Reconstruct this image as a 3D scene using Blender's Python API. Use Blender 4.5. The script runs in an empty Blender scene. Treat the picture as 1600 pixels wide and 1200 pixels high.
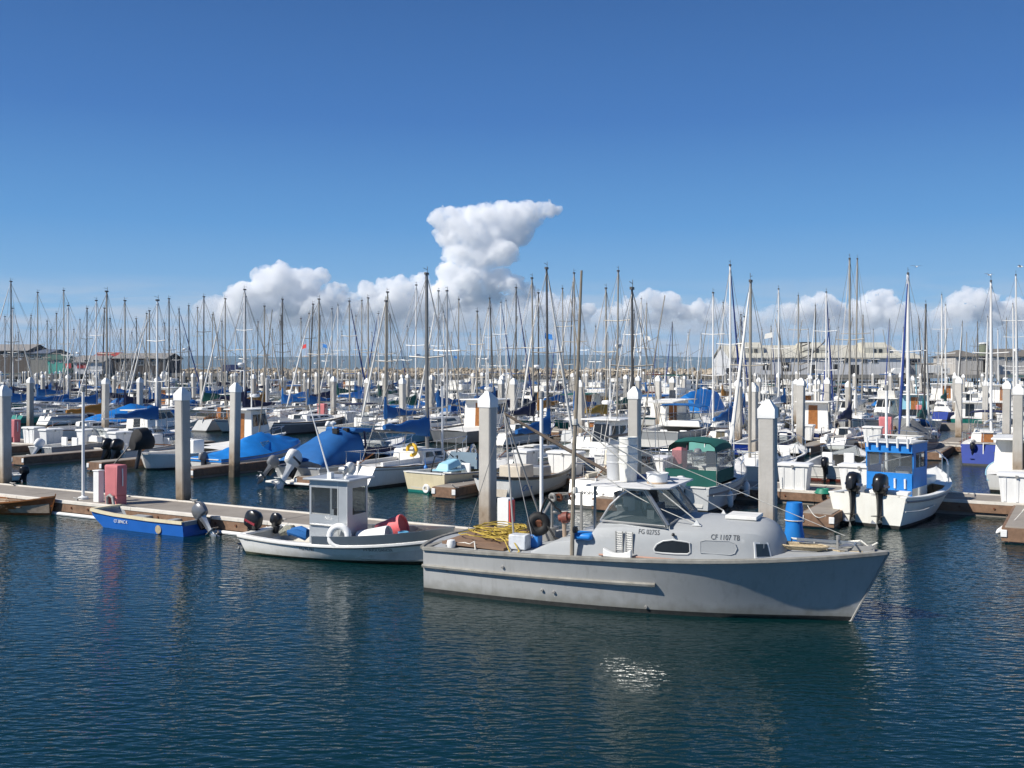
import bpy, bmesh, math, random
import numpy as np
from mathutils import Vector, Matrix, Euler, noise
from mathutils.bvhtree import BVHTree

random.seed(11)
S = bpy.context.scene
COL = S.collection
rad = math.radians

# ------------------------------------------------------------------ camera
F, HZ, CH = 1556.0, 576.0, 4.7          # focal length and horizon in photo pixels, eye height in metres
cd = bpy.data.cameras.new('camera')
cam = bpy.data.objects.new('camera', cd); COL.objects.link(cam)
cd.sensor_fit = 'HORIZONTAL'; cd.sensor_width = 36.0; cd.lens = 36.0 * F / 1600.0
cd.shift_y = -(600.0 - HZ) / 1600.0
cd.clip_start = 0.1; cd.clip_end = 90000.0
cam.location = (0, 0, CH); cam.rotation_euler = (rad(90), 0, 0)
S.camera = cam

# ------------------------------------------------------------------ sun and sky
SUN = Vector((-0.67, -0.31, 0.66)).normalized()
EL = math.asin(SUN.z); AZ = math.atan2(SUN.x, SUN.y)
sd = bpy.data.lights.new('sun', 'SUN'); sun = bpy.data.objects.new('sun', sd); COL.objects.link(sun)
sd.energy = 5.0; sd.angle = rad(0.53); sd.color = (1.0, 0.95, 0.87)
sun.rotation_euler = SUN.to_track_quat('Z', 'Y').to_euler(); sun.location = (-40, -30, 60)

W = bpy.data.worlds.new('World'); S.world = W; W.use_nodes = True
nt = W.node_tree; nt.nodes.clear()
def N(tree, kind, **kw):
    n = tree.nodes.new(kind)
    for k, v in kw.items():
        if k.startswith('i_'):
            key = k[2:]; key = int(key) if key.isdigit() else key.replace('_', ' ')
            n.inputs[key].default_value = v
        else: setattr(n, k, v)
    return n
out = N(nt, 'ShaderNodeOutputWorld'); bg = N(nt, 'ShaderNodeBackground')
sky = N(nt, 'ShaderNodeTexSky', sky_type='NISHITA', sun_disc=False, sun_elevation=EL, sun_rotation=AZ,
        altitude=0, air_density=1.0, dust_density=0.15, ozone_density=3.0)
tc = N(nt, 'ShaderNodeTexCoord'); sep = N(nt, 'ShaderNodeSeparateXYZ')
nt.links.new(tc.outputs['Generated'], sep.inputs[0])
rmp = N(nt, 'ShaderNodeValToRGB'); nt.links.new(sep.outputs['Z'], rmp.inputs[0])     # clear-air blue by elevation
cr = rmp.color_ramp; cr.elements[0].position = 0.0; cr.elements[0].color = (0.30, 0.47, 0.68, 1)
cr.elements[1].position = 1.0; cr.elements[1].color = (0.012, 0.048, 0.17, 1)
for pz, c_ in ((0.055, (0.25, 0.50, 0.80)), (0.14, (0.112, 0.335, 0.70)), (0.24, (0.056, 0.195, 0.53)), (0.36, (0.036, 0.130, 0.38))):
    e = cr.elements.new(pz); e.color = (*c_, 1)
sca = N(nt, 'ShaderNodeVectorMath', operation='SCALE'); sca.inputs['Scale'].default_value = 10.0; nt.links.new(rmp.outputs[0], sca.inputs[0])
hsv = N(nt, 'ShaderNodeMix', data_type='RGBA'); hsv.inputs['Factor'].default_value = 0.93
nt.links.new(sky.outputs[0], hsv.inputs['A']); nt.links.new(sca.outputs[0], hsv.inputs['B'])
# thin stratus streaks low over the horizon, mapped on the sky direction
mp = N(nt, 'ShaderNodeMapping'); mp.inputs['Scale'].default_value = (9, 9, 62)
nt.links.new(tc.outputs['Generated'], mp.inputs[0])
n1 = N(nt, 'ShaderNodeTexNoise', i_Scale=1.0, i_Detail=7.0, i_Roughness=0.58, i_Distortion=0.4)
nt.links.new(mp.outputs[0], n1.inputs['Vector'])
r1 = N(nt, 'ShaderNodeMapRange', i_1=0.38, i_2=0.66, i_3=0.0, i_4=0.85); nt.links.new(n1.outputs[0], r1.inputs[0])
r2 = N(nt, 'ShaderNodeMapRange', i_1=0.09, i_2=0.045, i_3=0.0, i_4=1.0); nt.links.new(sep.outputs['Z'], r2.inputs[0])
r3 = N(nt, 'ShaderNodeMapRange', i_1=0.0, i_2=0.012, i_3=0.35, i_4=1.0); nt.links.new(sep.outputs['Z'], r3.inputs[0])
m1 = N(nt, 'ShaderNodeMath', operation='MULTIPLY'); nt.links.new(r1.outputs[0], m1.inputs[0]); nt.links.new(r2.outputs[0], m1.inputs[1])
m2 = N(nt, 'ShaderNodeMath', operation='MULTIPLY'); nt.links.new(m1.outputs[0], m2.inputs[0]); nt.links.new(r3.outputs[0], m2.inputs[1])
mixs = N(nt, 'ShaderNodeMix', data_type='RGBA'); mixs.inputs['B'].default_value = (6.0, 6.4, 7.2, 1)
nt.links.new(m2.outputs[0], mixs.inputs['Factor']); nt.links.new(hsv.outputs['Result'], mixs.inputs['A'])
nt.links.new(mixs.outputs['Result'], bg.inputs[0]); bg.inputs[1].default_value = 0.080
nt.links.new(bg.outputs[0], out.inputs[0])

S.view_settings.view_transform = 'Standard'; S.view_settings.look = 'None'
S.view_settings.exposure = 0.29; S.view_settings.gamma = 1.0; S.view_settings.use_curve_mapping = False
S.render.engine = 'CYCLES'
cy = S.cycles
cy.max_bounces = 40; cy.diffuse_bounces = 3; cy.glossy_bounces = 4; cy.transmission_bounces = 6
cy.transparent_max_bounces = 12; cy.blur_glossy = 0.0; cy.use_denoising = True
cy.volume_bounces = 40; cy.volume_step_rate = 1.0; cy.volume_max_steps = 256
cy.sample_clamp_indirect = 8.0; cy.caustics_refractive = False

# ------------------------------------------------------------------ helpers
U = Vector((math.cos(rad(-30)), math.sin(rad(-30)), 0))     # along the docks
V = Vector((0.5, math.cos(rad(30)), 0))                     # across the docks, away from the quay
HU, HV = rad(-30), rad(60)
def uv(a, c, z=0.0): return U * a + V * c + Vector((0, 0, z))
def at(px, py, z=0.0):                     # the place at height z that the photo shows at that pixel
    d = (CH - z) * F / (py - HZ); return Vector(((px - 800) / F * d, d, z))
def on_row(px, c, z=0.0):                  # the place on dock line c seen in that pixel column
    k = (px - 800) / F; d = c / (0.5 * k + math.cos(rad(30))); return Vector((k * d, d, z))
def px_of(p): return 800 + p[0] / p[1] * F

class MB:
    def __init__(self): self.v = []; self.f = []; self.m = []
    def add(self, vs, fs, mi=0, M=None):
        o = len(self.v)
        self.v += [tuple(M @ Vector(p)) if M else tuple(p) for p in vs]
        for f in fs: self.f.append([o + i for i in f]); self.m.append(mi)
        return self
    def box(self, x0, x1, y0, y1, z0, z1, mi=0, M=None, top=1.0):
        cx, cy_ = (x0 + x1) / 2, (y0 + y1) / 2; t = top
        vs = [(x0, y0, z0), (x1, y0, z0), (x1, y1, z0), (x0, y1, z0)] + \
             [(cx + (x - cx) * t, cy_ + (y - cy_) * t, z1) for x, y in ((x0, y0), (x1, y0), (x1, y1), (x0, y1))]
        return self.add(vs, [(3, 2, 1, 0), (4, 5, 6, 7), (0, 1, 5, 4), (1, 2, 6, 5), (2, 3, 7, 6), (3, 0, 4, 7)], mi, M)
    def hexa(self, b, t, mi=0):               # bottom and top quads
        return self.add(list(b) + list(t), [(3, 2, 1, 0), (4, 5, 6, 7), (0, 1, 5, 4), (1, 2, 6, 5), (2, 3, 7, 6), (3, 0, 4, 7)], mi)
    def loft(self, rings, mi=0, closed=True, cap=True):
        n = len(rings[0]); vs = [p for r in rings for p in r]; fs = []
        for k in range(len(rings) - 1):
            for i in range(n if closed else n - 1):
                j = (i + 1) % n; fs.append((k * n + i, k * n + j, (k + 1) * n + j, (k + 1) * n + i))
        if cap: fs += [tuple(range(n - 1, -1, -1)), tuple(range((len(rings) - 1) * n, len(rings) * n))]
        return self.add(vs, fs, mi)
    def tube(self, p, q, r, r2=None, n=6, mi=0): return self.path([p, q], [r, r if r2 is None else r2], n, mi)
    def path(self, pts, r, n=6, mi=0, closed=False):
        pts = [Vector(p) for p in pts]; k = len(pts); rr = r if isinstance(r, (list, tuple)) else [r] * k
        rings = []; nx = None
        for i, p in enumerate(pts):
            t = (pts[min(i + 1, k - 1)] - pts[max(i - 1, 0)])
            t = t.normalized() if t.length > 1e-9 else Vector((0, 0, 1))
            if nx is None: nx = t.orthogonal().normalized()
            else:
                nx = nx - t * nx.dot(t)
                nx = nx.normalized() if nx.length > 1e-6 else t.orthogonal().normalized()
            b = t.cross(nx)
            rings.append([p + (nx * math.cos(a) + b * math.sin(a)) * rr[i] for a in [2 * math.pi * j / n for j in range(n)]])
        return self.loft(rings, mi)
    def lathe(self, prof, n=12, mi=0, M=None):    # (r, z) profile
        rings = [[(r * math.cos(2 * math.pi * j / n), r * math.sin(2 * math.pi * j / n), z) for j in range(n)] for r, z in prof]
        o = len(self.v); self.loft(rings, mi)
        if M:
            for i in range(o, len(self.v)): self.v[i] = tuple(M @ Vector(self.v[i]))
        return self
    def torus(self, c, ax, R, r, n=18, k=8, mi=0, a0=0.0, a1=2 * math.pi):
        ax = Vector(ax).normalized(); e = ax.orthogonal().normalized(); g = ax.cross(e); full = abs(a1 - a0 - 2 * math.pi) < 1e-6
        rings = []
        for i in range(n if full else n + 1):
            a = a0 + (a1 - a0) * i / n; d = e * math.cos(a) + g * math.sin(a)
            rings.append([Vector(c) + d * (R + r * math.cos(b)) + ax * r * math.sin(b) for b in [2 * math.pi * j / k for j in range(k)]])
        if full: rings.append(rings[0])
        return self.loft(rings, mi, cap=not full)
    def poly(self, pts, th, mi=0):            # polygon slab: pushed th along its normal
        pts = [Vector(p) for p in pts]; nrm = Vector((0, 0, 0))
        for i in range(len(pts)): nrm += pts[i].cross(pts[(i + 1) % len(pts)])
        nrm = nrm.normalized() * th
        return self.loft([pts, [p + nrm for p in pts]], mi)
    def build(self, name, mats, parent=None, smooth=40, bevel=0, link=True):
        me = bpy.data.meshes.new(name); me.from_pydata([tuple(p) for p in self.v], [], self.f)
        mats = mats if isinstance(mats, (list, tuple)) else [mats]
        for m in mats: me.materials.append(m)
        if len(mats) > 1: me.polygons.foreach_set('material_index', self.m)
        if smooth:
            me.polygons.foreach_set('use_smooth', [True] * len(me.polygons)); me.update()
            me.set_sharp_from_angle(angle=rad(smooth))
        me.update()
        o = bpy.data.objects.new(name, me)
        COL.objects.link(o)
        if parent: o.parent = parent
        if bevel:
            b = o.modifiers.new('edge', 'BEVEL'); b.width = bevel; b.segments = 2; b.limit_method = 'ANGLE'; b.angle_limit = rad(35)
        return o
def thing(name, label, cat, loc=(0, 0, 0), rz=0.0, group=None):
    o = bpy.data.objects.new(name, None); COL.objects.link(o); o.empty_display_size = 0.3
    o.location = loc; o.rotation_euler = (0, 0, rz); o['label'] = label; o['category'] = cat
    if group: o['group'] = group
    return o
def tag(o, label, cat, group=None):
    o['label'] = label; o['category'] = cat
    if group: o['group'] = group
    return o
def struct(o): o['kind'] = 'structure'; return o

def dup(root, loc, rz, label, group=None):      # a copy of a thing with copies of its parts and sub-parts
    def rec(o, par):
        c = o.copy(); COL.objects.link(c)
        if par: c.parent = par
        for ch in list(o.children): rec(ch, c)
        return c
    r = rec(root, None); r.location = loc; r.rotation_euler = (0, 0, rz); r['label'] = label
    if group: r['group'] = group
    return r

MATS = {}
def mat(key, col=None, rough=0.5, metal=0.0, var=0.12, scale=2.5, bump=0.0, bscale=20.0, dirt=0.0, dcol=(0.10, 0.075, 0.05), streak=False, spec=0.5, coat=0.0):
    if key in MATS: return MATS[key]
    m = bpy.data.materials.new(key); m.use_nodes = True; t = m.node_tree
    b = t.nodes['Principled BSDF']; b.inputs['Roughness'].default_value = rough; b.inputs['Metallic'].default_value = metal
    b.inputs['Specular IOR Level'].default_value = spec; b.inputs['Coat Weight'].default_value = coat
    c = N(t, 'ShaderNodeTexCoord'); n = N(t, 'ShaderNodeTexNoise', i_Scale=scale, i_Detail=5.0, i_Roughness=0.6)
    t.links.new(c.outputs['Object'], n.inputs['Vector'])
    mx = N(t, 'ShaderNodeMix', data_type='RGBA')
    mx.inputs['A'].default_value = (*[max(0, x * (1 - var)) for x in col], 1); mx.inputs['B'].default_value = (*[min(1, x * (1 + var)) for x in col], 1)
    rr = N(t, 'ShaderNodeMapRange', i_1=0.3, i_2=0.7); t.links.new(n.outputs[0], rr.inputs[0]); t.links.new(rr.outputs[0], mx.inputs['Factor'])
    last = mx.outputs['Result']
    if dirt:
        mp_ = N(t, 'ShaderNodeMapping'); mp_.inputs['Scale'].default_value = (9, 9, 0.9) if streak else (3, 3, 3)
        t.links.new(c.outputs['Object'], mp_.inputs[0])
        nd = N(t, 'ShaderNodeTexNoise', i_Scale=1.0, i_Detail=6.0, i_Roughness=0.65); t.links.new(mp_.outputs[0], nd.inputs['Vector'])
        rd = N(t, 'ShaderNodeMapRange', i_1=0.52, i_2=0.75, i_3=0.0, i_4=dirt); t.links.new(nd.outputs[0], rd.inputs[0])
        md = N(t, 'ShaderNodeMix', data_type='RGBA'); md.inputs['B'].default_value = (*dcol, 1)
        t.links.new(rd.outputs[0], md.inputs['Factor']); t.links.new(last, md.inputs['A']); last = md.outputs['Result']
    t.links.new(last, b.inputs['Base Color'])
    if bump:
        nb = N(t, 'ShaderNodeTexNoise', i_Scale=bscale, i_Detail=4.0); t.links.new(c.outputs['Object'], nb.inputs['Vector'])
        bp = N(t, 'ShaderNodeBump', i_Strength=bump, i_Distance=0.02); t.links.new(nb.outputs[0], bp.inputs['Height']); t.links.new(bp.outputs[0], b.inputs['Normal'])
    MATS[key] = m; return m
def glass(key, col=(0.9, 0.95, 0.95), clear=0.6, rough=0.03, film=(0.02, 0.025, 0.03)):
    if key in MATS: return MATS[key]
    m = bpy.data.materials.new(key); m.use_nodes = True; t = m.node_tree; t.nodes.clear()
    o = N(t, 'ShaderNodeOutputMaterial'); g = N(t, 'ShaderNodeBsdfPrincipled', i_Roughness=rough); g.inputs['Base Color'].default_value = (*film, 1)
    tr = N(t, 'ShaderNodeBsdfTransparent'); tr.inputs[0].default_value = (*col, 1)
    mx = N(t, 'ShaderNodeMixShader', i_0=1 - clear); t.links.new(tr.outputs[0], mx.inputs[1]); t.links.new(g.outputs[0], mx.inputs[2]); t.links.new(mx.outputs[0], o.inputs[0])
    MATS[key] = m; return m

# shared materials
WHITE = mat('white_gelcoat', (0.78, 0.77, 0.73), 0.35, var=0.05, dirt=0.25, dcol=(0.46, 0.42, 0.34), streak=True)
CREAM = mat('cream_gelcoat', (0.70, 0.62, 0.42), 0.45, var=0.06, dirt=0.3, dcol=(0.4, 0.33, 0.2), streak=True)
DECKW = mat('white_deck', (0.72, 0.71, 0.67), 0.6, var=0.08, dirt=0.3, dcol=(0.4, 0.36, 0.3))
GREYH = mat('grey_hull_paint', (0.36, 0.37, 0.375), 0.5, var=0.07, dirt=0.25, dcol=(0.22, 0.21, 0.19), streak=True)
NAVY = mat('navy_gelcoat', (0.02, 0.035, 0.13), 0.45, var=0.15, spec=0.25)
BLUEH = mat('blue_gelcoat', (0.008, 0.035, 0.24), 0.45, var=0.12, spec=0.25)
TEALH = mat('teal_gelcoat', (0.02, 0.20, 0.17), 0.45, var=0.12, spec=0.25)
LBLUE = mat('light_blue_gelcoat', (0.32, 0.58, 0.70), 0.4, var=0.08)
BLACKH = mat('black_gelcoat', (0.03, 0.03, 0.035), 0.45, var=0.2, spec=0.25)
ANTI = mat('dark_bottom_paint', (0.025, 0.026, 0.024), 0.7, var=0.4, scale=8)
ANTIB = mat('blue_bottom_paint', (0.02, 0.05, 0.16), 0.7, var=0.3)
ANTIR = mat('red_bottom_paint', (0.18, 0.035, 0.02), 0.7, var=0.3)
TARP = mat('blue_canvas', (0.006, 0.10, 0.31), 0.8, var=0.16, scale=1.5, bump=0.35, bscale=3.0)
TARPB = mat('bright_blue_tarp', (0.012, 0.195, 0.58), 0.5, var=0.14, scale=2, bump=0.5, bscale=2.5)
NAVYC = mat('navy_canvas', (0.012, 0.018, 0.06), 0.85, var=0.2, bump=0.3, bscale=4)
BLACKC = mat('black_canvas', (0.013, 0.013, 0.014), 0.8, var=0.3, bump=0.3, bscale=5)
GREYC = mat('grey_canvas', (0.17, 0.17, 0.165), 0.85, var=0.15, bump=0.3, bscale=4)
GREENC = mat('green_canvas', (0.004, 0.085, 0.07), 0.85, var=0.12)
YELLC = mat('mustard_canvas', (0.33, 0.21, 0.03), 0.85, var=0.15, bump=0.3, bscale=4)
BROWNC = mat('brown_canvas', (0.30, 0.14, 0.025), 0.85, var=0.15, bump=0.3, bscale=4)
REDC = mat('maroon_canvas', (0.10, 0.018, 0.015), 0.85, var=0.15)
WHITEC = mat('white_canvas', (0.68, 0.67, 0.63), 0.85, var=0.08)
ALU = mat('weathered_aluminium', (0.50, 0.50, 0.49), 0.38, 0.85, var=0.12)
ALUD = mat('dull_aluminium', (0.30, 0.295, 0.28), 0.55, 0.3, var=0.12)
STEEL = mat('stainless_rail', (0.72, 0.72, 0.72), 0.25, 1.0, var=0.05)
JIBB = mat('furled_blue_strip', (0.018, 0.045, 0.20), 0.85, var=0.15)
MASTT = mat('tan_mast', (0.33, 0.30, 0.25), 0.5, 0.2, var=0.12)
MASTW = mat('white_mast', (0.74, 0.73, 0.70), 0.4, var=0.06)
MASTG = mat('silver_mast', (0.46, 0.46, 0.45), 0.42, 0.4, var=0.1)
MASTD = mat('dark_mast', (0.09, 0.085, 0.08), 0.5, 0.1, var=0.2)
WIRE = mat('rigging_wire', (0.20, 0.20, 0.20), 0.5, 0.4, var=0.1)
ROPEW = mat('white_rope', (0.62, 0.60, 0.54), 0.9, var=0.2, scale=20)
ROPET = mat('tan_rope', (0.42, 0.34, 0.22), 0.9, var=0.25, scale=20)
ROPEY = mat('yellow_rope', (0.44, 0.32, 0.06), 0.9, var=0.3, scale=14)
TEAK = mat('varnished_teak', (0.28, 0.11, 0.03), 0.35, var=0.25, scale=6)
WOODG = mat('weathered_wood', (0.22, 0.155, 0.105), 0.85, var=0.3, scale=8, dirt=0.4)
PLANKM = mat('dock_timber', (0.20, 0.12, 0.075), 0.85, var=0.3, scale=5, dirt=0.5, dcol=(0.06, 0.045, 0.035))
CONC = mat('dock_concrete', (0.265, 0.235, 0.20), 0.9, var=0.16, scale=0.9, dirt=0.35, dcol=(0.14, 0.12, 0.10), bump=0.2, bscale=30)
EDGEW = mat('white_edge_strip', (0.66, 0.62, 0.55), 0.7, var=0.12, scale=6, dirt=0.4, dcol=(0.3, 0.26, 0.2))
RUBBER = mat('black_rubber', (0.012, 0.012, 0.012), 0.7, var=0.3)
BLACKP = mat('black_plastic', (0.012, 0.012, 0.014), 0.28, var=0.2)
GREYP = mat('grey_plastic', (0.20, 0.205, 0.21), 0.35, var=0.1)
WHITEP = mat('white_plastic', (0.78, 0.78, 0.76), 0.4, var=0.05, dirt=0.15, dcol=(0.45, 0.42, 0.36))
PINKP = mat('faded_red_fibreglass', (0.52, 0.16, 0.17), 0.6, var=0.1)
REDP = mat('red_plastic', (0.62, 0.06, 0.055), 0.45, var=0.15)
BLUEP = mat('blue_plastic', (0.03, 0.19, 0.55), 0.45, var=0.15)
YELLP = mat('yellow_plastic', (0.80, 0.46, 0.02), 0.5, var=0.1)
GREENP = mat('green_plastic', (0.02, 0.22, 0.14), 0.5, var=0.15)
DGLASS = mat('dark_window_glass', (0.02, 0.024, 0.028), 0.06, var=0.2, spec=0.6)
CLEAR = glass('clear_plastic_window', (0.86, 0.88, 0.88), 0.74, 0.08, (0.16, 0.17, 0.18))
PANE = glass('salt_hazed_glass', (0.86, 0.89, 0.90), 0.78, 0.09, (0.08, 0.085, 0.09))
SALTG = glass('salt_glazed_pane', (0.86, 0.89, 0.90), 0.60, 0.15, (0.05, 0.075, 0.08))
RUST = mat('rusty_steel', (0.16, 0.06, 0.03), 0.8, 0.2, var=0.4, scale=10)
# ------------------------------------------------------------------ water
def make_water():
    mb = MB(); R = 30000.0
    xs = [-R, -300, -60, 60, 300, R]; ys = [-400, 0, 60, 400, 3000, 60000]
    vs = [(x, y, 0) for y in ys for x in xs]; n = len(xs)
    mb.add(vs, [(j * n + i, j * n + i + 1, (j + 1) * n + i + 1, (j + 1) * n + i) for j in range(len(ys) - 1) for i in range(n - 1)])
    m = bpy.data.materials.new('harbour_water'); m.use_nodes = True; t = m.node_tree; b = t.nodes['Principled BSDF']
    b.inputs['Base Color'].default_value = (0.0015, 0.018, 0.020, 1); b.inputs['Roughness'].default_value = 0.035
    b.inputs['IOR'].default_value = 1.333; b.inputs['Specular IOR Level'].default_value = 0.38
    c = N(t, 'ShaderNodeTexCoord')
    def layer(rot, sx, sy, amp, detail=2.0, dist=0.0, rough=0.5):
        mp = N(t, 'ShaderNodeMapping'); mp.inputs['Rotation'].default_value = (0, 0, rad(rot)); mp.inputs['Scale'].default_value = (sx, sy, 1)
        t.links.new(c.outputs['Object'], mp.inputs[0])
        n_ = N(t, 'ShaderNodeTexNoise', i_Scale=1.0, i_Detail=detail, i_Roughness=rough, i_Distortion=dist); t.links.new(mp.outputs[0], n_.inputs['Vector'])
        k = N(t, 'ShaderNodeMath', operation='MULTIPLY'); k.inputs[1].default_value = amp; t.links.new(n_.outputs[0], k.inputs[0]); return k.outputs[0]
    def wave(rot, sc, amp, dist, dsc):
        mp = N(t, 'ShaderNodeMapping'); mp.inputs['Rotation'].default_value = (0, 0, rad(rot))
        t.links.new(c.outputs['Object'], mp.inputs[0])
        w = N(t, 'ShaderNodeTexWave', wave_type='BANDS', bands_direction='Y', wave_profile='SIN', i_Scale=sc, i_Distortion=dist, i_Detail=2.0)
        w.inputs['Detail Scale'].default_value = dsc; w.inputs['Detail Roughness'].default_value = 0.5
        t.links.new(mp.outputs[0], w.inputs['Vector'])
        k = N(t, 'ShaderNodeMath', operation='MULTIPLY'); k.inputs[1].default_value = amp; t.links.new(w.outputs['Fac'], k.inputs[0]); return k.outputs[0]
    hs = [layer(27, 3.1, 7.6, 0.0300, 1.0, 0.25), layer(-14, 3.4, 8.2, 0.0165, 1.0, 0.25), layer(8, 0.4, 0.9, 0.018, 1.0), layer(24, 8.0, 16.0, 0.0085, 2.0)]
    acc = hs[0]
    for h in hs[1:]:
        a = N(t, 'ShaderNodeMath', operation='ADD'); t.links.new(acc, a.inputs[0]); t.links.new(h, a.inputs[1]); acc = a.outputs[0]
    # calmer behind the outer dock, patches of breeze elsewhere
    g = layer(20, 0.05, 0.09, 1.0, 2.0)
    gr = N(t, 'ShaderNodeMapRange', i_1=0.35, i_2=0.65, i_3=0.5, i_4=1.0); t.links.new(g, gr.inputs[0])
    bp = N(t, 'ShaderNodeBump', i_Distance=1.0); t.links.new(acc, bp.inputs['Height']); t.links.new(gr.outputs[0], bp.inputs['Strength'])
    t.links.new(bp.outputs[0], b.inputs['Normal'])
    o = mb.build('water', m, smooth=0); struct(o)
make_water()

# ------------------------------------------------------------------ far hills across the bay
def hills():
    mb = MB(); D = 15000.0; n = 90; top = []; bot = []; back = []
    for i in range(n + 1):
        x = -9000 + 18000 * i / n
        h = 205 + 40 * noise.noise((x * 0.0004, 1.3, 0)) + 22 * noise.noise((x * 0.0016, 4.3, 0)) + 9 * noise.noise((x * 0.005, 7.3, 0))
        bot.append((x, D, -2)); top.append((x, D + 900, h)); back.append((x, D + 3500, -2))
    mb.loft([bot, top, back], closed=False, cap=False)
    o = mb.build('hills', mat('far_hillside', (0.05, 0.085, 0.10), 1.0, var=0.1, scale=0.002, spec=0.0), smooth=60); struct(o)
hills()

# ------------------------------------------------------------------ cumulus over the horizon: heaped lobes of real depth
def cloud_material(name, z0, z1, seed, dens):
    m = bpy.data.materials.new(name); m.use_nodes = True; t = m.node_tree; t.nodes.clear()
    o = N(t, 'ShaderNodeOutputMaterial'); v = N(t, 'ShaderNodeVolumePrincipled')
    v.inputs['Color'].default_value = (1.0, 1.0, 1.0, 1); v.inputs['Anisotropy'].default_value = -0.1
    c = N(t, 'ShaderNodeTexCoord'); s = N(t, 'ShaderNodeSeparateXYZ'); t.links.new(c.outputs['Object'], s.inputs[0])
    n = N(t, 'ShaderNodeTexNoise', i_Scale=0.004, i_Detail=5.0, i_Roughness=0.62); t.links.new(c.outputs['Object'], n.inputs['Vector'])
    n2 = N(t, 'ShaderNodeTexNoise', i_Scale=0.001, i_Detail=3.0); t.links.new(c.outputs['Object'], n2.inputs['Vector'])
    k = N(t, 'ShaderNodeMath', operation='MULTIPLY_ADD'); k.inputs[1].default_value = (z1 - z0) * 1.2; k.inputs[2].default_value = -(z1 - z0) * 0.6
    t.links.new(n2.outputs[0], k.inputs[0])
    a = N(t, 'ShaderNodeMath', operation='ADD'); t.links.new(k.outputs[0], a.inputs[0]); t.links.new(s.outputs['Z'], a.inputs[1])
    r = N(t, 'ShaderNodeMapRange', interpolation_type='SMOOTHSTEP', i_1=z0, i_2=z1); t.links.new(a.outputs[0], r.inputs[0])
    q = N(t, 'ShaderNodeMapRange', i_1=0.36, i_2=0.54, i_3=0.10, i_4=1.0); t.links.new(n.outputs[0], q.inputs[0])
    pw = N(t, 'ShaderNodeMath', operation='POWER'); pw.inputs[1].default_value = 2.6; t.links.new(r.outputs[0], pw.inputs[0])
    d = N(t, 'ShaderNodeMath', operation='MULTIPLY'); t.links.new(pw.outputs[0], d.inputs[0]); t.links.new(q.outputs[0], d.inputs[1])
    e = N(t, 'ShaderNodeMath', operation='MULTIPLY'); e.inputs[1].default_value = dens; t.links.new(d.outputs[0], e.inputs[0])
    t.links.new(e.outputs[0], v.inputs['Density']); t.links.new(v.outputs[0], o.inputs['Volume']); return m
CLOUD_DENSITY = 0.0075
def cloud(label, lobes, base_px, fade_px, D=21000.0, seed=1, rough=1.0, vox=17.0, dens=None, lev=2):
    rnd = random.Random(seed); s = D / F
    bm = bmesh.new()
    for (px, py, r) in lobes:
        R = r * s * 1.17; c = Vector(((px - 800) * s, D + rnd.uniform(-0.5, 0.5) * R, CH + (HZ - py) * s))
        def ball(c, R, lev):
            M = Matrix.Translation(c) @ Matrix.Diagonal((R, R * 0.9, R * rnd.uniform(0.85, 1.0), 1))
            bmesh.ops.create_icosphere(bm, subdivisions=2 if R > 125 else 1, radius=1.0, matrix=M)
            if lev:
                for _ in range(13 if lev == 2 else 4):
                    th = rnd.uniform(0, 2 * math.pi); z = rnd.uniform(-0.4, 0.95); q = math.sqrt(1 - z * z)
                    ball(c + Vector((q * math.cos(th), q * math.sin(th), z)) * R * 0.84, R * rnd.uniform(0.24, 0.42), lev - 1)
        ball(c, R, lev)
    me = bpy.data.meshes.new('cloud'); bm.to_mesh(me); bm.free()
    o = bpy.data.objects.new('cloud', me); COL.objects.link(o)
    rm = o.modifiers.new('r', 'REMESH'); rm.mode = 'VOXEL'; rm.voxel_size = vox
    for k, (sc, st) in enumerate(((300, 120), (120, 70), (55, 40), (28, 9))):
        tx = bpy.data.textures.new('puff', 'CLOUDS'); tx.noise_scale = sc; tx.noise_depth = 1; tx.noise_basis = 'BLENDER_ORIGINAL'
        dm = o.modifiers.new('d', 'DISPLACE'); dm.texture = tx; dm.strength = st * rough; dm.texture_coords = 'GLOBAL'; dm.mid_level = 0.5
    dg = bpy.context.evaluated_depsgraph_get()
    me2 = bpy.data.meshes.new_from_object(o.evaluated_get(dg)); o.modifiers.clear(); o.data = me2
    bmm = bmesh.new(); bmm.from_mesh(me2); bmm.verts.ensure_lookup_table(); seen = set(); isl = []
    for v in bmm.verts:                           # keep the one connected heap
        if v.index in seen: continue
        st = [v]; seen.add(v.index); grp = []
        while st:
            q = st.pop(); grp.append(q)
            for e_ in q.link_edges:
                w = e_.other_vert(q)
                if w.index not in seen: seen.add(w.index); st.append(w)
        isl.append(grp)
    isl.sort(key=len); bmesh.ops.delete(bmm, geom=[v for g in isl[:-1] for v in g], context='VERTS'); bmm.to_mesh(me2); bmm.free()
    zb = CH + (HZ - base_px) * s; zt = CH + (HZ - fade_px) * s
    me2.materials.clear(); me2.materials.append(cloud_material('cloud_vapour_%d' % seed, zb, zt, seed, dens or CLOUD_DENSITY))
    o['label'] = label; o['category'] = 'cloud'; o['group'] = 'cumulus clouds over the bay'
    return o
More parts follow.
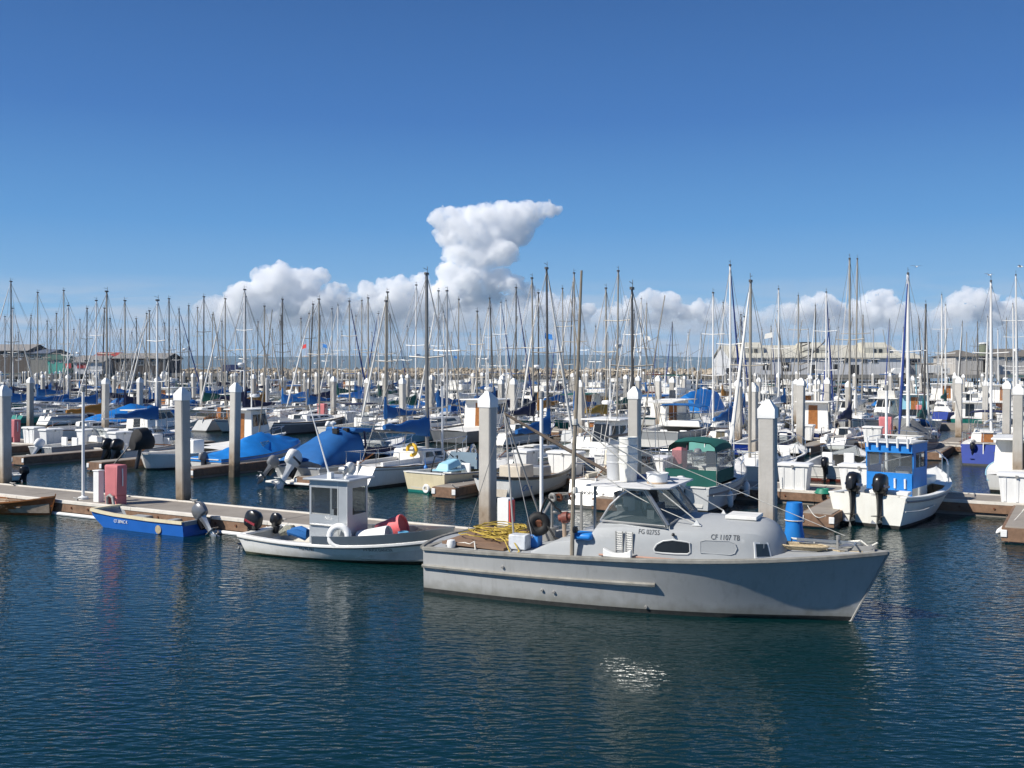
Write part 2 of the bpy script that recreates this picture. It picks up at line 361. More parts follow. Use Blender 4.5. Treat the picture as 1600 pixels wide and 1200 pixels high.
# ------------------------------------------------------------------ the air: one even, closed volume round the camera and everything on the ground
def haze():
    m = bpy.data.materials.new('sea_haze'); m.use_nodes = True; t = m.node_tree; t.nodes.clear()
    o = N(t, 'ShaderNodeOutputMaterial'); v = N(t, 'ShaderNodeVolumePrincipled', i_Density=HAZE, i_Anisotropy=0.0)
    v.inputs['Color'].default_value = (0.60, 0.80, 1.0, 1); t.links.new(v.outputs[0], o.inputs['Volume'])
    b = MB(); b.box(-19000, 19000, -600, 19200, -3.0, 330.0); h = b.build('haze', m, smooth=0); h['kind'] = 'stuff'
HAZE = 0.00004
haze()
cloud('long pale veil of low cloud under the heaped white clouds', [(x, 505 + 6 * math.sin(x * .05), 38) for x in range(340, 860, 30)] + [(x, 512 + 5 * math.sin(x * .07), 32) for x in range(875, 1680, 26)], 560, 478, D=26000.0, seed=9, vox=60.0, dens=0.0022, lev=0, rough=1.5)
cloud('tall flat-topped white thundercloud standing over the bank', [(688,343,16),(706,338,15),(724,341,16),(742,343,18),(762,338,18),(782,335,19),(802,334,19),(822,332,17),(842,330,14),(858,328,11),(871,327,8),(715,352,20),(760,352,24),(800,348,22),(832,342,15),(700,366,20),(735,372,28),(778,370,30),(812,362,22),(720,398,24),(752,404,26),(784,396,22),(706,430,21),(738,438,25),(772,440,22),(800,446,17),(822,458,15),(700,462,22),(735,468,24),(770,472,22),(805,474,18)], 526, 443, seed=1, rough=0.75)
cloud('broad heaped white cloud at the left end of the bank', [(358,484,20),(386,462,23),(422,443,24),(448,437,21),(480,442,22),(503,432,13),(522,458,15),(538,452,8),(410,480,28),(460,474,34),(502,482,28),(352,500,16),(385,505,22),(430,508,24),(480,508,24),(520,498,20)], 546, 468, seed=2)
cloud('low heaped cloud joining the left bank to the tall thundercloud', [(545,472,15),(575,457,16),(602,450,15),(627,451,18),(655,446,16),(680,460,17),(560,488,20),(612,480,30),(655,484,28),(600,508,20),(645,508,22),(682,492,20)], 546, 473, seed=3)
cloud('ragged low white cloud right of the tall thundercloud', [(845,486,10),(868,480,11),(892,478,13),(918,484,11),(880,496,14),(910,500,12)], 536, 486, seed=4, rough=0.9)
cloud('low white cloud in the gap between the mast groups', [(968,490,13),(990,478,15),(1014,472,18),(1044,474,20),(1070,490,15),(1000,498,18),(1040,500,20)], 540, 480, seed=8)
cloud('small pale cloud above the hills left of the warehouse', [(1092,482,13),(1112,478,11),(1128,486,13),(1108,496,15),(1170,488,8),(1184,492,7)], 536, 490, seed=5, rough=0.9)
cloud('twin-topped white cloud over the warehouse roof', [(1236,490,14),(1262,480,17),(1285,474,17),(1306,486,15),(1262,500,18),(1295,502,18),(1340,484,15),(1362,474,17),(1384,474,19),(1408,488,15),(1355,498,18),(1392,500,18),(1325,500,14)], 546, 478, seed=6)
cloud('white rounded cloud at the right edge', [(1474,490,13),(1494,476,17),(1520,470,18),(1546,474,19),(1572,486,17),(1590,482,16),(1620,488,18),(1500,498,20),(1540,500,20),(1580,504,18)], 546, 476, seed=7)

# ------------------------------------------------------------------ floating docks
DZ = 0.45
VROW = [36.0, 61.0, 84.0, 107.0, 130.0, 153.0, 176.0]
def slab(mb, a0, a1, c0, c1, z0, z1, mi=0):
    mb.hexa([uv(a0, c0, z0), uv(a1, c0, z0), uv(a1, c1, z0), uv(a0, c1, z0)], [uv(a0, c0, z1), uv(a1, c0, z1), uv(a1, c1, z1), uv(a0, c1, z1)], mi)
def a_range(c):
    k0, k1 = -0.535, 0.535                    # a little outside the frame on either side
    a0 = c * (k0 * 0.866 - 0.5) / (0.866 + 0.5 * k0 * 1.0) ; a1 = c * (k1 * 0.866 - 0.5) / (0.866 + 0.5 * k1)
    return a0, a1
WHALER = PLANKM
# the outer dock, close to the quay
def outer_dock():
    t = thing('floating_dock', 'long outer floating dock behind the grey fishing boat and the skiff', 'dock')
    c0, c1 = 20.45, 22.35; a0, a1 = -42.0, -4.9; L = 5.6; k = 0
    a = a0
    while a < a1 - 0.1:
        b = min(a + L, a1)
        m = MB(); slab(m, a + 0.012, b - 0.012, c0 + 0.09, c1 - 0.09, -0.25, DZ); m.build('deck_section', CONC, t, bevel=0.012)
        m = MB(); slab(m, a + 0.006, b - 0.006, c0, c0 + 0.085, 0.12, DZ - 0.075)
        for q in range(7):
            aa = a + 0.4 + q * 0.8
            if aa < b - .1: m.add(*bolt(uv(aa, c0 - 0.001, 0.27)), mi=1)
        m.build('timber_whaler', [WHALER, RUST], t)
        m = MB(); slab(m, a + 0.004, b - 0.004, c0 - 0.02, c0 + 0.12, DZ - 0.07, DZ + 0.03); m.build('edge_strip', EDGEW, t, bevel=0.01)
        m = MB(); slab(m, a + 0.004, b - 0.004, c1 - 0.10, c1 + 0.02, DZ - 0.07, DZ + 0.035); m.build('edge_strip', EDGEW, t, bevel=0.01)
        m = MB(); m.tube(uv(a + .05, c0 - 0.05, 0.05), uv(b - .05, c0 - 0.05, 0.05), 0.055, n=8); m.build('conduit_pipe', WHITEP, t)
        a = b
    return t
def bolt(p, r=0.035):
    vs = []; fs = []
    n = 6; d = -V * 0.03
    for kk in range(2):
        for j in range(n): vs.append(Vector(p) + d * kk + U * r * math.cos(j * math.pi / 3) + Vector((0, 0, r * math.sin(j * math.pi / 3))))
    fs = [tuple(range(n, 2 * n))] + [(j, (j + 1) % n, n + (j + 1) % n, n + j) for j in range(n)]
    return vs, fs
outer_dock()

FING = {}                                   # row -> finger positions along the dock
def berth_dock(r, c, label, a_first, step=6.6, flen=5.0):
    t = thing('floating_dock', label, 'dock', group='floating docks of the marina')
    w = 1.0; a0, a1 = a_range(c); near = r < 2
    a0 -= 3; a1 += 8
    L = 6.6; a = a0; n = 0
    while a < a1:
        m = MB(); slab(m, a + 0.01, a + L - 0.01, c - w, c + w, -0.2, DZ); 
        m.build('deck_section', CONC, t, bevel=0.012 if near else 0)
        if near:
            m = MB(); slab(m, a + .005, a + L - .005, c - w - 0.08, c - w, 0.12, DZ - 0.07)
            for q in range(6): m.add(*bolt(uv(a + .6 + q, c - w - 0.081, 0.27)), mi=1)
            m.build('timber_whaler', [WHALER, RUST], t)
            for cc in (c - w - 0.06, c + w + 0.0):
                m = MB(); slab(m, a + .004, a + L - .004, cc, cc + 0.1, DZ - 0.06, DZ + 0.03); m.build('edge_strip', EDGEW, t)
        a += L
    k = math.floor((a0 - a_first) / step); fl = []
    while a_first + k * step < a1:
        fl.append(a_first + k * step); k += 1
    if r == 0: fl = [-51.5, -45.0, -39.3, -33.4, -26.7, -20.1, -13.7, -6.9, -1.5, 5.0]
    FING[r] = fl
    for a in fl:
        for sgn in (-1, 1):
            x0, x1 = (c - w - 0.1 - flen, c - w - 0.1) if sgn < 0 else (c + w + 0.1, c + w + 0.1 + flen)
            m = MB(); slab(m, a - .42, a + .42, x0 + 0.06, x1, -0.15, DZ - 0.01)
            for e in (-1, 1): slab(m, a + e * .46 - .04, a + e * .46 + .04, x0 + 0.07, x1, 0.1, DZ - 0.03, 1)
            f = m.build('finger_pier', [CONC, WHALER], t, bevel=0.012 if near else 0)
            e0, e1 = (x0 - 0.02, x0 + 0.055) if sgn < 0 else (x1 - .055, x1 + .02)
            if near:
                m = MB(); slab(m, a - .5, a + .5, e0, e1, 0.05, DZ - 0.04); m.build('end_board', WHALER, f)
                for e in (-1, 1):
                    m = MB(); slab(m, a + e * .44 - .08, a + e * .44 + .08, e0 - 0.03, e0 - 0.003, 0.16, 0.36); m.build('corner_bumper', WHITEP, f, bevel=0.02)
    return t
berth_dock(0, 36.0, 'nearest berthing dock, its fingers holding the covered motorboats', -33.4 - 0.2)
for r in range(1, 7):
    names = ['', 'second berthing dock, behind the blue-tarped boats', 'third berthing dock counting back from the outer dock', 'fourth berthing dock, among the middle rows of masts', 'fifth berthing dock, two docks short of the last one', 'sixth berthing dock, last but one before the breakwater', 'last berthing dock before the breakwater and wharf']
    berth_dock(r, VROW[r], names[r], random.uniform(-3, 3))

# ------------------------------------------------------------------ pilings
PILE = mat('pile_concrete', (0.48, 0.46, 0.42), 0.9, var=0.12, scale=1.6, dirt=0.35, dcol=(0.22, 0.20, 0.17), streak=True, bump=0.25, bscale=18)
def stain(m, z0, z1, col, amp=1.4, top=0.85, sc=3.0):                      # tide and rust stain on the lower shaft
    t = m.node_tree; b = t.nodes['Principled BSDF']; src = b.inputs['Base Color'].links[0].from_socket
    c = N(t, 'ShaderNodeTexCoord'); s = N(t, 'ShaderNodeSeparateXYZ'); t.links.new(c.outputs['Object'], s.inputs[0])
    n = N(t, 'ShaderNodeTexNoise', i_Scale=sc, i_Detail=5.0); t.links.new(c.outputs['Object'], n.inputs['Vector'])
    k = N(t, 'ShaderNodeMath', operation='MULTIPLY_ADD'); k.inputs[1].default_value = amp; k.inputs[2].default_value = -amp / 2; t.links.new(n.outputs[0], k.inputs[0])
    a = N(t, 'ShaderNodeMath', operation='ADD'); t.links.new(k.outputs[0], a.inputs[0]); t.links.new(s.outputs['Z'], a.inputs[1])
    r = N(t, 'ShaderNodeMapRange', i_1=z1, i_2=z0, i_3=0.0, i_4=top); t.links.new(a.outputs[0], r.inputs[0])
    mx = N(t, 'ShaderNodeMix', data_type='RGBA'); mx.inputs['B'].default_value = (*col, 1); t.links.new(r.outputs[0], mx.inputs['Factor'])
    t.links.new(src, mx.inputs['A']); t.links.new(mx.outputs['Result'], b.inputs['Base Color'])
stain(PILE, 0.5, 1.9, (0.20, 0.13, 0.065)); stain(PILE, 0.25, 0.75, (0.045, 0.04, 0.03))
def per_object_tone(m, lo, hi):
    t = m.node_tree; b = t.nodes['Principled BSDF']; src = b.inputs['Base Color'].links[0].from_socket
    oi = N(t, 'ShaderNodeObjectInfo'); r = N(t, 'ShaderNodeMapRange', i_3=lo, i_4=hi); t.links.new(oi.outputs['Random'], r.inputs[0])
    sc = N(t, 'ShaderNodeVectorMath', operation='SCALE'); t.links.new(src, sc.inputs[0]); t.links.new(r.outputs[0], sc.inputs['Scale']); t.links.new(sc.outputs[0], b.inputs['Base Color'])
per_object_tone(PILE, 0.72, 1.12)
CAPM = mat('pile_cap_white', (0.74, 0.74, 0.72), 0.6, var=0.08, dirt=0.5, dcol=(0.42, 0.40, 0.35), streak=True)
_pm = {}; PR = random.Random(77)
def pile(p, label, h=4.1, w=0.36, group='concrete pilings of the marina', rz=None):
    key = (round(h, 1), w)
    t = thing('piling', label, 'piling', (p[0], p[1], 0), HU if rz is None else rz, group)
    t.rotation_euler = (rad(PR.uniform(-.7, .7)), rad(PR.uniform(-.7, .7)), HU + rad(PR.uniform(-4, 4)))
    h = key[0]
    if key not in _pm:
        q = w / 2; ch = 0.03
        ring = lambda s, z: [(x * s, y * s, z) for x, y in ((-q + ch, -q), (q - ch, -q), (q, -q + ch), (q, q - ch), (q - ch, q), (-q + ch, q), (-q, q - ch), (-q, -q + ch))]
        m = MB(); m.loft([ring(1, -0.6), ring(1, h - 0.3)]); a = m.build('shaft', PILE, t)
        m = MB(); e = q + 0.016
        m.loft([[(-e, -e, z), (e, -e, z), (e, e, z), (-e, e, z)] for z in (h - 0.42, h - 0.21)] + [[(-x, -x, h), (x, -x, h), (x, x, h), (-x, x, h)] for x in (0.045,)])
        b = m.build('cap', CAPM, t); _pm[key] = (a.data, b.data)
    else:
        for nm, me in zip(('shaft', 'cap'), _pm[key]):
            o = bpy.data.objects.new(nm, me); COL.objects.link(o); o.parent = t
    return t
NEARP = [(8, 22.5, 'tall piling at the far edge of the outer dock, cut by the photo edge'),
         (287, 22.5, 'tall piling on the outer dock between the blue punt and the tarped boat'),
         (762, 22.5, 'tall piling rising behind the stern of the grey fishing boat'),
         (1200, 22.5, 'biggest piling, close behind the cabin of the grey fishing boat')]
for px, c, lb in NEARP: pile(on_row(px, c), lb, 4.1 if px < 1000 else 3.95)
MIDP = [(366, 31.4, 'piling at the finger end beside the blue-tarped boat'), (992, 31.2, 'piling just behind the stacked white buckets'),
        (1177, 43.3, 'tan-stained piling next to the big front piling'), (1154, 55.6, 'thin piling left of the tan-stained one'),
        (629, 53.5, 'tan-based piling behind the boom with the blue sail cover'), (247, 53.0, 'piling with a light pole right in front of it'),
        (164, 43.5, 'grey piling beside the bright blue tarp'), (521, 60.8, 'weathered piling behind the dark grey sailboat'),
        (417, 68.5, 'piling in front of the purple sail cover'), (803, 55.5, 'piling left of the leaning trolling boom'),
        (1590, 43.6, 'piling at the right edge beside the white mast'), (1572, 55.5, 'thinner piling just left of the right edge one'),
        (1276, 66.5, 'piling left of the black sail cover'), (1293, 68.5, 'piling close beside the one left of the black sail cover'),
        (47, 44.0, 'piling at left half hidden by a blue furled sail'), (1050, 68.5, 'piling beside the maroon canvas cabin cruiser')]
for px, c, lb in MIDP: pile(on_row(px, c), lb, 4.1)
# ------------------------------------------------------------------ hulls (local: x from the stern to the bow, y to port, z up from the water)
class Hull:
    def __init__(s, L, B, fs, fm, fb, tw=0.85, rake=0.5, w0=0.92, w1=0.4, tm=0.42, p=2.2, draft=0.3, camber=0.0, trake=0.0, n=14, boot=0.09, kn=0.8, double=False):
        s.__dict__.update(locals())
    def F(s, t):
        a = s.fs; b = s.fm; c = s.fb; x = t     # parabola through stern, 0.45 and bow
        return a * (x - .45) * (x - 1) / (.45) + b * x * (x - 1) / (.45 * -.55) + c * x * (x - .45) / .55
    def b(s, t):
        if t < s.tm: k = s.tw + (1 - s.tw) * math.sin(math.pi / 2 * t / s.tm)
        else: k = max(0.0, 1 - ((t - s.tm) / (1 - s.tm)) ** s.p)
        if s.double: k *= min(1.0, max(0, t / 0.16) ** 0.5)
        return k * s.B / 2
    def pt(s, t, q, side):                      # q = height / freeboard; below 0 towards the keel
        f = s.F(t); b = s.b(t); w = s.w0 + (s.w1 - s.w0) * t * t
        if q >= 0: y = b * (w + (1 - w) * q ** s.kn); z = q * f
        else: y = b * w * (1 + q); z = q * s.draft * (1 - 0.3 * t ** 4)
        x = s.L * t - s.rake * t ** 3 * (1 - max(q, -.6)) + s.trake * (1 - t) ** 6 * (1 - max(q, -0.6))
        if s.camber and b > 0: x -= s.camber * (1 - t) ** 5 * (1 - (y / b) ** 2)
        return Vector((x, side * y, z))
    def sheer(s, t, side, inset=0.0, dz=0.0):
        p = s.pt(t, 1.0, side); y = max(0.0, abs(p.y) - inset); return Vector((p.x, side * y, p.z + dz))
    def t_of(s, x): return min(1.0, max(0.0, x / s.L))
    def skin(s, qs=None):
        mb = MB(); bt = s.boot
        qs = qs or [-1.0, -0.45, 0.0, None, 0.42, 0.72, 1.0]
        rows = []
        for i in range(s.n + 1):
            t = i / s.n; col = []
            for q in qs: col.append(bt / s.F(t) if q is None else q)
            rows.append(col)
        m = len(qs)
        for side in (1, -1):
            vs = [s.pt(i / s.n, rows[i][j], side) for i in range(s.n + 1) for j in range(m)]
            o = len(mb.v); mb.v += [tuple(v) for v in vs]
            for i in range(s.n):
                for j in range(m - 1):
                    a, b_, c, d = o + i * m + j, o + (i + 1) * m + j, o + (i + 1) * m + j + 1, o + i * m + j + 1
                    mb.f.append([a, b_, c, d] if side < 0 else [d, c, b_, a]); mb.m.append(1 if (qs[j + 1] is None or qs[j] is not None and qs[j] < 0) else 0)
        if not s.double:                         # transom
            k = 6; o = len(mb.v)
            for j in range(m):
                P = s.pt(0, rows[0][j], 1); w = P.y
                for a in range(k + 1):
                    y = w * (1 - 2 * a / k); x = P.x - (s.camber * (1 - (y / w) ** 2) * (w / max(s.b(0), 1e-6)) if s.camber and w > 1e-6 else 0)
                    mb.v.append((x, y, P.z))
            for j in range(m - 1):
                for a in range(k):
                    mb.f.append([o + j * (k + 1) + a, o + j * (k + 1) + a + 1, o + (j + 1) * (k + 1) + a + 1, o + (j + 1) * (k + 1) + a][::-1])
                    mb.m.append(1 if (qs[j + 1] is None or qs[j] is not None and qs[j] < 0) else 0)
        return mb
    def deck(s, drop=0.03, crown=0.05, t0=0.0, t1=1.0, inset=0.0, k=4):
        mb = MB(); rows = []; n = s.n
        ts = [t0 + (t1 - t0) * i / n for i in range(n + 1)]
        for t in ts:
            P = s.sheer(t, 1, inset, -drop); row = []
            for a in range(k + 1):
                u = 1 - 2 * a / k; y = P.y * u; x = P.x - (s.camber * (1 - t) ** 5 * (1 - u * u) if s.camber else 0)
                row.append((x, y, P.z + crown * (1 - u * u)))
            rows.append(row)
        mb.loft(rows, closed=False, cap=False); return mb
    def inner(s, floor, inset=0.06, t0=0.0, t1=0.97, sole_w=0.8):
        """inner skin and sole of an open boat"""
        mb = MB(); n = s.n; ts = [t0 + (t1 - t0) * i / n for i in range(n + 1)]; rows = []
        for i, t in enumerate(ts):
            A = s.sheer(t, 1, inset, -0.005); x = A.x + (inset if i == 0 else 0); y = max(A.y, 0.01); yf = y * sole_w
            rows.append([(x, y, A.z), (x, (y + yf) / 2 * 1.02, (A.z + floor) / 2), (x, yf, floor), (x, 0, floor), (x, -yf, floor), (x, -(y + yf) / 2 * 1.02, (A.z + floor) / 2), (x, -y, A.z)])
        mb.loft(rows[::-1], closed=False, cap=False)
        r = rows[0]; mb.add(r, [tuple(range(7))]); return mb
    def rim(s, w=0.09, h=0.04, t0=0.0, t1=1.0, transom=True, out=0.025):
        """gunwale cap: a flat band along the sheer, round the transom too"""
        mb = MB(); n = s.n + 4
        for side in (1, -1):
            rings = []
            for i in range(n + 1):
                t = t0 + (t1 - t0) * i / n; o = s.sheer(t, side); b = abs(o.y)
                yo = b + out; yi = max(b - w, 0.0)
                rings.append([(o.x, side * yo, o.z - h * .6), (o.x, side * yo, o.z + h * .4), (o.x, side * yi, o.z + h * .4), (o.x, side * yi, o.z - h * .6)])
            mb.loft(rings)
        if transom and not s.double:
            o = s.sheer(0, 1); y = o.y - w
            mb.box(o.x - out, o.x + w, -y, y, o.z - h * .6, o.z + h * .4)
        return mb
    def rail(s, r, q=1.0, t0=0.0, t1=1.0, out=0.02, sides=(1, -1), n=16, k=6, mb=None):
        mb = mb or MB()
        for side in sides:
            mb.path([s.pt(t0 + (t1 - t0) * i / n, q, side) + Vector((0, side * out, 0)) for i in range(n + 1)], r, k)
        return mb

def house(x0, x1, w0, w1, z0, z1, ra=0.1, rf=0.3, tum=0.08, za=None, zf=None, crown=0.05, z0f=None):
    """cabin block: aft/fore half widths, rake of both ends, tumblehome; returns its builder and its eight corners"""
    z0f = z0 if z0f is None else z0f; zf = z1 if zf is None else zf
    b = [(x0, -w0, z0), (x1, -w1, z0f), (x1, w1, z0f), (x0, w0, z0)]
    t = [(x0 + ra, -w0 + tum, z1), (x1 - rf, -w1 + tum, zf), (x1 - rf, w1 - tum, zf), (x0 + ra, w0 - tum, z1)]
    mb = MB(); mb.hexa(b, t)
    return mb, [Vector(p) for p in b], [Vector(p) for p in t]
def panel(a, b, c, d, u0, u1, v0, v1, off=0.006, th=0.012, slant=0.0):
    """thin pane lying on the face a-b (bottom) d-c (top)"""
    a, b, c, d = map(Vector, (a, b, c, d))
    f = lambda u, v: (a * (1 - u) + b * u) * (1 - v) + (d * (1 - u) + c * u) * v
    nrm = (b - a).cross(d - a).normalized()
    q = [f(u0, v0), f(u1, v0), f(u1 - slant, v1), f(u0 + slant, v1)]
    mb = MB(); mb.loft([[p - nrm * 0.004 for p in q], [p + nrm * (off + th) for p in q]]); return mb
def outboard(par, x, y, z, cowl, leg=None, sc=1.0, tilt=0.0, name='outboard_motor', stripe=None):
    """motor clamped at (x,y,z) on a transom; its parts hang under the boat's own part"""
    leg = leg or cowl; ct, st = math.cos(tilt), math.sin(tilt)
    def T(p): px_, py_, pz_ = p[0] * sc, p[1] * sc, p[2] * sc; return (x - 0.12 * sc + px_ * ct + pz_ * st, y + py_, z + pz_ * ct - px_ * st)
    m = MB(); rings = []
    for xx, w, z0, z1 in ((-0.34, 0.07, 0.12, 0.40), (-0.28, 0.13, 0.06, 0.50), (-0.12, 0.165, 0.03, 0.56), (0.06, 0.165, 0.04, 0.54), (0.16, 0.13, 0.09, 0.47), (0.20, 0.08, 0.16, 0.38)):
        zc, h = (z0 + z1) / 2, (z1 - z0) / 2
        rings.append([T((xx, w * (abs(math.cos(a)) ** .6) * (1 if math.cos(a) > 0 else -1), zc + h * (abs(math.sin(a)) ** .6) * (1 if math.sin(a) > 0 else -1))) for a in [2 * math.pi * j / 12 for j in range(12)]])
    m.loft(rings); cow = m.build('outboard_motor', cowl, par); 
    m = MB()
    ring = lambda z_, x0, x1, w: [T(p) for p in ((x0, 0, z_), ((x0 * .7 + x1 * .3), w, z_), ((x0 * .2 + x1 * .8), w * .9, z_), (x1, 0, z_), ((x0 * .2 + x1 * .8), -w * .9, z_), ((x0 * .7 + x1 * .3), -w, z_))]
    m.loft([ring(0.08, -0.24, 0.12, .11), ring(-0.1, -0.2, 0.05, .075), ring(-0.45, -0.19, 0.0, .05), ring(-0.6, -0.24, 0.03, .05), ring(-0.72, -0.25, 0.06, .055), ring(-0.78, -0.2, 0.02, .03), ring(-0.98, -0.13, -0.08, .01)])
    m.box(0, 0, 0, 0, 0, 0); m.v = m.v[:-8]; m.f = m.f[:-6]; m.m = m.m[:-6]
    pl = [T(p) for p in ((-0.36, -0.12, -0.52), (0.06, -0.1, -0.52), (0.06, 0.1, -0.52), (-0.36, 0.12, -0.52))]
    m.loft([pl, [(p[0], p[1], p[2] + 0.02) for p in pl]])
    m.build('drive_leg', leg, cow)
    m = MB()
    for q in range(3):
        a = q * 2.094 + 0.4
        m.poly([T((-0.28, 0, -0.70)), T((-0.33, 0.13 * math.cos(a - .35), -0.70 + .13 * math.sin(a - .35))), T((-0.29, 0.15 * math.cos(a + .3), -0.70 + .15 * math.sin(a + .3)))], 0.012)
    m.build('propeller', ALU, cow)
    m = MB(); m.hexa([T(p) for p in ((0.02, -.1, -.28), (0.16, -.1, -.28), (0.16, .1, -.28), (0.02, .1, -.28))], [T(p) for p in ((0.02, -.1, 0.06), (0.16, -.1, 0.06), (0.16, .1, 0.06), (0.02, .1, 0.06))])
    m.build('clamp_bracket', BLACKP, cow)
    if stripe:
        m = MB(); m.hexa([T(p) for p in ((-.25, -.16, .22), (.12, -.172, .18), (.12, .172, .18), (-.25, .16, .22))], [T(p) for p in ((-.25, -.16, .28), (.12, -.172, .25), (.12, .172, .25), (-.25, .16, .28))]); m.build('stripe', stripe, cow)
    return cow
def text(name, s, size, mats, par, loc, rot, ext=0.004, align='LEFT', sx=1.0, on=None, dirn=(0, 1, 0)):
    cu = bpy.data.curves.new(name, 'FONT'); cu.body = s; cu.size = size; cu.extrude = 0 if on else ext; cu.align_x = align; cu.resolution_u = 3
    o = bpy.data.objects.new(name, cu); COL.objects.link(o)
    me = bpy.data.meshes.new_from_object(o.evaluated_get(bpy.context.evaluated_depsgraph_get()))
    bpy.data.objects.remove(o); bpy.data.curves.remove(cu); me.name = name; me.materials.clear(); me.materials.append(mats)
    o = bpy.data.objects.new(name, me); COL.objects.link(o)
    if par: o.parent = par
    if on:                                       # lay the letters on the painted surface
        d = Vector(dirn); M = Matrix.Translation(loc) @ Euler(rot).to_matrix().to_4x4() @ Matrix.Diagonal((sx, 1, 1, 1))
        bv = BVHTree.FromPolygons([v.co[:] for v in on.data.vertices], [p.vertices[:] for p in on.data.polygons])
        for v in me.vertices:
            p = M @ v.co; hit = bv.ray_cast(p - d * .6, d)[0]; v.co = (hit if hit else p) - d * .010
        me.update(); return o
    o.location = loc; o.rotation_euler = rot; o.scale = (sx, 1, 1); return o
def fender(name, par, x, y, ztop, m=None, L=0.55, r=0.1):
    b = MB(); b.lathe([(0.02, ztop), (r * .7, ztop - .05), (r, ztop - .13), (r, ztop - L + .1), (r * .6, ztop - L + .02), (0.02, ztop - L)], 10, M=Matrix.Translation((x, y, 0)))
    b.tube((x, y, ztop), (x, y * 0.97, ztop + 0.25), 0.012); return b.build(name, m or WHITEP, par)
def drape(h, t0, t1, ridge, over=0.03, drop=0.12, sag=0.05, n=26, k=16, seed=0, y_sc=1.0):
    """cover from sheer to sheer over a ridge line: ridge(t) gives its height above the sheer"""
    rows = []
    for i in range(n + 1):
        t = t0 + (t1 - t0) * i / n; P = h.sheer(t, 1, -over); R = ridge(t); row = [(P.x, P.y, P.z - drop)]
        for a in range(k + 1):
            u = 1 - 2 * a / k; e = 1 - abs(u) ** 1.25; w = sag * (noise.noise((t * 9 + seed, u * 3, seed)) + 2.4 * abs(noise.noise((t * 16 + seed, u * 2.2 + t * 3, seed + 4)))) * (1 - abs(u) ** 3)
            row.append((P.x, P.y * u, P.z + R * e + w - sag * 0.6 * math.sin(abs(u) * math.pi) * (R > .3)))
        row.append((P.x, -P.y, P.z - drop)); rows.append(row)
    mb = MB(); mb.loft(rows, closed=False, cap=False)
    for r in (rows[0], rows[-1]): mb.add(r, [tuple(range(len(r)))])
    return mb

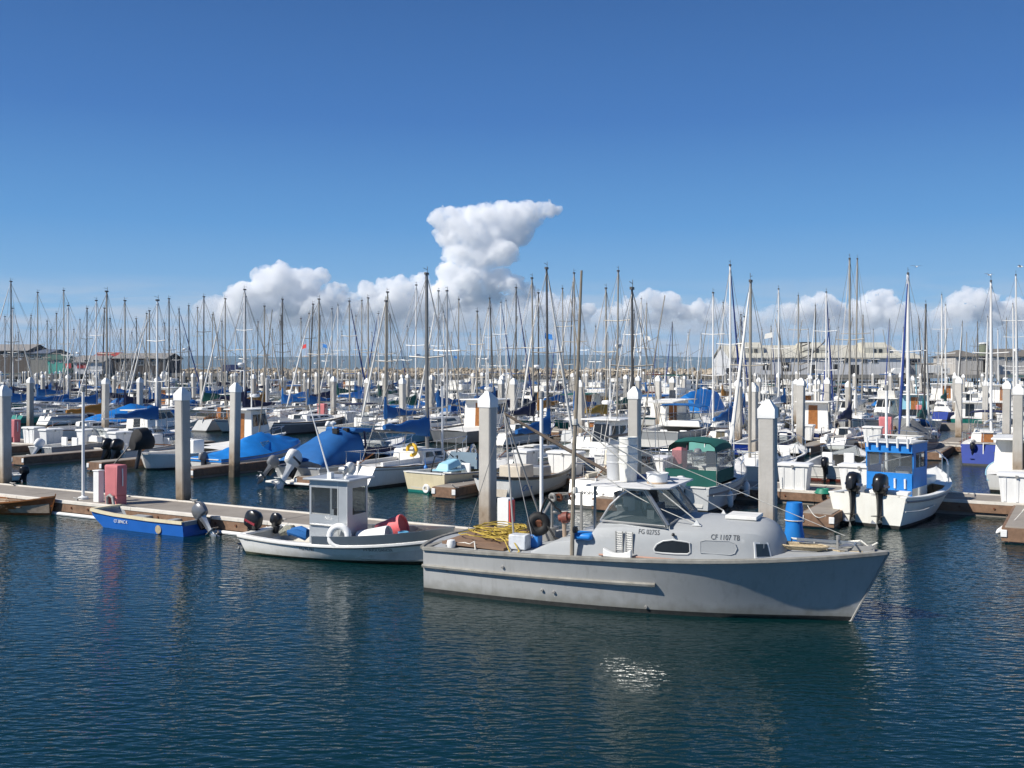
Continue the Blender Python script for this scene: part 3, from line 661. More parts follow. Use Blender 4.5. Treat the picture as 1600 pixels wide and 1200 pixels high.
# ------------------------------------------------------------------ sailing boats
def sailboat(label, loc, rz, L=8.0, B=None, hull=None, bottom=None, deck=None, mastH=10.5, mastM=None, cover=None, jib=None, ob=None, lod=1, group='sailing boats in the marina',
             stripe=None, cabin=None, door=None, boomup=0.0, wire=0.012, mr=0.07, dodger=None, sternname=None, name='sailboat', spread=1, f=None, cab=(0.36, 0.74, 0.42), lean=0.0, rudder=True, cov_len=0.78, bevel=True, tw=0.62, hullh=None):
    hull = hull or WHITE; deck = deck or DECKW; mastM = mastM or MASTG; bottom = bottom or ANTI; cabin = cabin or WHITE
    B = B or L * 0.32; fs, fm, fb = hullh or (0.085 * L + .1, 0.08 * L + .1, 0.115 * L + .12)
    t = thing(name, label, 'sailboat', loc, rz, group)
    h = Hull(L, B, fs, fm, fb, tw=tw, rake=0.11 * L, w0=0.86, w1=0.55, tm=0.45, p=2.0, draft=0.45, trake=-0.06 * L, n=(12 if lod < 2 else 8), boot=0.1)
    h.skin().build('hull', [hull, bottom], t)
    if lod < 2:
        h.deck(0.02, 0.06).build('deck', deck, t)
        h.rail(0.022, 1.0, k=5, n=12).build('toe_rail', TEAK if lod == 0 else (stripe or WHITE), t)
        if stripe: h.rail(0.03, 0.86, out=-0.008, k=4, n=12).build('cove_stripe', stripe, t)
    else: h.deck(0.0, 0.06, k=2).build('deck', deck, t)
    # trunk cabin
    x0, x1, ch = cab[0] * L, cab[1] * L, cab[2]; z = h.F(0.5); w0, w1 = h.b(cab[0]) * 0.66, h.b(cab[1]) * 0.62
    mb, b, tp = house(x0, x1, w0, w1, z - 0.05, z + ch, 0.05, 0.5, 0.09, zf=z + ch * .82, z0f=h.F(cab[1]) - .05)
    c = mb.build('cabin', cabin, t, bevel=0.05 if lod < 2 and bevel else 0)
    if lod < 2:
        for sd in (0, 1):
            q = (b[0], b[1], tp[1], tp[0]) if sd == 0 else (b[2], b[3], tp[3], tp[2])
            for u0, u1 in (((.1, .42), (.5, .82)) if sd == 0 else ((.18, .5), (.58, .9))):
                panel(*q, u0, u1, .42, .8, slant=.02).build('window', DGLASS, c)
        panel(b[3], b[0], tp[0], tp[3], .32, .68, .1, .96).build('companionway_door', door or DGLASS, c)
        m = MB(); m.box(x0 - 0.06, x0 + 0.9, -w0 * .38, w0 * .38, z + ch, z + ch + .05); m.build('sliding_hatch', DECKW, c)
        # cockpit well and coamings
        m = MB(); cx0, cx1 = 0.08 * L, x0 - 0.03; wy = h.b(.15) * .58
        for e in (-1, 1): m.box(cx0, cx1, e * wy - .06, e * wy + .06, h.F(.2) - 0.05, h.F(.2) + .2)
        m.build('cockpit_coaming', cabin, t)
        m = MB(); m.box(cx0 + .05, cx1 - .02, -wy + .07, wy - .07, h.F(.2) + .0, h.F(.2) + .055); m.build('cockpit_sole', mat('cockpit_sole_grey', (0.30, 0.29, 0.27), 0.8), t)  # one plain grey over the whole cockpit sole
    else:
        for q in ((b[0], b[1], tp[1], tp[0]), (b[2], b[3], tp[3], tp[2])): panel(*q, .15, .85, .45, .8).build('window', DGLASS, c)
    # mast
    mx = cab[1] * L - 0.45 * L * 0.0 - 0.12 * L; mz = z + ch * .9; top = mastH; fz = f
    m = MB(); ly = lean
    n = 8 if lod < 2 else 6
    m.path([(mx, 0, mz - .1), (mx - 0.02, ly * .5, (mz + top) / 2), (mx - 0.04, ly, top)], [mr, mr, mr * .8], n)
    ms = m.build('mast', mastM, t)
    m = MB(); m.box(mx - .16, mx + .08, ly - .045, ly + .045, top - .02, top + .08); m.tube((mx + .02, ly, top), (mx + .02, ly, top + .35), .012, n=4); m.tube((mx + .02, ly, top + .2), (mx - .28, ly, top + .26), .012, n=4)
    m.build('masthead', MASTD, ms)
    for k in range(spread):
        sz = mz + (top - mz) * ((0.52,) if spread == 1 else (0.36, 0.68))[k]; sw = B * 0.36
        m = MB(); m.path([(mx - .05, -sw, sz + .06), (mx, 0, sz), (mx - .05, sw, sz + .06)], 0.028, 5); m.build('spreader', mastM, ms)
    # boom with its cover
    bz = mz + 0.62; bl = mx - 0.10 * L
    m = MB(); m.tube((mx - .05, 0, bz), (mx - bl, 0, bz + boomup), 0.05, n=6); bo = m.build('boom', mastM, t)
    if cover:
        rings = []; kk = 9 if lod < 2 else 6
        for i in range(kk):
            u = i / (kk - 1); x = mx + 0.03 - (bl * cov_len + .1) * u; zc = bz + boomup * u * cov_len + 0.10
            rz_ = 0.30 * (1 - u) ** 1.5 + 0.15 - .04 * u; ry = 0.15 - 0.05 * u + (0.02 * math.sin(i * 2.3))
            zc += 0.05 * math.sin(i * 1.7 + L) * (0 < i < kk - 1)
            rings.append([(x, ry * math.cos(a), zc + rz_ * 0.5 + rz_ * math.sin(a)) for a in [2 * math.pi * j / 8 for j in range(8)]])
        m = MB(); m.loft(rings)
        m.loft([[(mx + dx + .02, dy, zz) for dx, dy in ((.13 * s_, 0), (0, .13 * s_), (-.15 * s_, 0), (0, -.13 * s_))] for zz, s_ in ((bz - .12, 1.0), (bz + .45, 1.0), (bz + .95, .8), (bz + 1.25, .55))])
        m.build('sail_cover', cover, bo)
    # standing rigging: two shrouds a side, backstay, forestay, lifts
    m = MB(); bow = h.sheer(.985, 1); T = Vector((mx, ly, top - .05)); fz = top if spread == 1 else top
    for s_ in (1, -1):
        ch_ = h.sheer(h.t_of(mx - .1), s_, .05); sp = Vector((mx - .05, s_ * B * .36, mz + (top - mz) * (.52 if spread == 1 else .68) + .06))
        m.tube(ch_, sp, wire, n=4); m.tube(sp, T, wire, n=4)
        if lod < 2: m.tube(ch_ + Vector((-.3, 0, 0)), (mx, 0, mz + (top - mz) * .5), wire, n=4)
    m.tube((0.02, 0, h.F(0)), T, wire, n=4); m.tube((mx - bl, 0, bz + boomup), T, wire * .8, n=4)
    if not jib: m.tube((bow.x, 0, bow.z), T, wire, n=4)
    r_ = m.build('rigging', WIRE, t); r_['kind'] = 'stuff'
    if jib:
        m = MB(); A = Vector((bow.x - .05, 0, bow.z + .35)); E = A.lerp(T, .94)
        m.path([A, A.lerp(E, .12), A.lerp(E, .5), E], [.04, .078, .065, .03], 7); m.tube(E, T, wire, n=4); m.build('furled_sail', jib, t)
    if lod < 2:                                  # rails fore and aft with stanchions and lifelines
        m = MB(); P = [h.sheer(q, s_, .06, .55) for q, s_ in ((.80, 1), (.92, 1), (.985, 1), (.92, -1), (.80, -1))]
        m.path(P, .016, 5)
        for q, s_ in ((.80, 1), (.92, 1), (.92, -1), (.80, -1)): m.tube(h.sheer(q, s_, .06), h.sheer(q, s_, .06, .55), .014, n=5)
        m.build('pulpit', STEEL, t)
        m = MB(); P = [h.sheer(q, s_, .06, .55) for q, s_ in ((.16, 1), (0.0, 1), (0.0, -1), (.16, -1))]; m.path(P, .016, 5)
        for q, s_ in ((.16, 1), (0.01, 1), (0.01, -1), (.16, -1)): m.tube(h.sheer(q, s_, .06), h.sheer(q, s_, .06, .55), .014, n=5)
        m.build('stern_rail', STEEL, t)
        for q in (.34, .5, .66):
            for s_ in (1, -1):
                if lod == 0 or q == .5:
                    m = MB(); m.tube(h.sheer(q, s_, .06), h.sheer(q, s_, .06, .55), .013, n=5); m.build('stanchion', STEEL, t)
        m = MB()
        for s_ in (1, -1): m.path([h.sheer(.16 + .64 * i / 6, s_, .06, .54) for i in range(7)], .007, 4)
        m.build('lifeline', STEEL, t)
        if rudder:
            m = MB(); m.poly([(-.05, 0, -.3), (.0, 0, h.F(0) + .1), (-.12, 0, h.F(0) + .1), (-.34, 0, -.3)], .04); m.build('rudder', deck, t)
            m = MB(); m.tube((-.05, 0, h.F(0) + .1), (1.1, 0.1, h.F(0) + .45), .022); m.build('tiller', TEAK, t)
    if ob: outboard(t, h.pt(0, 1, 1).x - .02, h.b(0) * .45, h.F(0) * .7, ob, sc=.75, tilt=0)
    if dodger:
        m = MB(); rows = []
        for i in range(5):
            u = i / 4; x = x0 - .55 + 1.25 * u; hh = (0.62, .72, .7, .5, .08)[i]
            rows.append([(x, w0 * 1.02 * math.cos(a), z + ch * .75 + hh * abs(math.sin(a)) ** .7) for a in [math.pi * j / 8 for j in range(9)]])
        m.loft(rows, closed=False, cap=False); m.build('spray_hood', dodger, c)
    if sternname: text('stern_lettering', sternname, .2, BLACKP, t, (h.pt(0, .55, 1).x - .03, h.b(0) * .5, h.F(0) * .5), (rad(90), 0, rad(-90)))
    return t, h

# ------------------------------------------------------------------ motor boats
def motorboat(label, loc, rz, kind='cuddy', L=6.5, B=None, hull=None, bottom=None, deck=None, canopy=None, ob=None, n_ob=1, tilt=0.0, lod=1, group='motor boats in the marina', name='motorboat', cat='motorboat',
              stripe=None, roofM=None, rails=True, cover=None, obsc=1.0, houseM=None, radar=False, hullh=None, name_text=None, tw=.88, antenna=False):
    hull = hull or WHITE; deck = deck or DECKW; B = B or L * .36; bottom = bottom or ANTI; houseM = houseM or WHITE
    fs, fm, fb = hullh or (.06 * L + .25, .07 * L + .25, .10 * L + .35)
    t = thing(name, label, cat, loc, rz, group)
    h = Hull(L, B, fs, fm, fb, tw=tw, rake=.13 * L, w0=.88, w1=.25, tm=.38, p=2.3, draft=.3, trake=.05 * L * .5, n=(12 if lod < 2 else 8), boot=.1)
    h.skin().build('hull', [hull, bottom], t)
    if lod < 2: h.rail(.03, 1.0, k=5, n=12, out=.01).build('rub_rail', stripe or GREYP, t)
    if stripe and lod < 2: h.rail(.05, .72, out=-.02, k=4, n=12).build('side_stripe', stripe, t)
    zs = h.F(.4)
    if kind in ('cuddy', 'console', 'runabout'):
        tf = {'cuddy': .50, 'console': .80, 'runabout': .58}[kind]
        h.deck(.0, .10 if kind != 'console' else .02, tf, 1.0).build('foredeck', deck, t)
        if lod < 2:
            h.inner(.18, .10, 0.0, tf).build('cockpit_lining', mat('cockpit_white', (.62, .61, .57), .6, var=.1, dirt=.3, dcol=(.3, .28, .24)), t)
            h.rim(.12, .04, 0, tf).build('gunwale', deck, t)
            for e in (-1, 1):
                m = MB(); xs = L * (tf - .12); m.box(xs - .5, xs, e * B * .2 - .22, e * B * .2 + .22, .2, .62); m.box(xs - .56, xs - .46, e * B * .2 - .22, e * B * .2 + .22, .55, 1.02); m.build('seat', WHITEP, t, bevel=.03)
        else: h.deck(.12, .0, 0, tf, inset=.06, k=2).build('cockpit_sole', GREYP, t)
    else:
        h.deck(.0, .08, k=4 if lod < 2 else 2).build('deck', deck, t)
    def wind(x, zb, w, hh, rk, glassM, frame=True):        # wrap-round windscreen
        A = [(x - .75, w * 1.02, zb), (x, w * .72, zb + .02), (x, -w * .72, zb + .02), (x - .75, -w * 1.02, zb)]
        Tt = [(p[0] - rk, p[1] * .93, p[2] + hh) for p in A]
        ws = None
        for i in range(3):
            m = MB(); m.poly([A[i], A[i + 1], Tt[i + 1], Tt[i]], .012); o = m.build('windscreen', glassM, t)
        if frame and lod < 2:
            m = MB(); m.path(Tt, .02, 5)
            for a_, b_ in zip(A, Tt): m.tube(a_, b_, .02, n=5)
            m.build('windscreen_frame', ALU, t)
        return A, Tt
    if kind in ('cuddy', 'runabout'):
        xw = L * (.62 if kind == 'cuddy' else .60); zb = h.F(.6) + .06
        if kind == 'cuddy':
            mb, b, tp = house(L * .48, L * .84, h.b(.5) * .78, h.b(.84) * .55, h.F(.6) - .05, h.F(.6) + .34, .02, .8, .1, zf=h.F(.8) + .1, z0f=h.F(.84) - .04)
            c = mb.build('cabin', houseM, t, bevel=.06 if lod < 2 else 0)
            for q in ((b[0], b[1], tp[1], tp[0]), (b[2], b[3], tp[3], tp[2])): panel(*q, .25, .7, .35, .75, slant=.03).build('window', DGLASS, c)
            zb = h.F(.6) + .33; xw = L * .62
        A, Tt = wind(xw, zb, h.b(.55) * .74, .42, .3, DGLASS if lod == 2 else PANE)
        if canopy:
            m = MB(); rows = []; zt = zb + .95
            for i in range(4):
                u = i / 3; x = xw - 2.0 + 1.75 * u
                rows.append([(x, h.b(.4) * .88 * s_, zt + dz + (.06 if 0 < i < 3 else -.02)) for s_, dz in ((1, -.1), (.85, 0), (.4, .05), (-.4, .05), (-.85, 0), (-1, -.1))])
            m.loft(rows, closed=False, cap=False); lo = [[(p[0], p[1], p[2] - .03) for p in r] for r in rows][::-1]; m.loft(lo, closed=False, cap=False)
            m.build('canopy', canopy, t)
            m = MB()
            for x in (xw - 1.95, xw - .3):
                for e in (-1, 1): m.tube((x, e * h.b(.4) * .88, zt - .1), (xw - 1.1, e * h.b(.4) * .9, h.F(.35)), .016, n=5)
            m.build('canopy_frame', STEEL, t)
    if kind == 'console':
        m = MB(); m.box(L * .42, L * .54, -.35, .35, .18, 1.25); m.build('console', houseM, t, bevel=.05)
        m = MB(); m.poly([(L * .54, -.35, 1.25), (L * .54, .35, 1.25), (L * .50, .3, 1.65), (L * .50, -.3, 1.65)], .012); m.build('windscreen', PANE, t)
        if canopy:
            m = MB(); m.box(L * .3, L * .6, -.75, .75, 2.2, 2.26); m.build('canopy', canopy, t)
            m = MB()
            for x in (L * .33, L * .57):
                for e in (-1, 1): m.tube((x, e * .6, 2.2), (x, e * .5, .3), .022, n=5)
            m.path([(L * .33, -.6, 2.17), (L * .57, -.6, 2.17), (L * .57, .6, 2.17), (L * .33, .6, 2.17), (L * .33, -.6, 2.17)], .02, 5)
            m.build('canopy_frame', STEEL, t)
    if kind in ('cruiser', 'flybridge', 'trawler'):
        za = h.F(.45)
        if kind == 'trawler': x0, x1, hh = L * .42, L * .74, 1.75
        elif kind == 'flybridge': x0, x1, hh = L * .25, L * .78, 1.35
        else: x0, x1, hh = L * .30, L * .76, 1.15
        mb, b, tp = house(x0, x1, h.b(.4) * .82, h.b(.74) * .62, za - .05, za + hh, .06, .45 if kind == 'trawler' else 1.1, .10, z0f=h.F(.76) - .05)
        c = mb.build('cabin', houseM, t, bevel=.06 if lod < 2 else 0)
        for q in ((b[0], b[1], tp[1], tp[0]), (b[2], b[3], tp[3], tp[2])):
            for u0, u1 in (((.08, .34), (.40, .64), (.70, .92))):
                panel(*q, u0, u1, .5, .86).build('window', DGLASS, c)
        for u0, u1 in ((.06, .48), (.52, .94)): panel(b[1], b[2], tp[2], tp[1], u0, u1, .45, .9).build('windscreen', DGLASS, c)
        panel(b[3], b[0], tp[0], tp[3], .35, .65, .05, .9).build('cabin_door', DGLASS if kind != 'trawler' else TEAK, c)
        m = MB(); m.box(tp[0].x - .5, tp[1].x + .25, tp[0].y - .14, tp[3].y + .14, za + hh + .002, za + hh + .07); m.build('roof', roofM or WHITE, c, bevel=.02 if lod < 2 else 0)
        if kind == 'flybridge':
            zf = za + hh + .07; m = MB(); m.loft([[(x0 + .3, -.9, zf), (x0 + 1.9, -.75, zf), (x0 + 1.9, .75, zf), (x0 + .3, .9, zf)], [(x0 + .1, -.95, zf + .55), (x0 + 2.3, -.7, zf + .6), (x0 + 2.3, .7, zf + .6), (x0 + .1, .95, zf + .55)]]); m.build('flybridge', houseM, c, bevel=.04)
            if canopy:
                m = MB(); m.box(x0 - .1, x0 + 2.0, -.95, .95, zf + 1.75, zf + 1.82); m.build('canopy', canopy, c)
                m = MB()
                for x in (x0 + .2, x0 + 1.7):
                    for e in (-1, 1): m.tube((x, e * .85, zf + 1.75), (x, e * .85, zf + .5), .02, n=5)
                m.path([(x0 + .2, -.85, zf + 1.72), (x0 + 1.7, -.85, zf + 1.72), (x0 + 1.7, .85, zf + 1.72), (x0 + .2, .85, zf + 1.72), (x0 + .2, -.85, zf + 1.72)], .02, 5)
                m.build('canopy_frame', STEEL, c)
        elif canopy:
            m = MB(); m.hexa([(0.04 * L, -h.b(.2) * .85, za + hh - .1), (x0 + .1, -h.b(.3) * .8, za + hh + .0), (x0 + .1, h.b(.3) * .8, za + hh + .0), (0.04 * L, h.b(.2) * .85, za + hh - .1)], [(0.04 * L, -h.b(.2) * .8, za + hh - .04), (x0 + .1, -h.b(.3) * .75, za + hh + .072), (x0 + .1, h.b(.3) * .75, za + hh + .072), (0.04 * L, h.b(.2) * .8, za + hh - .04)])
            m.build('canopy', canopy, t)
            m = MB()
            for e in (-1, 1): m.tube((.06 * L, e * h.b(.2) * .82, za + hh - .1), (.06 * L, e * h.b(.1) * .9, h.F(.05)), .02, n=5)
            m.tube((.06 * L, -h.b(.2) * .82, za + hh - .1), (.06 * L, h.b(.2) * .82, za + hh - .1), .02, n=5)
            m.build('canopy_frame', STEEL, t)
        if radar or kind == 'trawler':
            zt = za + hh + .07; m = MB(); m.tube((x0 + .8, 0, zt), (x0 + .8, 0, zt + (2.6 if kind == 'trawler' else .9)), .045, .03, n=6); 
            ms = m.build('mast', houseM, t)
            m = MB(); m.lathe([(.02, 0), (.26, .02), (.28, .1), (.24, .18), (.02, .2)], 10, M=Matrix.Translation((x0 + 1.05, 0, zt + .6))); m.build('radar_dome', WHITEP, ms)
            if kind == 'trawler':
                m = MB()
                for e in (-1, 1): m.tube((x0 + .3, e * h.b(.4), za + .2), (x0 + .1, e * (h.b(.4) + 1.2), za + 7.2), .04, .025, n=5)
                m.build('trolling_pole', MASTT, t)
                m = MB()
                for e in (-1, 1): m.tube((x0 + .8, 0, zt + 2.5), (x0 + .15, e * (h.b(.4) + .9), za + 5.4), .012, n=4)
                m.build('stay', WIRE, t)
    if cover:
        cv, rg = cover; drape(h, .0, .98, rg, seed=L * 3.1).build('cover', cv, t)
    if rails and lod < 2:
        m = MB(); pts = [h.sheer(q, s_, .07, .45) for q, s_ in ((.55, 1), (.72, 1), (.88, 1), (.975, 1), (.88, -1), (.72, -1), (.55, -1))]
        pts[3].y = 0; m.path(pts, .015, 5)
        for q in (.57, .72, .88):
            for s_ in (1, -1): m.tube(h.sheer(q, s_, .07), h.sheer(q, s_, .07, .45), .013, n=5)
        m.build('bow_rail', STEEL, t)
    if antenna:
        m = MB(); m.tube((L * .5, B * .3, zs + .6), (L * .42, B * .34, zs + 3.4), .014, .006, n=5); m.build('antenna', WHITEP, t)
    if ob:
        x = h.pt(0, .8, 1).x
        for i in range(n_ob):
            y = 0 if n_ob == 1 else (-.36, .36)[i]
            outboard(t, x, y, fs * .85, ob, sc=obsc, tilt=tilt)
    if name_text: text('stern_lettering', name_text, .22, BLACKP, t, (h.pt(0, .6, 1).x - .04, h.b(0) * .55, fs * .5), (rad(90), 0, rad(-90)))
    return t, h
# ------------------------------------------------------------------ the grey fishing boat in front
GRB = mat('grey_boat_paint', (0.39, 0.392, 0.382), 0.55, var=0.07, scale=1.1, dirt=0.42, dcol=(0.24, 0.235, 0.22), streak=True)
GRC = mat('grey_cabin_paint', (0.36, 0.375, 0.38), 0.6, var=0.06, scale=2, dirt=0.2, dcol=(0.27, 0.27, 0.26))
GRD = mat('grey_deck_paint', (0.32, 0.335, 0.345), 0.75, var=0.08, scale=3, dirt=0.3, dcol=(0.25, 0.24, 0.22))
RAILW = mat('worn_rail_wood', (0.25, 0.242, 0.215), 0.8, var=0.25, scale=5, dirt=0.5, dcol=(0.12, 0.10, 0.075))
LETTER = mat('dark_lettering', (0.05, 0.055, 0.06), 0.7, var=0.2)
def scuffs(m, col, lo, hi, sc, st):
    t = m.node_tree; b = t.nodes['Principled BSDF']; src = b.inputs['Base Color'].links[0].from_socket
    c = N(t, 'ShaderNodeTexCoord'); mp = N(t, 'ShaderNodeMapping'); mp.inputs['Scale'].default_value = sc; t.links.new(c.outputs['Object'], mp.inputs[0])
    n = N(t, 'ShaderNodeTexNoise', i_Scale=1.0, i_Detail=7.0, i_Roughness=0.7); t.links.new(mp.outputs[0], n.inputs['Vector'])
    r = N(t, 'ShaderNodeMapRange', i_1=lo, i_2=hi, i_3=0.0, i_4=st); t.links.new(n.outputs[0], r.inputs[0])
    mx = N(t, 'ShaderNodeMix', data_type='RGBA'); mx.inputs['B'].default_value = (*col, 1); t.links.new(r.outputs[0], mx.inputs['Factor'])
    t.links.new(src, mx.inputs['A']); t.links.new(mx.outputs['Result'], b.inputs['Base Color'])
scuffs(GRB, (.58, .58, .56), .66, .72, (3, 3, 2.2), .6); scuffs(GRB, (.20, .16, .12), .66, .76, (16, 16, .8), .55); scuffs(GRC, (.52, .53, .53), .62, .72, (3, 3, 3), .5); scuffs(GRC, (.22, .18, .14), .68, .76, (14, 14, 1.2), .5); scuffs(GRD, (.48, .47, .44), .6, .72, (4, 4, 4), .6)
stain(GRB, 0.07, 0.30, (0.17, 0.165, 0.13), .35, .7, 4.0); stain(WHITE, 0.03, 0.22, (0.42, 0.39, 0.27), .25, .6, 4.0)
def grey_boat():
    A = -25.0
    t = thing('fishing_boat', 'old grey cabin fishing boat with white buckets on its roof, filling the front right', 'fishing boat', (-1.33, 22.1, 0), rad(A))
    h = Hull(9.08, 2.85, .93, 1.05, 1.33, tw=.90, rake=.66, w0=.94, w1=.26, tm=.40, p=2.9, draft=.35, camber=.22, n=30, boot=.085, kn=1.2)
    h.skin([-1.0, -.4, 0.0, None, .25, .45, .65, .82, 1.0]).build('hull', [GRB, ANTI], t, smooth=50)
    h.deck(.02, .05, k=8).build('deck', GRD, t)
    m = h.rim(.10, .07, out=.045)
    m.build('gunwale', RAILW, t, bevel=.008)
    m = MB(); pts = []
    for i in range(9):
        y = h.b(0) * (1 - i / 4); pts.append((h.pt(0, 1, 1).x - .22 * (1 - (y / h.b(0)) ** 2) - .02, y, h.F(0) + .02))
    m.path(pts, .05, 6); m.build('stern_rail', RAILW, t)
    m = MB(); m.path([h.pt(.0 + .56 * i / 16, .60 - .05 * i / 16, -1) + Vector((0, -.035, 0)) for i in range(17)], .042, 6); m.build('rub_strake', RAILW, t)
    m = MB(); m.path([h.pt(.0 + .56 * i / 16, .60 - .05 * i / 16, 1) + Vector((0, .035, 0)) for i in range(17)], .042, 6); m.build('rub_strake', RAILW, t)
    m = MB(); m.path([h.pt(1.0, q, 1) + Vector((.012, 0, 0)) for q in (-.3, 0, .3, .6, 1.0)], .022, 6); m.build('stem_band', ALUD, t)
    for s_, q in ((.6, .55), (1.9, .72), (3.0, .28), (4.9, .12), (2.75, .3)):
        P = h.pt(s_ / h.L, q, -1); m = MB(); m.lathe([(.0, 0), (.03, 0), (.03, .03), (.018, .035), (.0, .012)], 8, M=Matrix.Translation(P) @ Matrix.Rotation(rad(90), 4, 'X')); m.build('through_hull', ALUD, t)
    # trunk cabin, from the aft coaming to the rounded nose
    st = [(2.40, 1.12, 1.02), (2.9, 1.14, 1.25), (3.5, 1.15, 1.33), (3.62, 1.15, 1.40), (3.78, 1.15, 1.62), (4.3, 1.15, 1.68), (5.2, 1.12, 1.68), (6.1, 1.02, 1.68), (6.6, .92, 1.68), (6.82, .85, 1.67), (6.97, .75, 1.62), (7.10, .62, 1.53), (7.20, .48, 1.38), (7.28, .34, 1.18)]
    rings = []
    for s_, w, z in st:
        zb = h.F(s_ / h.L) - .08; hh = z - zb; c = .13 if s_ > 3.6 else .02; rr = min(.16, hh * .45) if s_ > 3.6 else .03
        row = [(s_, -w - .02, zb), (s_, -w, zb + hh * .5), (s_, -w + .02, z - rr), (s_, -w + .02 + rr * .3, z - rr * .3), (s_, -w + .02 + rr, z)]
        row += [(s_, -w * .5, z + c * .75), (s_, 0, z + c), (s_, w * .5, z + c * .75)]
        row += [(s_, w - .02 - rr, z), (s_, w - .02 - rr * .3, z - rr * .3), (s_, w - .02, z - rr), (s_, w, zb + hh * .5), (s_, w + .02, zb)]
        rings.append(row)
    m = MB(); m.loft(rings, closed=False); tr = m.build('trunk_cabin', GRC, t, smooth=35)
    ys = lambda s_: -np.interp(s_, [k[0] for k in st], [k[1] for k in st])
    def side(s_, z, off=.0):                       # a point on the near cabin side
        return Vector((s_, ys(s_) - off - .006, z))
    def plate(name, pts, mm, off=.004, th=.012, frame=None, fr=.014):
        m = MB(); q = [side(a, b_, off) for a, b_ in pts]; m.loft([q, [p + Vector((0, -th, 0)) for p in q]]); o = m.build(name, mm, tr)
        if frame:
            m = MB(); m.path([p + Vector((0, -th, 0)) for p in q] + [q[0] + Vector((0, -th, 0)), q[1] + Vector((0, -th, 0))], fr, 6); m.build('window_frame', frame, tr)
        return o
    ov = [(5.52, 1.19), (5.40, 1.23), (5.02, 1.20)]
    oval = [(5.00, 1.21), (4.98, 1.27), (5.04, 1.36), (5.16, 1.43), (5.34, 1.46), (5.60, 1.44), (5.66, 1.42), (5.67, 1.25), (5.62, 1.21), (5.4, 1.20), (5.15, 1.20)][::-1]
    plate('oval_window', oval, DGLASS, .0, .01, mat('window_trim', (.55, .56, .55), .5), .016)
    pl = [(5.86, 1.25), (5.86, 1.46), (5.95, 1.49), (6.38, 1.49), (6.48, 1.45), (6.52, 1.36), (6.48, 1.27), (6.4, 1.24)]
    plate('blanking_plate', pl, GRC, .0, .014, GRC, .007)
    for x in (4.22, 4.42):                          # louvred vents
        m = MB()
        for a, b_ in (((x, 1.16), (x + .015, 1.56)), ((x + .135, 1.16), (x + .15, 1.56))):
            p, q = side(a[0], a[1]), side(b_[0], b_[1]); m.box(p.x, q.x, p.y - .02, p.y, p.z, q.z)
        m.build('vent_frame', ALUD, tr)
        for k in range(9):
            z = 1.18 + k * .043; p = side(x + .018, z); m = MB(); m.hexa([(p.x, p.y - .004, z), (p.x + .115, p.y - .004, z), (p.x + .115, p.y, z + .008), (p.x, p.y, z + .008)], [(p.x, p.y - .028, z + .022), (p.x + .115, p.y - .028, z + .022), (p.x + .115, p.y, z + .032), (p.x, p.y, z + .032)]); m.build('louvre_slat', mat('louvre_white', (.72, .72, .70), .4, .3), tr)
    for e, nm in ((-1, 'front_window'), (1, 'front_window')):     # nose windows on the rounded corners
        a = [Vector((6.83, e * .875, 1.19)), Vector((7.09, e * .655, 1.18)), Vector((7.02, e * .64, 1.46)), Vector((6.80, e * .84, 1.48))]
        if e > 0: a = [a[1], a[0], a[3], a[2]]
        c = sum(a, Vector()) / 4; n_ = (a[1] - a[0]).cross(a[3] - a[0]).normalized(); 
        m = MB(); m.loft([[p - n_ * .06 for p in a], [p + n_ * .022 for p in a]]); m.build('window_surround', mat('white_trim', (.66, .67, .66), .5), tr)
        m = MB(); b4 = [c + (p - c) * .80 for p in a]; m.loft([[p + n_ * .012 for p in b4], [p + n_ * .03 for p in b4]]); m.build(nm, DGLASS, tr)
    m = MB(); m.box(6.15, 6.75, -.30, .35, 1.80, 1.87); m.build('hatch', DECKW, tr, bevel=.012)
    text('registration_lettering', 'FG 02755', .125, LETTER, tr, side(4.66, 1.535, .016), (rad(90), 0, 0), .003, sx=.85, on=tr)
    text('registration_lettering', 'CF 1107 TB', .13, LETTER, tr, side(6.04, 1.51, -.035), (rad(90), 0, 0), .003, sx=.82, on=tr)
    for x, y, z in ((5.72, -.78, 1.71), (5.9, .66, 1.72)):
        m = MB(); m.box(x - .09, x + .09, y - .05, y + .05, z, z + .015); m.poly([(x - .06, y - .01, z + .015), (x + .06, y - .01, z + .015), (x, y - .01, z + .12)], .02); m.build('stay_eye', mat('white_trim', (.66, .67, .66), .5), tr)
    m = MB(); p = side(5.35, 1.56); m.lathe([(0, 0), (.035, 0), (.02, .05), (0, .06)], 8, M=Matrix.Translation(p) @ Matrix.Rotation(rad(90), 4, 'X')); m.build('side_light', BLACKP, tr)
    # wheelhouse: glazed frame under a flat roof
    zb, zt = 1.70, 2.36
    for e in (-1, 1):
        q = [(3.82, e * .90, zb), (5.20, e * 1.09, zb), (4.72, e * .925, zt - .02), (4.42, e * .882, zt - .02), (4.24, e * .874, zt - .13)]
        m = MB(); m.poly(q if e < 0 else q[::-1], .012); m.build('side_window', SALTG, t)
        m = MB(); m.path([q[0], (4.02, e * .885, zt - .34)] + [q[4], q[3], q[2], q[1], q[0], (4.02, e * .885, zt - .34)], .027, 6); m.build('window_frame', ALU, t)
    W0 = [(5.24, -1.07, zb + .02), (5.36, 0, zb + .14), (5.24, 1.07, zb + .02)]; W1 = [(4.76, -.93, zt), (4.84, 0, zt + .02), (4.76, .93, zt)]
    for i in (0, 1):
        m = MB(); m.poly([W0[i], W0[i + 1], W1[i + 1], W1[i]], .012); m.build('windscreen', PANE, t)
    for i in range(3):
        m = MB(); m.tube(W0[i], W1[i], .032, n=6); m.build('windscreen_post', ALU if i == 0 else ALUD, t)
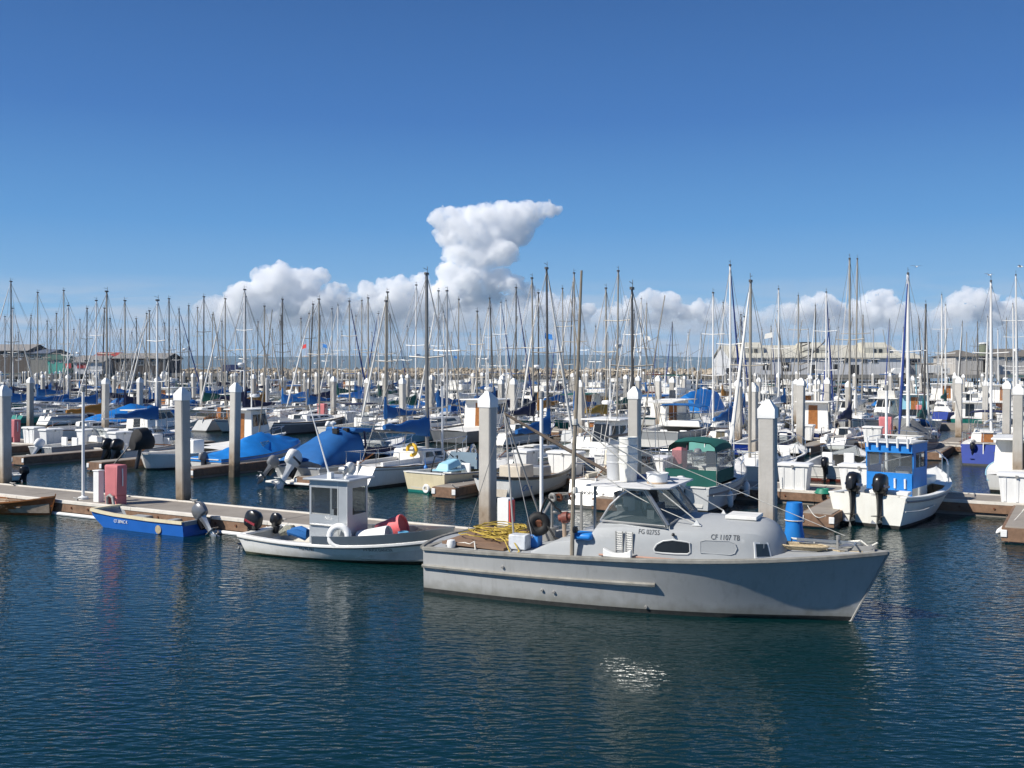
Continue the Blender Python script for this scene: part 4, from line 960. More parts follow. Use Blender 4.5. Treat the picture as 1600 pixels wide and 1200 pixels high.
    m = MB(); m.path(W0, .022, 6); m.path(W1, .022, 6); m.build('windscreen_frame', ALUD, t)
    m = MB(); rf = [(3.55, -1.02), (4.9, -1.10), (5.22, -.86), (5.22, .86), (4.9, 1.10), (3.55, 1.02)]
    m.loft([[(x, y, zt + .02) for x, y in rf], [(x, y, zt + .055) for x, y in rf]]); m.build('roof', mat('chalky_roof', (.62, .62, .61), .7, var=.08, dirt=.3, dcol=(.42, .4, .36)), t, bevel=.008)
    for x, y in ((3.7, -.9), (3.7, .9)):
        m = MB(); m.tube((x, y, 1.3), (x, y, zt + .02), .03); m.build('roof_post', ALUD, t)
    m = MB(); m.box(4.6, 4.72, -.5, .5, 1.75, 1.95); m.lathe([(.15, 0), (.16, .02), (.15, .04)], 14, M=Matrix.Translation((4.5, -.3, 1.9)) @ Matrix.Rotation(rad(70), 4, 'Y')); m.build('helm_console', BLACKP, t)
    m = MB(); m.box(4.78, 4.92, -.93, -.92, 1.80, 1.97); m.build('notice', WHITEP, t)
    m = MB(); m.box(3.95, 4.2, .1, .5, 1.7, 2.1); m.lathe([(.001, -.16), (.07, .05), (.07, .06), (.03, .07), (.05, .12), (.05, .2), (.001, .25)], 8, M=Matrix.Translation((4.62, -.55, 2.05))); m.build('hanging_float', WHITEP, t)
    m = MB(); m.box(3.8, 4.1, .1, .5, 1.45, 1.9); m.box(3.72, 3.8, .1, .5, 1.86, 2.15); m.build('helm_seat', GREYP, t, bevel=.04)
    # trolling poles, boom, stays
    top = (3.45, -1.25, 6.62)
    m = MB(); m.path([(3.36, -1.28, .95), (3.4, -1.27, 3.0), (3.48, -1.26, 4.8), (3.55, -1.25, 6.62)], [.045, .043, .035, .024], 8); po = m.build('trolling_pole', mat('weathered_pole', (.25, .215, .165), .8, var=.2, scale=4, dirt=.4), t)
    for z in (2.32, 3.66, 1.55):
        m = MB(); m.lathe([(.056, -.06), (.064, 0), (.056, .06)], 8, M=Matrix.Translation((3.42, -1.268, z))); m.build('pole_band', ROPEW if z > 2 else BLACKP, po)
    m = MB(); m.path([(1.25, .1, 3.72), (2.6, .08, 3.05), (3.95, .05, 2.42)], [.03, .038, .04], 7); m.build('boom', mat('dark_boom', (.11, .085, .065), .8, var=.3), t)
    m = MB(); m.path([(1.9, .9, .98), (1.55, .5, 2.4), (1.25, .1, 3.72)], .022, 6); m.path([(1.9, -.8, .98), (1.55, -.3, 2.4), (1.25, .1, 3.72)], .022, 6); m.build('boom_crutch', ALUD, t)
    def stay(name, a, b_, r=.014, mm=ROPEW, sg=.0):
        a, b_ = Vector(a), Vector(b_); m = MB(); m.path([a.lerp(b_, i / 8) + Vector((0, 0, -sg * math.sin(math.pi * i / 8))) for i in range(9)], r, 5); return m.build(name, mm, t)
    stay('stay', (3.42, -1.26, 3.66), (5.72, -.79, 1.8), .014)
    stay('stay', (3.42, -1.26, 3.62), (5.9, .66, 1.82), .014)
    stay('stay', (3.42, -1.26, 3.0), (5.66, -.8, 1.76), .010, sg=.12)
    stay('stay', (3.5, -1.26, 3.60), (8.3, .2, 1.55), .007)
    stay('stay', (1.25, .1, 3.72), (2.35, -.9, 1.25), .010, WIRE)
    stay('stay', (1.25, .1, 3.72), (.3, .1, 1.0), .007, WIRE)
    stay('stay', (1.25, .1, 3.72), (3.42, -1.26, 4.4), .006, WIRE)
    # hauling gear on the aft deck
    m = MB(); m.torus((2.36, -.62, 1.50), (.35, -1, .1), .155, .095, 20, 10); g = m.build('hauler_wheel', RUBBER, t)
    m = MB(); m.lathe([(.09, -.05), (.12, 0), (.09, .05)], 12, M=Matrix.Translation((2.36, -.62, 1.5)) @ Matrix.Rotation(rad(-70), 4, 'X')); m.build('hub', RUST, g)
    m = MB(); fr = [(2.3, .25, .98), (2.3, .25, 2.02), (2.95, .3, 2.08), (2.95, .3, .98)]; m.path(fr, .035, 6); m.tube((2.3, .25, 1.62), (2.95, .3, 1.66), .028); m.tube((2.36, -.62, 1.5), (2.3, .25, 1.9), .03); m.build('gear_frame', ALUD, t)
    m = MB(); m.tube((2.92, -.55, 1.0), (2.90, -.55, 1.55), .045, n=8); m.build('hauler_post', mat('tan_post', (.38, .28, .2), .7), t)
    m = MB(); m.lathe([(.0, -.14), (.07, -.14), (.08, -.05), (.115, -.05), (.115, .06), (.07, .06), (.07, .14), (0, .14)], 12, M=Matrix.Translation((2.93, -.55, 1.66)) @ Matrix.Rotation(rad(80), 4, 'Y')); m.box(2.86, 3.0, -.62, -.48, 1.56, 1.74); m.build('hydraulic_motor', mat('red_oxide', (.17, .045, .03), .6, var=.4, scale=9), t)
    for pts in ([(2.42, -.64, 1.72), (2.55, -.66, 2.05), (2.75, -.62, 1.85), (2.9, -.58, 1.68)], [(3.02, -.58, 1.70), (3.12, -.62, 1.55), (3.2, -.7, 1.3), (3.35, -.9, 1.12)], [(2.5, -.6, 1.5), (2.75, -.7, 1.25), (3.1, -.85, 1.15), (3.35, -.9, 1.12)]):
        m = MB(); P = [Vector(p) for p in pts]; cur = []
        for i in range(len(P) - 1):
            for k in range(5): cur.append(P[i].lerp(P[i + 1], k / 5) + Vector((0, 0, .03 * math.sin(math.pi * k / 5))))
        m.path(cur + [P[-1]], .022, 6); m.build('hydraulic_hose', RUBBER, t)
    m = MB(); m.box(2.55, 3.0, -.2, .1, .99, 1.32); m.lathe([(.2, 0), (.2, .3)], 12, M=Matrix.Translation((2.2, .35, 1.0))); m.build('winch_base', ALUD, t, bevel=.02)
    for k in range(4):
        m = MB(); y = .15 + .12 * k; m.torus((2.35 + .1 * k, y, 1.95), (.2, 1, .2), .07, .035, 10, 6); m.build('pulley_block', RUST if k % 2 else ALUD, t)
    # loose lines and small gear on deck
    m = MB(); m.path([(3.9 + .13 * i, -1.22 - .0 * i, 1.09 + .002 * i) for i in range(14)], .022, 5); m.build('rail_plank', mat('pinkish_plank', (.42, .24, .18), .8, var=.2), t)
    m = MB(); b_ = [(4.18, -1.36), (4.62, -1.34), (4.62, -1.22), (4.18, -1.24)]
    rings = []
    for i in range(9):
        u = i / 8; zt_ = 1.24 - .09 * math.sin(math.pi * u); x = 4.02 + .56 * u; rings.append([(x, -1.33, 1.08), (x, -1.33, zt_), (x, -1.23, zt_), (x, -1.23, 1.08)])
    m.loft(rings); m.build('fairlead', WHITEP, t, bevel=.01)
    return t, h
GB, GH = grey_boat()
def gw(s_, y, z):                                   # a point of the grey boat in the world
    return Matrix.Translation((-1.33, 22.1, 0)) @ Matrix.Rotation(rad(-25), 4, 'Z') @ Vector((s_, y, z))
GR = rad(-25)
def loose(name, label, cat, m, mats, s_, y, z, group=None, rz=0.0, **kw):
    o = m.build(name, mats, None, **kw); o.location = gw(s_, y, z); o.rotation_euler = (0, 0, GR + rz); return tag(o, label, cat, group)
# what lies on the grey boat
m = MB(); m.hexa([(.0, -1.0, .02), (1.5, -1.12, .0), (1.55, .95, .05), (.1, .9, .07)], [(.0, -1.0, .07), (1.5, -1.12, .05), (1.55, .95, .10), (.1, .9, .12)])
loose('plywood_board', 'brown plywood board lying over the aft deck under the yellow rope', 'board', m, mat('brown_plywood', (.20, .125, .08), .8, var=.25, scale=3, dirt=.3, dcol=(.12, .08, .05)), .3, 0, .98)
m = MB(); rnd = random.Random(5)
for k in range(18):
    cx, cy_, R, e = .92 + rnd.uniform(-.34, .34), rnd.uniform(-.4, .6), rnd.uniform(.22, .58), rnd.uniform(.4, .85); a0 = rnd.uniform(0, 6)
    pts = [(cx + (R + .05 * math.sin(5 * a + k)) * math.cos(a + a0) , cy_ + (R * e + .04 * math.sin(7 * a + 2 * k)) * math.sin(a + a0) * 1.2, .02 + .007 * k + .02 * math.sin(3 * a + k)) for a in [2 * math.pi * i / 26 for i in range(27)]]
    m.path(pts, .012, 5)
m.path([(1.25, -.75, .08), (1.45, -.95, .06), (1.6, -1.12, -.05), (1.72, -1.2, -.2), (1.85, -1.12, -.1), (1.7, -1.0, .03), (1.4, -.8, .07)], .015, 5)
o = loose('rope_coil', 'tangled yellow rope heaped on the plywood board', 'rope', m, ROPEY, .3, 0, 1.1)
m = MB(); m.box(.0, .38, -.3, .0, 0, .3); b1 = loose('crate', 'blue-labelled white box under the plywood edge', 'box', m, mat('box_white_blue', (.55, .57, .6), .6, var=.3, scale=5), 1.85, -.7, 1.0, bevel=.02)
m = MB(); m.box(.0, .25, -.25, .0, 0, .26); loose('crate', 'small dark blue box beside the white box on the aft deck', 'box', m, BLUEP, 2.12, -.42, 1.0, bevel=.02)
m = MB(); m.lathe([(.001, 0), (.08, .02), (.1, .09), (.08, .17), (.001, .19)], 12); loose('buoy', 'small white buoy on the stern quarter of the grey boat', 'buoy', m, WHITEP, .55, -1.05, .93)
m = MB(); m.path([(0, 0, .03), (.2, .05, .05), (.35, -.02, .04), (.45, .0, .1), (.55, -.15, -.05)], .014, 5); loose('mooring_line', 'thin grey line running from the small white buoy', 'rope', m, ROPEW, .62, -1.0, 1.0)
m = MB(); m.box(0, .42, -.3, .12, 0, .13); loose('folded_tarp', 'folded bright blue tarp tucked behind the wheelhouse', 'tarp', m, TARPB, 3.32, -.95, 1.34, bevel=.05)
def bucket_stack(label, s_, y, n, r, h_, mm, top=True):
    t = thing('bucket_stack', label, 'buckets', gw(s_, y, 2.42), GR)
    for k in range(n):
        m = MB(); z = k * .165; m.lathe([(r * .90, z), (r * .99, z + h_ - .04), (r * 1.035, z + h_ - .035), (r * 1.035, z + h_ - .01), (r * 1.0, z + h_), (r * .95, z + h_), (r * .86, z + .02)], 24); m.build('bucket', mm, t)
    return t
SPECK = mat('speckled_white_plastic', (.70, .69, .64), .5, var=.12, scale=9, dirt=.5, dcol=(.42, .38, .3))
bucket_stack('tall stack of speckled white buckets on the grey boat roof', 4.14, -.15, 4, .19, .40, SPECK)
bucket_stack('greyish translucent bucket stack left of the taller white one', 3.80, -.02, 3, .165, .38, mat('greyish_plastic', (.50, .51, .52), .45, var=.08))
t = thing('tub', 'low round white tub on the front of the grey boat roof', 'tub', gw(4.78, -.25, 2.42), GR)
m = MB(); m.lathe([(.2, .03), (.21, .19), (.225, .19), (.225, .21), (.2, .21), (.19, .05)], 22); m.build('body', WHITEP, t)
m = MB(); m.lathe([(0, 0), (.205, 0), (.205, .03), (0, .03)], 22); m.build('base', mat('tan_base', (.45, .33, .22), .7), t)
m = MB(); m.box(-.35, .35, -.14, .14, 0, .07); loose('board', 'flat blue-grey board lying on the roof between bucket stack and tub', 'board', m, mat('blue_grey_board', (.18, .2, .32), .7), 4.45, .45, 2.42)
# anchor gear on the foredeck
t = thing('anchor', 'galvanised anchor in its bow roller on the grey boat', 'anchor', gw(8.35, 0, 1.38), GR)
m = MB(); m.box(-.9, .25, -.022, .022, .05, .10); m.build('shank', ALU, t)
for e in (-1, 1):
    m = MB(); m.poly([(.25, e * .03, .06), (-.12, e * .24, .03), (.02, e * .03, .08)], .025); m.build('fluke', ALU, t)
m = MB(); m.tube((.16, -.26, .08), (.16, .26, .08), .018); m.build('stock', ALU, t)
m = MB()
for e in (-1, 1): m.box(.1, .5, e * .07 - .01, e * .07 + .01, -.03, .07)
m.box(.1, .4, -.07, .07, -.03, -.01); m.tube((.44, -.09, .05), (.44, .09, .05), .035, n=10); m.tube((-.15, 0, -.05), (-.15, 0, .22), .035, n=8); m.tube((-.15, -.12, .14), (-.15, .12, .14), .02, n=6); m.box(-.2, .12, -.03, .03, -.05, -.02)
loose('bow_roller', 'metal bow roller and post at the tip of the grey boat', 'bow roller', m, ALUD, 8.35, 0, 1.36)
m = MB(); rnd = random.Random(8)
for k in range(5):
    R = .12 + .05 * k % .2; pts = [(.35 * math.cos(a) * (1 + .1 * k) + rnd.uniform(-.02, .02), (.10 + .02 * k) * math.sin(a), .02 + .018 * k + rnd.uniform(0, .015)) for a in [2 * math.pi * i / 18 for i in range(19)]]; m.path(pts, .018, 5)
m.path([(.3, .0, .04), (.55, .1, .03), (.7, -.03, .04), (.8, .05, .03), (1.1, .0, .05)], .018, 5)
loose('rope_coil', 'tan rope coil lying on the grey foredeck', 'rope', m, ROPET, 7.55, -.12, 1.27)
m = MB(); m.path([(7.25, .62, 1.36), (7.7, .5, 1.37), (8.2, .28, 1.40), (8.6, .06, 1.50)], .02, 6); m.path([(8.6, .06, 1.5), (8.75, 0, 1.4), (8.9, -.02, 1.5)], .016, 6)
for p in ((7.25, .62), (7.7, .5), (8.2, .28)): m.tube((p[0], p[1], 1.2), (p[0], p[1], 1.38), .014)
o = m.build('low_bow_rail', ROPEW, GB)

# ------------------------------------------------------------------ white skiff with the metal wheelhouse
def skiff():
    P0, A = Vector((-6.62, 26.15, 0)), rad(-25)
    t = thing('skiff', 'white open skiff with a grey metal wheelhouse and black outboards, behind the grey boat stern', 'skiff', P0, A)
    h = Hull(5.75, 2.05, .47, .41, .66, tw=.86, rake=.42, w0=.90, w1=.2, tm=.4, p=2.4, draft=.3, trake=.22, n=20, boot=.06)
    sk = h.skin([-1.0, -.4, 0.0, None, .5, .75, 1.0]).build('hull', [WHITE, mat('mossy_bottom', (.05, .055, .03), .8, var=.4, scale=8)], t, smooth=50)
    h.inner(.12, .12, 0, .98, .86).build('cockpit_lining', mat('skiff_lining', (.55, .53, .47), .7, var=.12, dirt=.5, dcol=(.3, .25, .18)), t)
    h.rim(.15, .07, out=.03).build('gunwale', WHITE, t, bevel=.012)
    h.rail(.026, .90, out=.012, k=5).build('rub_rail', ALUD, t)
    m = MB()
    for side in (1, -1):                            # bare metal spray boards round the bow
        r = []
        for i in range(15):
            q = .42 + .58 * i / 14; a = h.sheer(q, side, -.01, .03); hh = .20 + .05 * (i / 14); r.append([(a.x, a.y, a.z), (a.x + .05 * i / 14, a.y + side * .02, a.z + hh), (a.x + .05 * i / 14, a.y + side * .0 - side * min(.02, abs(a.y)), a.z + hh), (a.x, a.y - side * min(.025, abs(a.y)), a.z)])
        m.loft(r)
    m.build('spray_board', mat('bright_aluminium', (.50, .52, .54), .30, .9, var=.05), t)
    m = MB(); a = h.sheer(.8, 1, .12).y; m.poly([(h.L * .8, -a, .60), (h.L * .98, 0, .68), (h.L * .8, a, .60)], .03); m.build('foredeck', CREAM, t)
    x0, x1, y0, y1, z0, z1 = 2.12, 3.24, -.72, .14, .14, 1.96
    MET = mat('galvanised_sheet', (.50, .52, .53), .42, .45, var=.1, scale=3, dirt=.2, dcol=(.3, .3, .29))
    PST = .055
    c = MB(); zw0, zw1 = 1.12, 1.78
    c.box(x0, x1, y0, y0 + .025, z0, zw0); c.box(x0, x1, y0, y0 + .025, zw1, z1); c.box(x1 - .26, x1, y0, y0 + .025, zw0, zw1); c.box(x0, x0 + PST, y0, y0 + .025, zw0, zw1)
    c.box(x1 - .025, x1, y0 + .03, y1, z0, zw0); c.box(x1 - .025, x1, y0 + .03, y1, zw1, z1); c.box(x1 - .025, x1, y1 - PST, y1, zw0, zw1); c.box(x1 - .025, x1, y0 + .03, y0 + .22, zw0, zw1)
    c.box(x0, x1, y1 + .002, y1 + .025, z0, zw0); c.box(x0, x1, y1 + .002, y1 + .025, zw1, z1); c.box(x0, x0 + PST, y1 + .002, y1 + .025, zw0, zw1); c.box(x1 - PST, x1, y1 + .002, y1 + .025, zw0, zw1)
    wh = c.build('wheelhouse', MET, t, smooth=0)
    for nm, q in (('side_window', [(x0 + PST, y0 + .012, zw0), (x1 - .26, y0 + .012, zw0), (x1 - .26, y0 + .012, zw1), (x0 + PST, y0 + .012, zw1)]), ('front_window', [(x1 - .012, y0 + .22, zw0), (x1 - .012, y1 - PST, zw0), (x1 - .012, y1 - PST, zw1), (x1 - .012, y0 + .22, zw1)]), ('side_window', [(x1 - PST, y1 + .012, zw0), (x0 + PST, y1 + .012, zw0), (x0 + PST, y1 + .012, zw1), (x1 - PST, y1 + .012, zw1)])):
        m = MB(); m.poly(q, .008); m.build(nm, PANE, wh)
    m = MB(); m.box(x0 - .12, x1 + .14, y0 - .12, y1 + .16, z1 + .002, z1 + .05); m.build('roof', MET, wh, bevel=.01)
    m = MB(); m.path([(x0 + .03, y0 - .025, .86), (x1 - .33, y0 - .025, .86)], .022, 6); m.path([(x0 + .03, y0 - .012, .86), (x0 + .03, y0 - .012, .88)], .02, 6); m.build('grab_rail', ALU, wh)
    for x in (x1 - .02, x1 - .29): 
        m = MB(); m.box(x, x + .022, y0 - .008, y0 - .001, z0 + .2, z1); m.build('corner_strip', mat('pale_strip', (.6, .61, .6), .4, .4), wh)
    text('lettering', 'NKE', .12, WHITEP, wh, (x0 + .46, y0 - .006, 1.0), (rad(90), 0, 0), .003)
    m = MB(); m.box(x0 + .5, x0 + .8, y0 + .3, y1 - .1, .9, 1.25); m.build('helm_console', BLACKP, wh, bevel=.02)
    m = MB(); m.tube((x0 + .55, y0 + .1, z1 + .05), (x0 - .05, y0 + .05, z1 + 1.85), .024, .012, n=6); m.box(x0 + .5, x0 + .62, y0 + .03, y0 + .16, z1 + .05, z1 + .2); m.build('antenna', WHITEP, t)
    m = MB(); m.lathe([(0, -.11), (.09, -.11), (.11, -.02), (.105, .06), (.06, .10), (0, .10)], 12, M=Matrix.Translation((x0 + .78, y0 + .35, z1 + .24)) @ Matrix.Rotation(rad(90), 4, 'Y')); m.tube((x0 + .78, y0 + .35, z1 + .05), (x0 + .78, y0 + .35, z1 + .16), .03); m.build('searchlight', ALU, t)
    m = MB(); m.lathe([(0, .0), (.05, 0), (.055, .04), (0, .09)], 10, M=Matrix.Translation((x0 + .98, y0 + .15, z1 + .05))); m.build('anchor_light', WHITEP, t)
    text('lettering', 'FG 92761', .13, LETTER, t, h.pt(.35, .64, -1) + Vector((0, -.012, 0)), (rad(90), 0, 0), .003, sx=.85, on=sk)
    text('lettering', 'F/V BUCK DANCER', .10, LETTER, t, h.pt(.66, .72, -1) + Vector((0, -.03, 0)), (rad(90), 0, 0), .003, sx=.8, on=sk)
    text('lettering', 'ALLEN', .07, LETTER, t, h.pt(.03, .75, -1) + Vector((0, -.012, 0)), (rad(90), 0, 0), .003, on=sk)
    o1 = outboard(t, .1, -.25, .50, BLACKP, sc=.92, tilt=.25, stripe=mat('stripe_red', (.25, .03, .04), .4))
    o2 = outboard(t, .25, .42, .52, BLACKP, sc=.62, tilt=.35)
    return P0, A, h
SP, SA, SH = skiff()
def sw(s_, y, z): return Matrix.Translation(SP) @ Matrix.Rotation(SA, 4, 'Z') @ Vector((s_, y, z))
def lay(o, s_, y, z, rz=0.0): o.location = sw(s_, y, z); o.rotation_euler = (0, 0, SA + rz); return o
def drum(name, label, cat, L, r, mm, s_, y, z, yaw, pitch, inner=None):
    t = thing(name, label, cat, sw(s_, y, z), 0); t.rotation_euler = (0, rad(90) - pitch, SA + yaw)
    m = MB(); m.lathe([(r * .82, 0), (r * .9, L * .5), (r, L), (r * .92, L), (r * .8, L * .5), (r * .74, .03), (0, .03), (0, 0)], 20); m.build('body', mm, t)
    if inner: m = MB(); m.lathe([(0, L * .93), (r * .9, L * .93), (r * .9, L * .94), (0, L * .945)], 20); m.build('end', inner, t)
    return t
drum('fish_basket', 'red plastic fish basket tipped on its side in the skiff', 'basket', .70, .29, mat('faded_red_plastic', (.74, .14, .15), .6, var=.1), 3.55, .22, .60, .12, .32, mat('red_net', (.45, .05, .05), .7))
drum('bait_tub', 'white tub lying on its side in front of the red basket', 'tub', .82, .23, WHITEP, 3.34, -.36, .54, .1, .16, mat('tub_grey_end', (.30, .31, .32), .7))
m = MB(); m.torus((0, 0, .0), (.25, -1, .15), .23, .085, 22, 10); o = m.build('life_ring', WHITEP); lay(o, 3.12, -.90, .66); tag(o, 'white ring fender leaning on the skiff wheelhouse', 'life ring')
m = MB(); m.path([(-.3, 0, .12), (-.22, .1, .2), (.0, .12, .23), (.25, .05, .18), (.3, -.1, .12), (.1, -.15, .2), (-.2, -.12, .22)], [.05, .09, .12, .12, .1, .09, .05], 8); o = m.build('folded_tarp', TARP); lay(o, 1.55, -.45, .38); tag(o, 'crumpled blue tarp in the stern of the skiff', 'tarp')
m = MB(); m.box(-.22, .22, -.17, .17, 0, .3); m.box(-.24, .24, -.19, .19, .302, .36); o = m.build('crate', mat('dark_crate', (.06, .06, .06), .7), bevel=.02); lay(o, 1.85, .15, .42); tag(o, 'dark grey crate beside the skiff wheelhouse', 'crate')
m = MB(); m.path([(-.25, 0, .05), (-.1, .1, .14), (.1, .05, .18), (.2, -.1, .12)], [.06, .13, .12, .05], 8); o = m.build('net_bundle', mat('net_grey', (.22, .22, .18), .9, var=.4, scale=18, bump=.8)); lay(o, 1.05, -.2, .40); tag(o, 'greyish bundle of netting behind the outboards', 'netting')
m = MB(); m.lathe([(.12, 0), (.13, .24), (.14, .24), (.12, .25), (.11, .02)], 14); o = m.build('bucket', mat('light_blue_plastic', (.12, .36, .55), .5)); lay(o, 4.45, -.12, .50); tag(o, 'light blue bucket in front of the white tub', 'bucket')
m = MB(); m.path([(-.15, 0, .05), (0, .1, .12), (.18, 0, .12), (.3, -.05, .05)], [.05, .12, .11, .04], 8); o = m.build('net_bundle', BLACKC); lay(o, 4.7, .15, .55); tag(o, 'black bundle of net near the skiff bow', 'netting')

# ------------------------------------------------------------------ blue punt and varnished rowing boat
def punt():
    A = rad(150); P0 = Vector((-8.9, 28.25, 0))
    t = thing('punt', 'flat blue wooden punt with a tilted grey outboard, tied along the outer dock', 'punt', P0, A)
    B = 1.16; st = [(0, B / 2, B / 2 * .9, 0.40, -.12), (1.35, B / 2 + .02, B / 2 * .92, .40, -.12), (2.9, B / 2, B / 2 * .9, .43, -.1), (3.45, B / 2 * .97, B / 2 * .85, .46, .0), (3.95, B / 2 * .92, B / 2 * .8, .50, .30)]
    PB = mat('bright_blue_paint', (.012, .12, .46), .5, var=.08, scale=3, dirt=.2, dcol=(.04, .10, .3))
    m = MB(); m.loft([[(x, w, zt), (x, wb, zb), (x, -wb, zb), (x, -w, zt)] for x, w, wb, zt, zb in st], closed=False)
    m.build('hull', PB, t)
    PI = mat('punt_grey_inside', (.26, .28, .30), .8, var=.15, dirt=.4)
    m = MB(); m.loft([[(x, w - .05, zt - .01), (x, wb - .06, max(zb + .06, .03)), (x, -wb + .06, max(zb + .06, .03)), (x, -w + .05, zt - .01)][::-1] for x, w, wb, zt, zb in [(st[0][0] + .05,) + st[0][1:]] + st[1:4] + [(3.85, .5, .45, .48, .36)]], closed=False); m.build('lining', PI, t)
    for e in (1, -1):
        m = MB(); m.loft([[(x, e * (w + .03), zt - .05), (x, e * (w + .03), zt + .03), (x, e * (w - .06), zt + .03), (x, e * (w - .06), zt - .05)] for x, w, wb, zt, zb in st]); m.build('gunwale', CREAM if e > 0 else mat('dark_rail', (.08, .08, .085), .7), t)
    m = MB(); m.box(3.87, 4.0, -.5, .5, .43, .53); m.build('bow_cap', CREAM, t)
    m = MB(); m.box(-.02, .06, -B / 2 + .06, B / 2 - .06, .3, .42); m.build('transom_cap', PI, t)
    for x0, x1 in ((2.4, 3.0), (1.15, 1.4)):
        m = MB(); m.box(x0, x1, -B / 2 + .06, B / 2 - .06, .06, .30); m.build('thwart', PI, t, bevel=.01)
    m = MB(); m.lathe([(0, 0), (.12, 0), (.12, .012), (0, .014)], 20, M=Matrix.Translation((.98, B / 2 - .012, .14)) @ Matrix.Rotation(rad(-90), 4, 'X')); m.build('round_patch', mat('tan_patch', (.42, .33, .2), .6, var=.2, scale=20), t)
    text('lettering', 'CF 3896C K', .13, WHITEP, t, (2.85, B / 2 + .008, .20), (rad(90), 0, rad(180)), .003, sx=.9)
    outboard(t, -.02, -.03, .42, mat('metallic_grey_cowl', (.20, .205, .215), .3, .5, var=.05), ALU, sc=.88, tilt=.62)
    m = MB(); m.path([(.4, -.2, .47), (.0, -.28, .45), (-.1, -.4, .42), (.1, -.5, .43), (.35, -.45, .45)], .014, 5); m.build('fuel_line', RUBBER, t)
punt()
def rowboat():
    A = rad(-20); L = 4.3; bowp = Vector((-14.62, 31.85, 0)); P0 = bowp - Vector((math.cos(A), math.sin(A), 0)) * L
    t = thing('rowing_boat', 'varnished wooden rowing boat tied at the left end of the outer dock', 'rowing boat', P0, A)
    h = Hull(L, 1.4, .44, .38, .62, tw=.55, rake=.18, w0=.72, w1=.3, tm=.45, p=2.1, draft=.2, n=22, boot=.05)
    VAR = mat('varnished_strakes', (.30, .085, .02), .3, var=.3, scale=5, coat=.3)
    m = MB()                                        # lapped strakes, each proud of the one below
    qs = [-.9, 0.0, .22, .44, .64, .82, 1.0]
    for j in range(len(qs) - 1):
        m = MB()
        for side in (1, -1):
            r = [[h.pt(i / 22, qs[j], side) + Vector((0, side * .016, 0)), h.pt(i / 22, qs[j + 1] + .02, side) + Vector((0, side * .0, 0)), h.pt(i / 22, qs[j + 1] + .02, side) - Vector((0, side * .012, 0)), h.pt(i / 22, qs[j], side) + Vector((0, side * .004, 0))] for i in range(23)]
            for row in r:
                for p in row: p.y = side * max(0.003, side * p.y)
            m.loft(r)
        m.build('strake', VAR if j else ANTI, t)
    m = MB(); k = [h.pt(0, q, 1) for q in (-.9, 0, .3, .6, 1)]; m.poly(k + [Vector((p.x, -p.y, p.z)) for p in k[::-1]], .03); m.build('transom', VAR, t)
    h.inner(.08, .03, .0, .96, .7).build('lining', mat('bleached_wood', (.36, .28, .2), .8, var=.25, scale=6), t)
    h.rim(.05, .045, out=.025).build('gunwale', TEAK, t)
    for x in (.9, 2.1, 3.2):
        y = h.b(x / L) * .9; m = MB(); m.box(x - .12, x + .12, -y, y, .26, .29); m.build('thwart', WOODG, t)
    for i in range(9):
        x = .5 + i * .38; pts = [h.pt(x / L, q, s_) * 1 for s_, q in ((1, 1), (1, .6), (1, .25), (-1, .25), (-1, .6), (-1, 1))]; m = MB(); m.path([(p.x, p.y * .9, p.z + .02) for p in pts], .012, 4); m.build('rib', TEAK, t)
    m = MB(); m.path([h.pt(1, q, 1) + Vector((.01, 0, 0)) for q in (-.3, .3, 1.0, 1.12)], .02, 5); m.build('stem_post', TEAK, t)
    m = MB(); m.path([(.8, .3, .33), (2.0, .25, .36), (3.2, .15, .4)], .022, 6); m.poly([(.2, .28, .33), (.8, .25, .33), (.8, .36, .33), (.2, .38, .33)], .02); m.build('oar', WOODG, t)
rowboat()

# ------------------------------------------------------------------ things standing on the outer dock
def light_post(p, label, h=3.5, group='white light posts along the docks'):
    t = thing('light_post', label, 'light post', p, 0, group)
    m = MB(); m.tube((0, 0, 0), (0, 0, h), .05, .045, n=10); m.build('pole', WHITEP, t)
    m = MB(); m.lathe([(.16, 0), (.16, .07), (.07, .1), (.05, .12)], 14); m.build('base', WHITEP, t)
    m = MB(); m.lathe([(.05, h), (.07, h + .02), (.07, h + .16), (.02, h + .2)], 10); m.build('lamp', ALUD, t); return t
light_post(on_row(130, 21.1, DZ), 'white light post on the outer dock beside the pink cabinet')
light_post(on_row(846, 21.9, DZ), 'white light post behind the aft deck of the grey boat')
def cabinet(p, label, rz=HU, sc=1.0, group='faded red dock cabinets'):
    t = thing('hose_cabinet', label, 'cabinet', p, rz, group)
    m = MB(); m.loft([[(x * sc, y * sc, z * sc) for x, y in ((-w, -d), (w, -d), (w, d), (-w, d))] for z, w, d in ((.30, .30, .2), (1.28, .32, .2), (1.32, .30, .18))]); m.build('body', PINKP, t, bevel=.02)
    m = MB()
    for e in (-1, 1): m.box(e * .24 * sc - .055 * sc, e * .24 * sc + .055 * sc, -.19 * sc, .19 * sc, 0, .297 * sc)
    m.build('foot', PINKP, t)
    m = MB(); m.box(-.24 * sc, .24 * sc, -.206 * sc, -.2015 * sc, .36 * sc, 1.24 * sc); m.build('door', PINKP, t, bevel=.003)
    m = MB(); m.path([(.33 * sc, 0, 1.2 * sc), (.345 * sc, 0, .9 * sc), (.34 * sc, 0, .62 * sc)], .02, 5); m.build('handle', WHITEP, t); return t
cabinet(on_row(181, 20.85, DZ), 'faded red fibreglass cabinet on the outer dock above the blue punt', sc=.94)
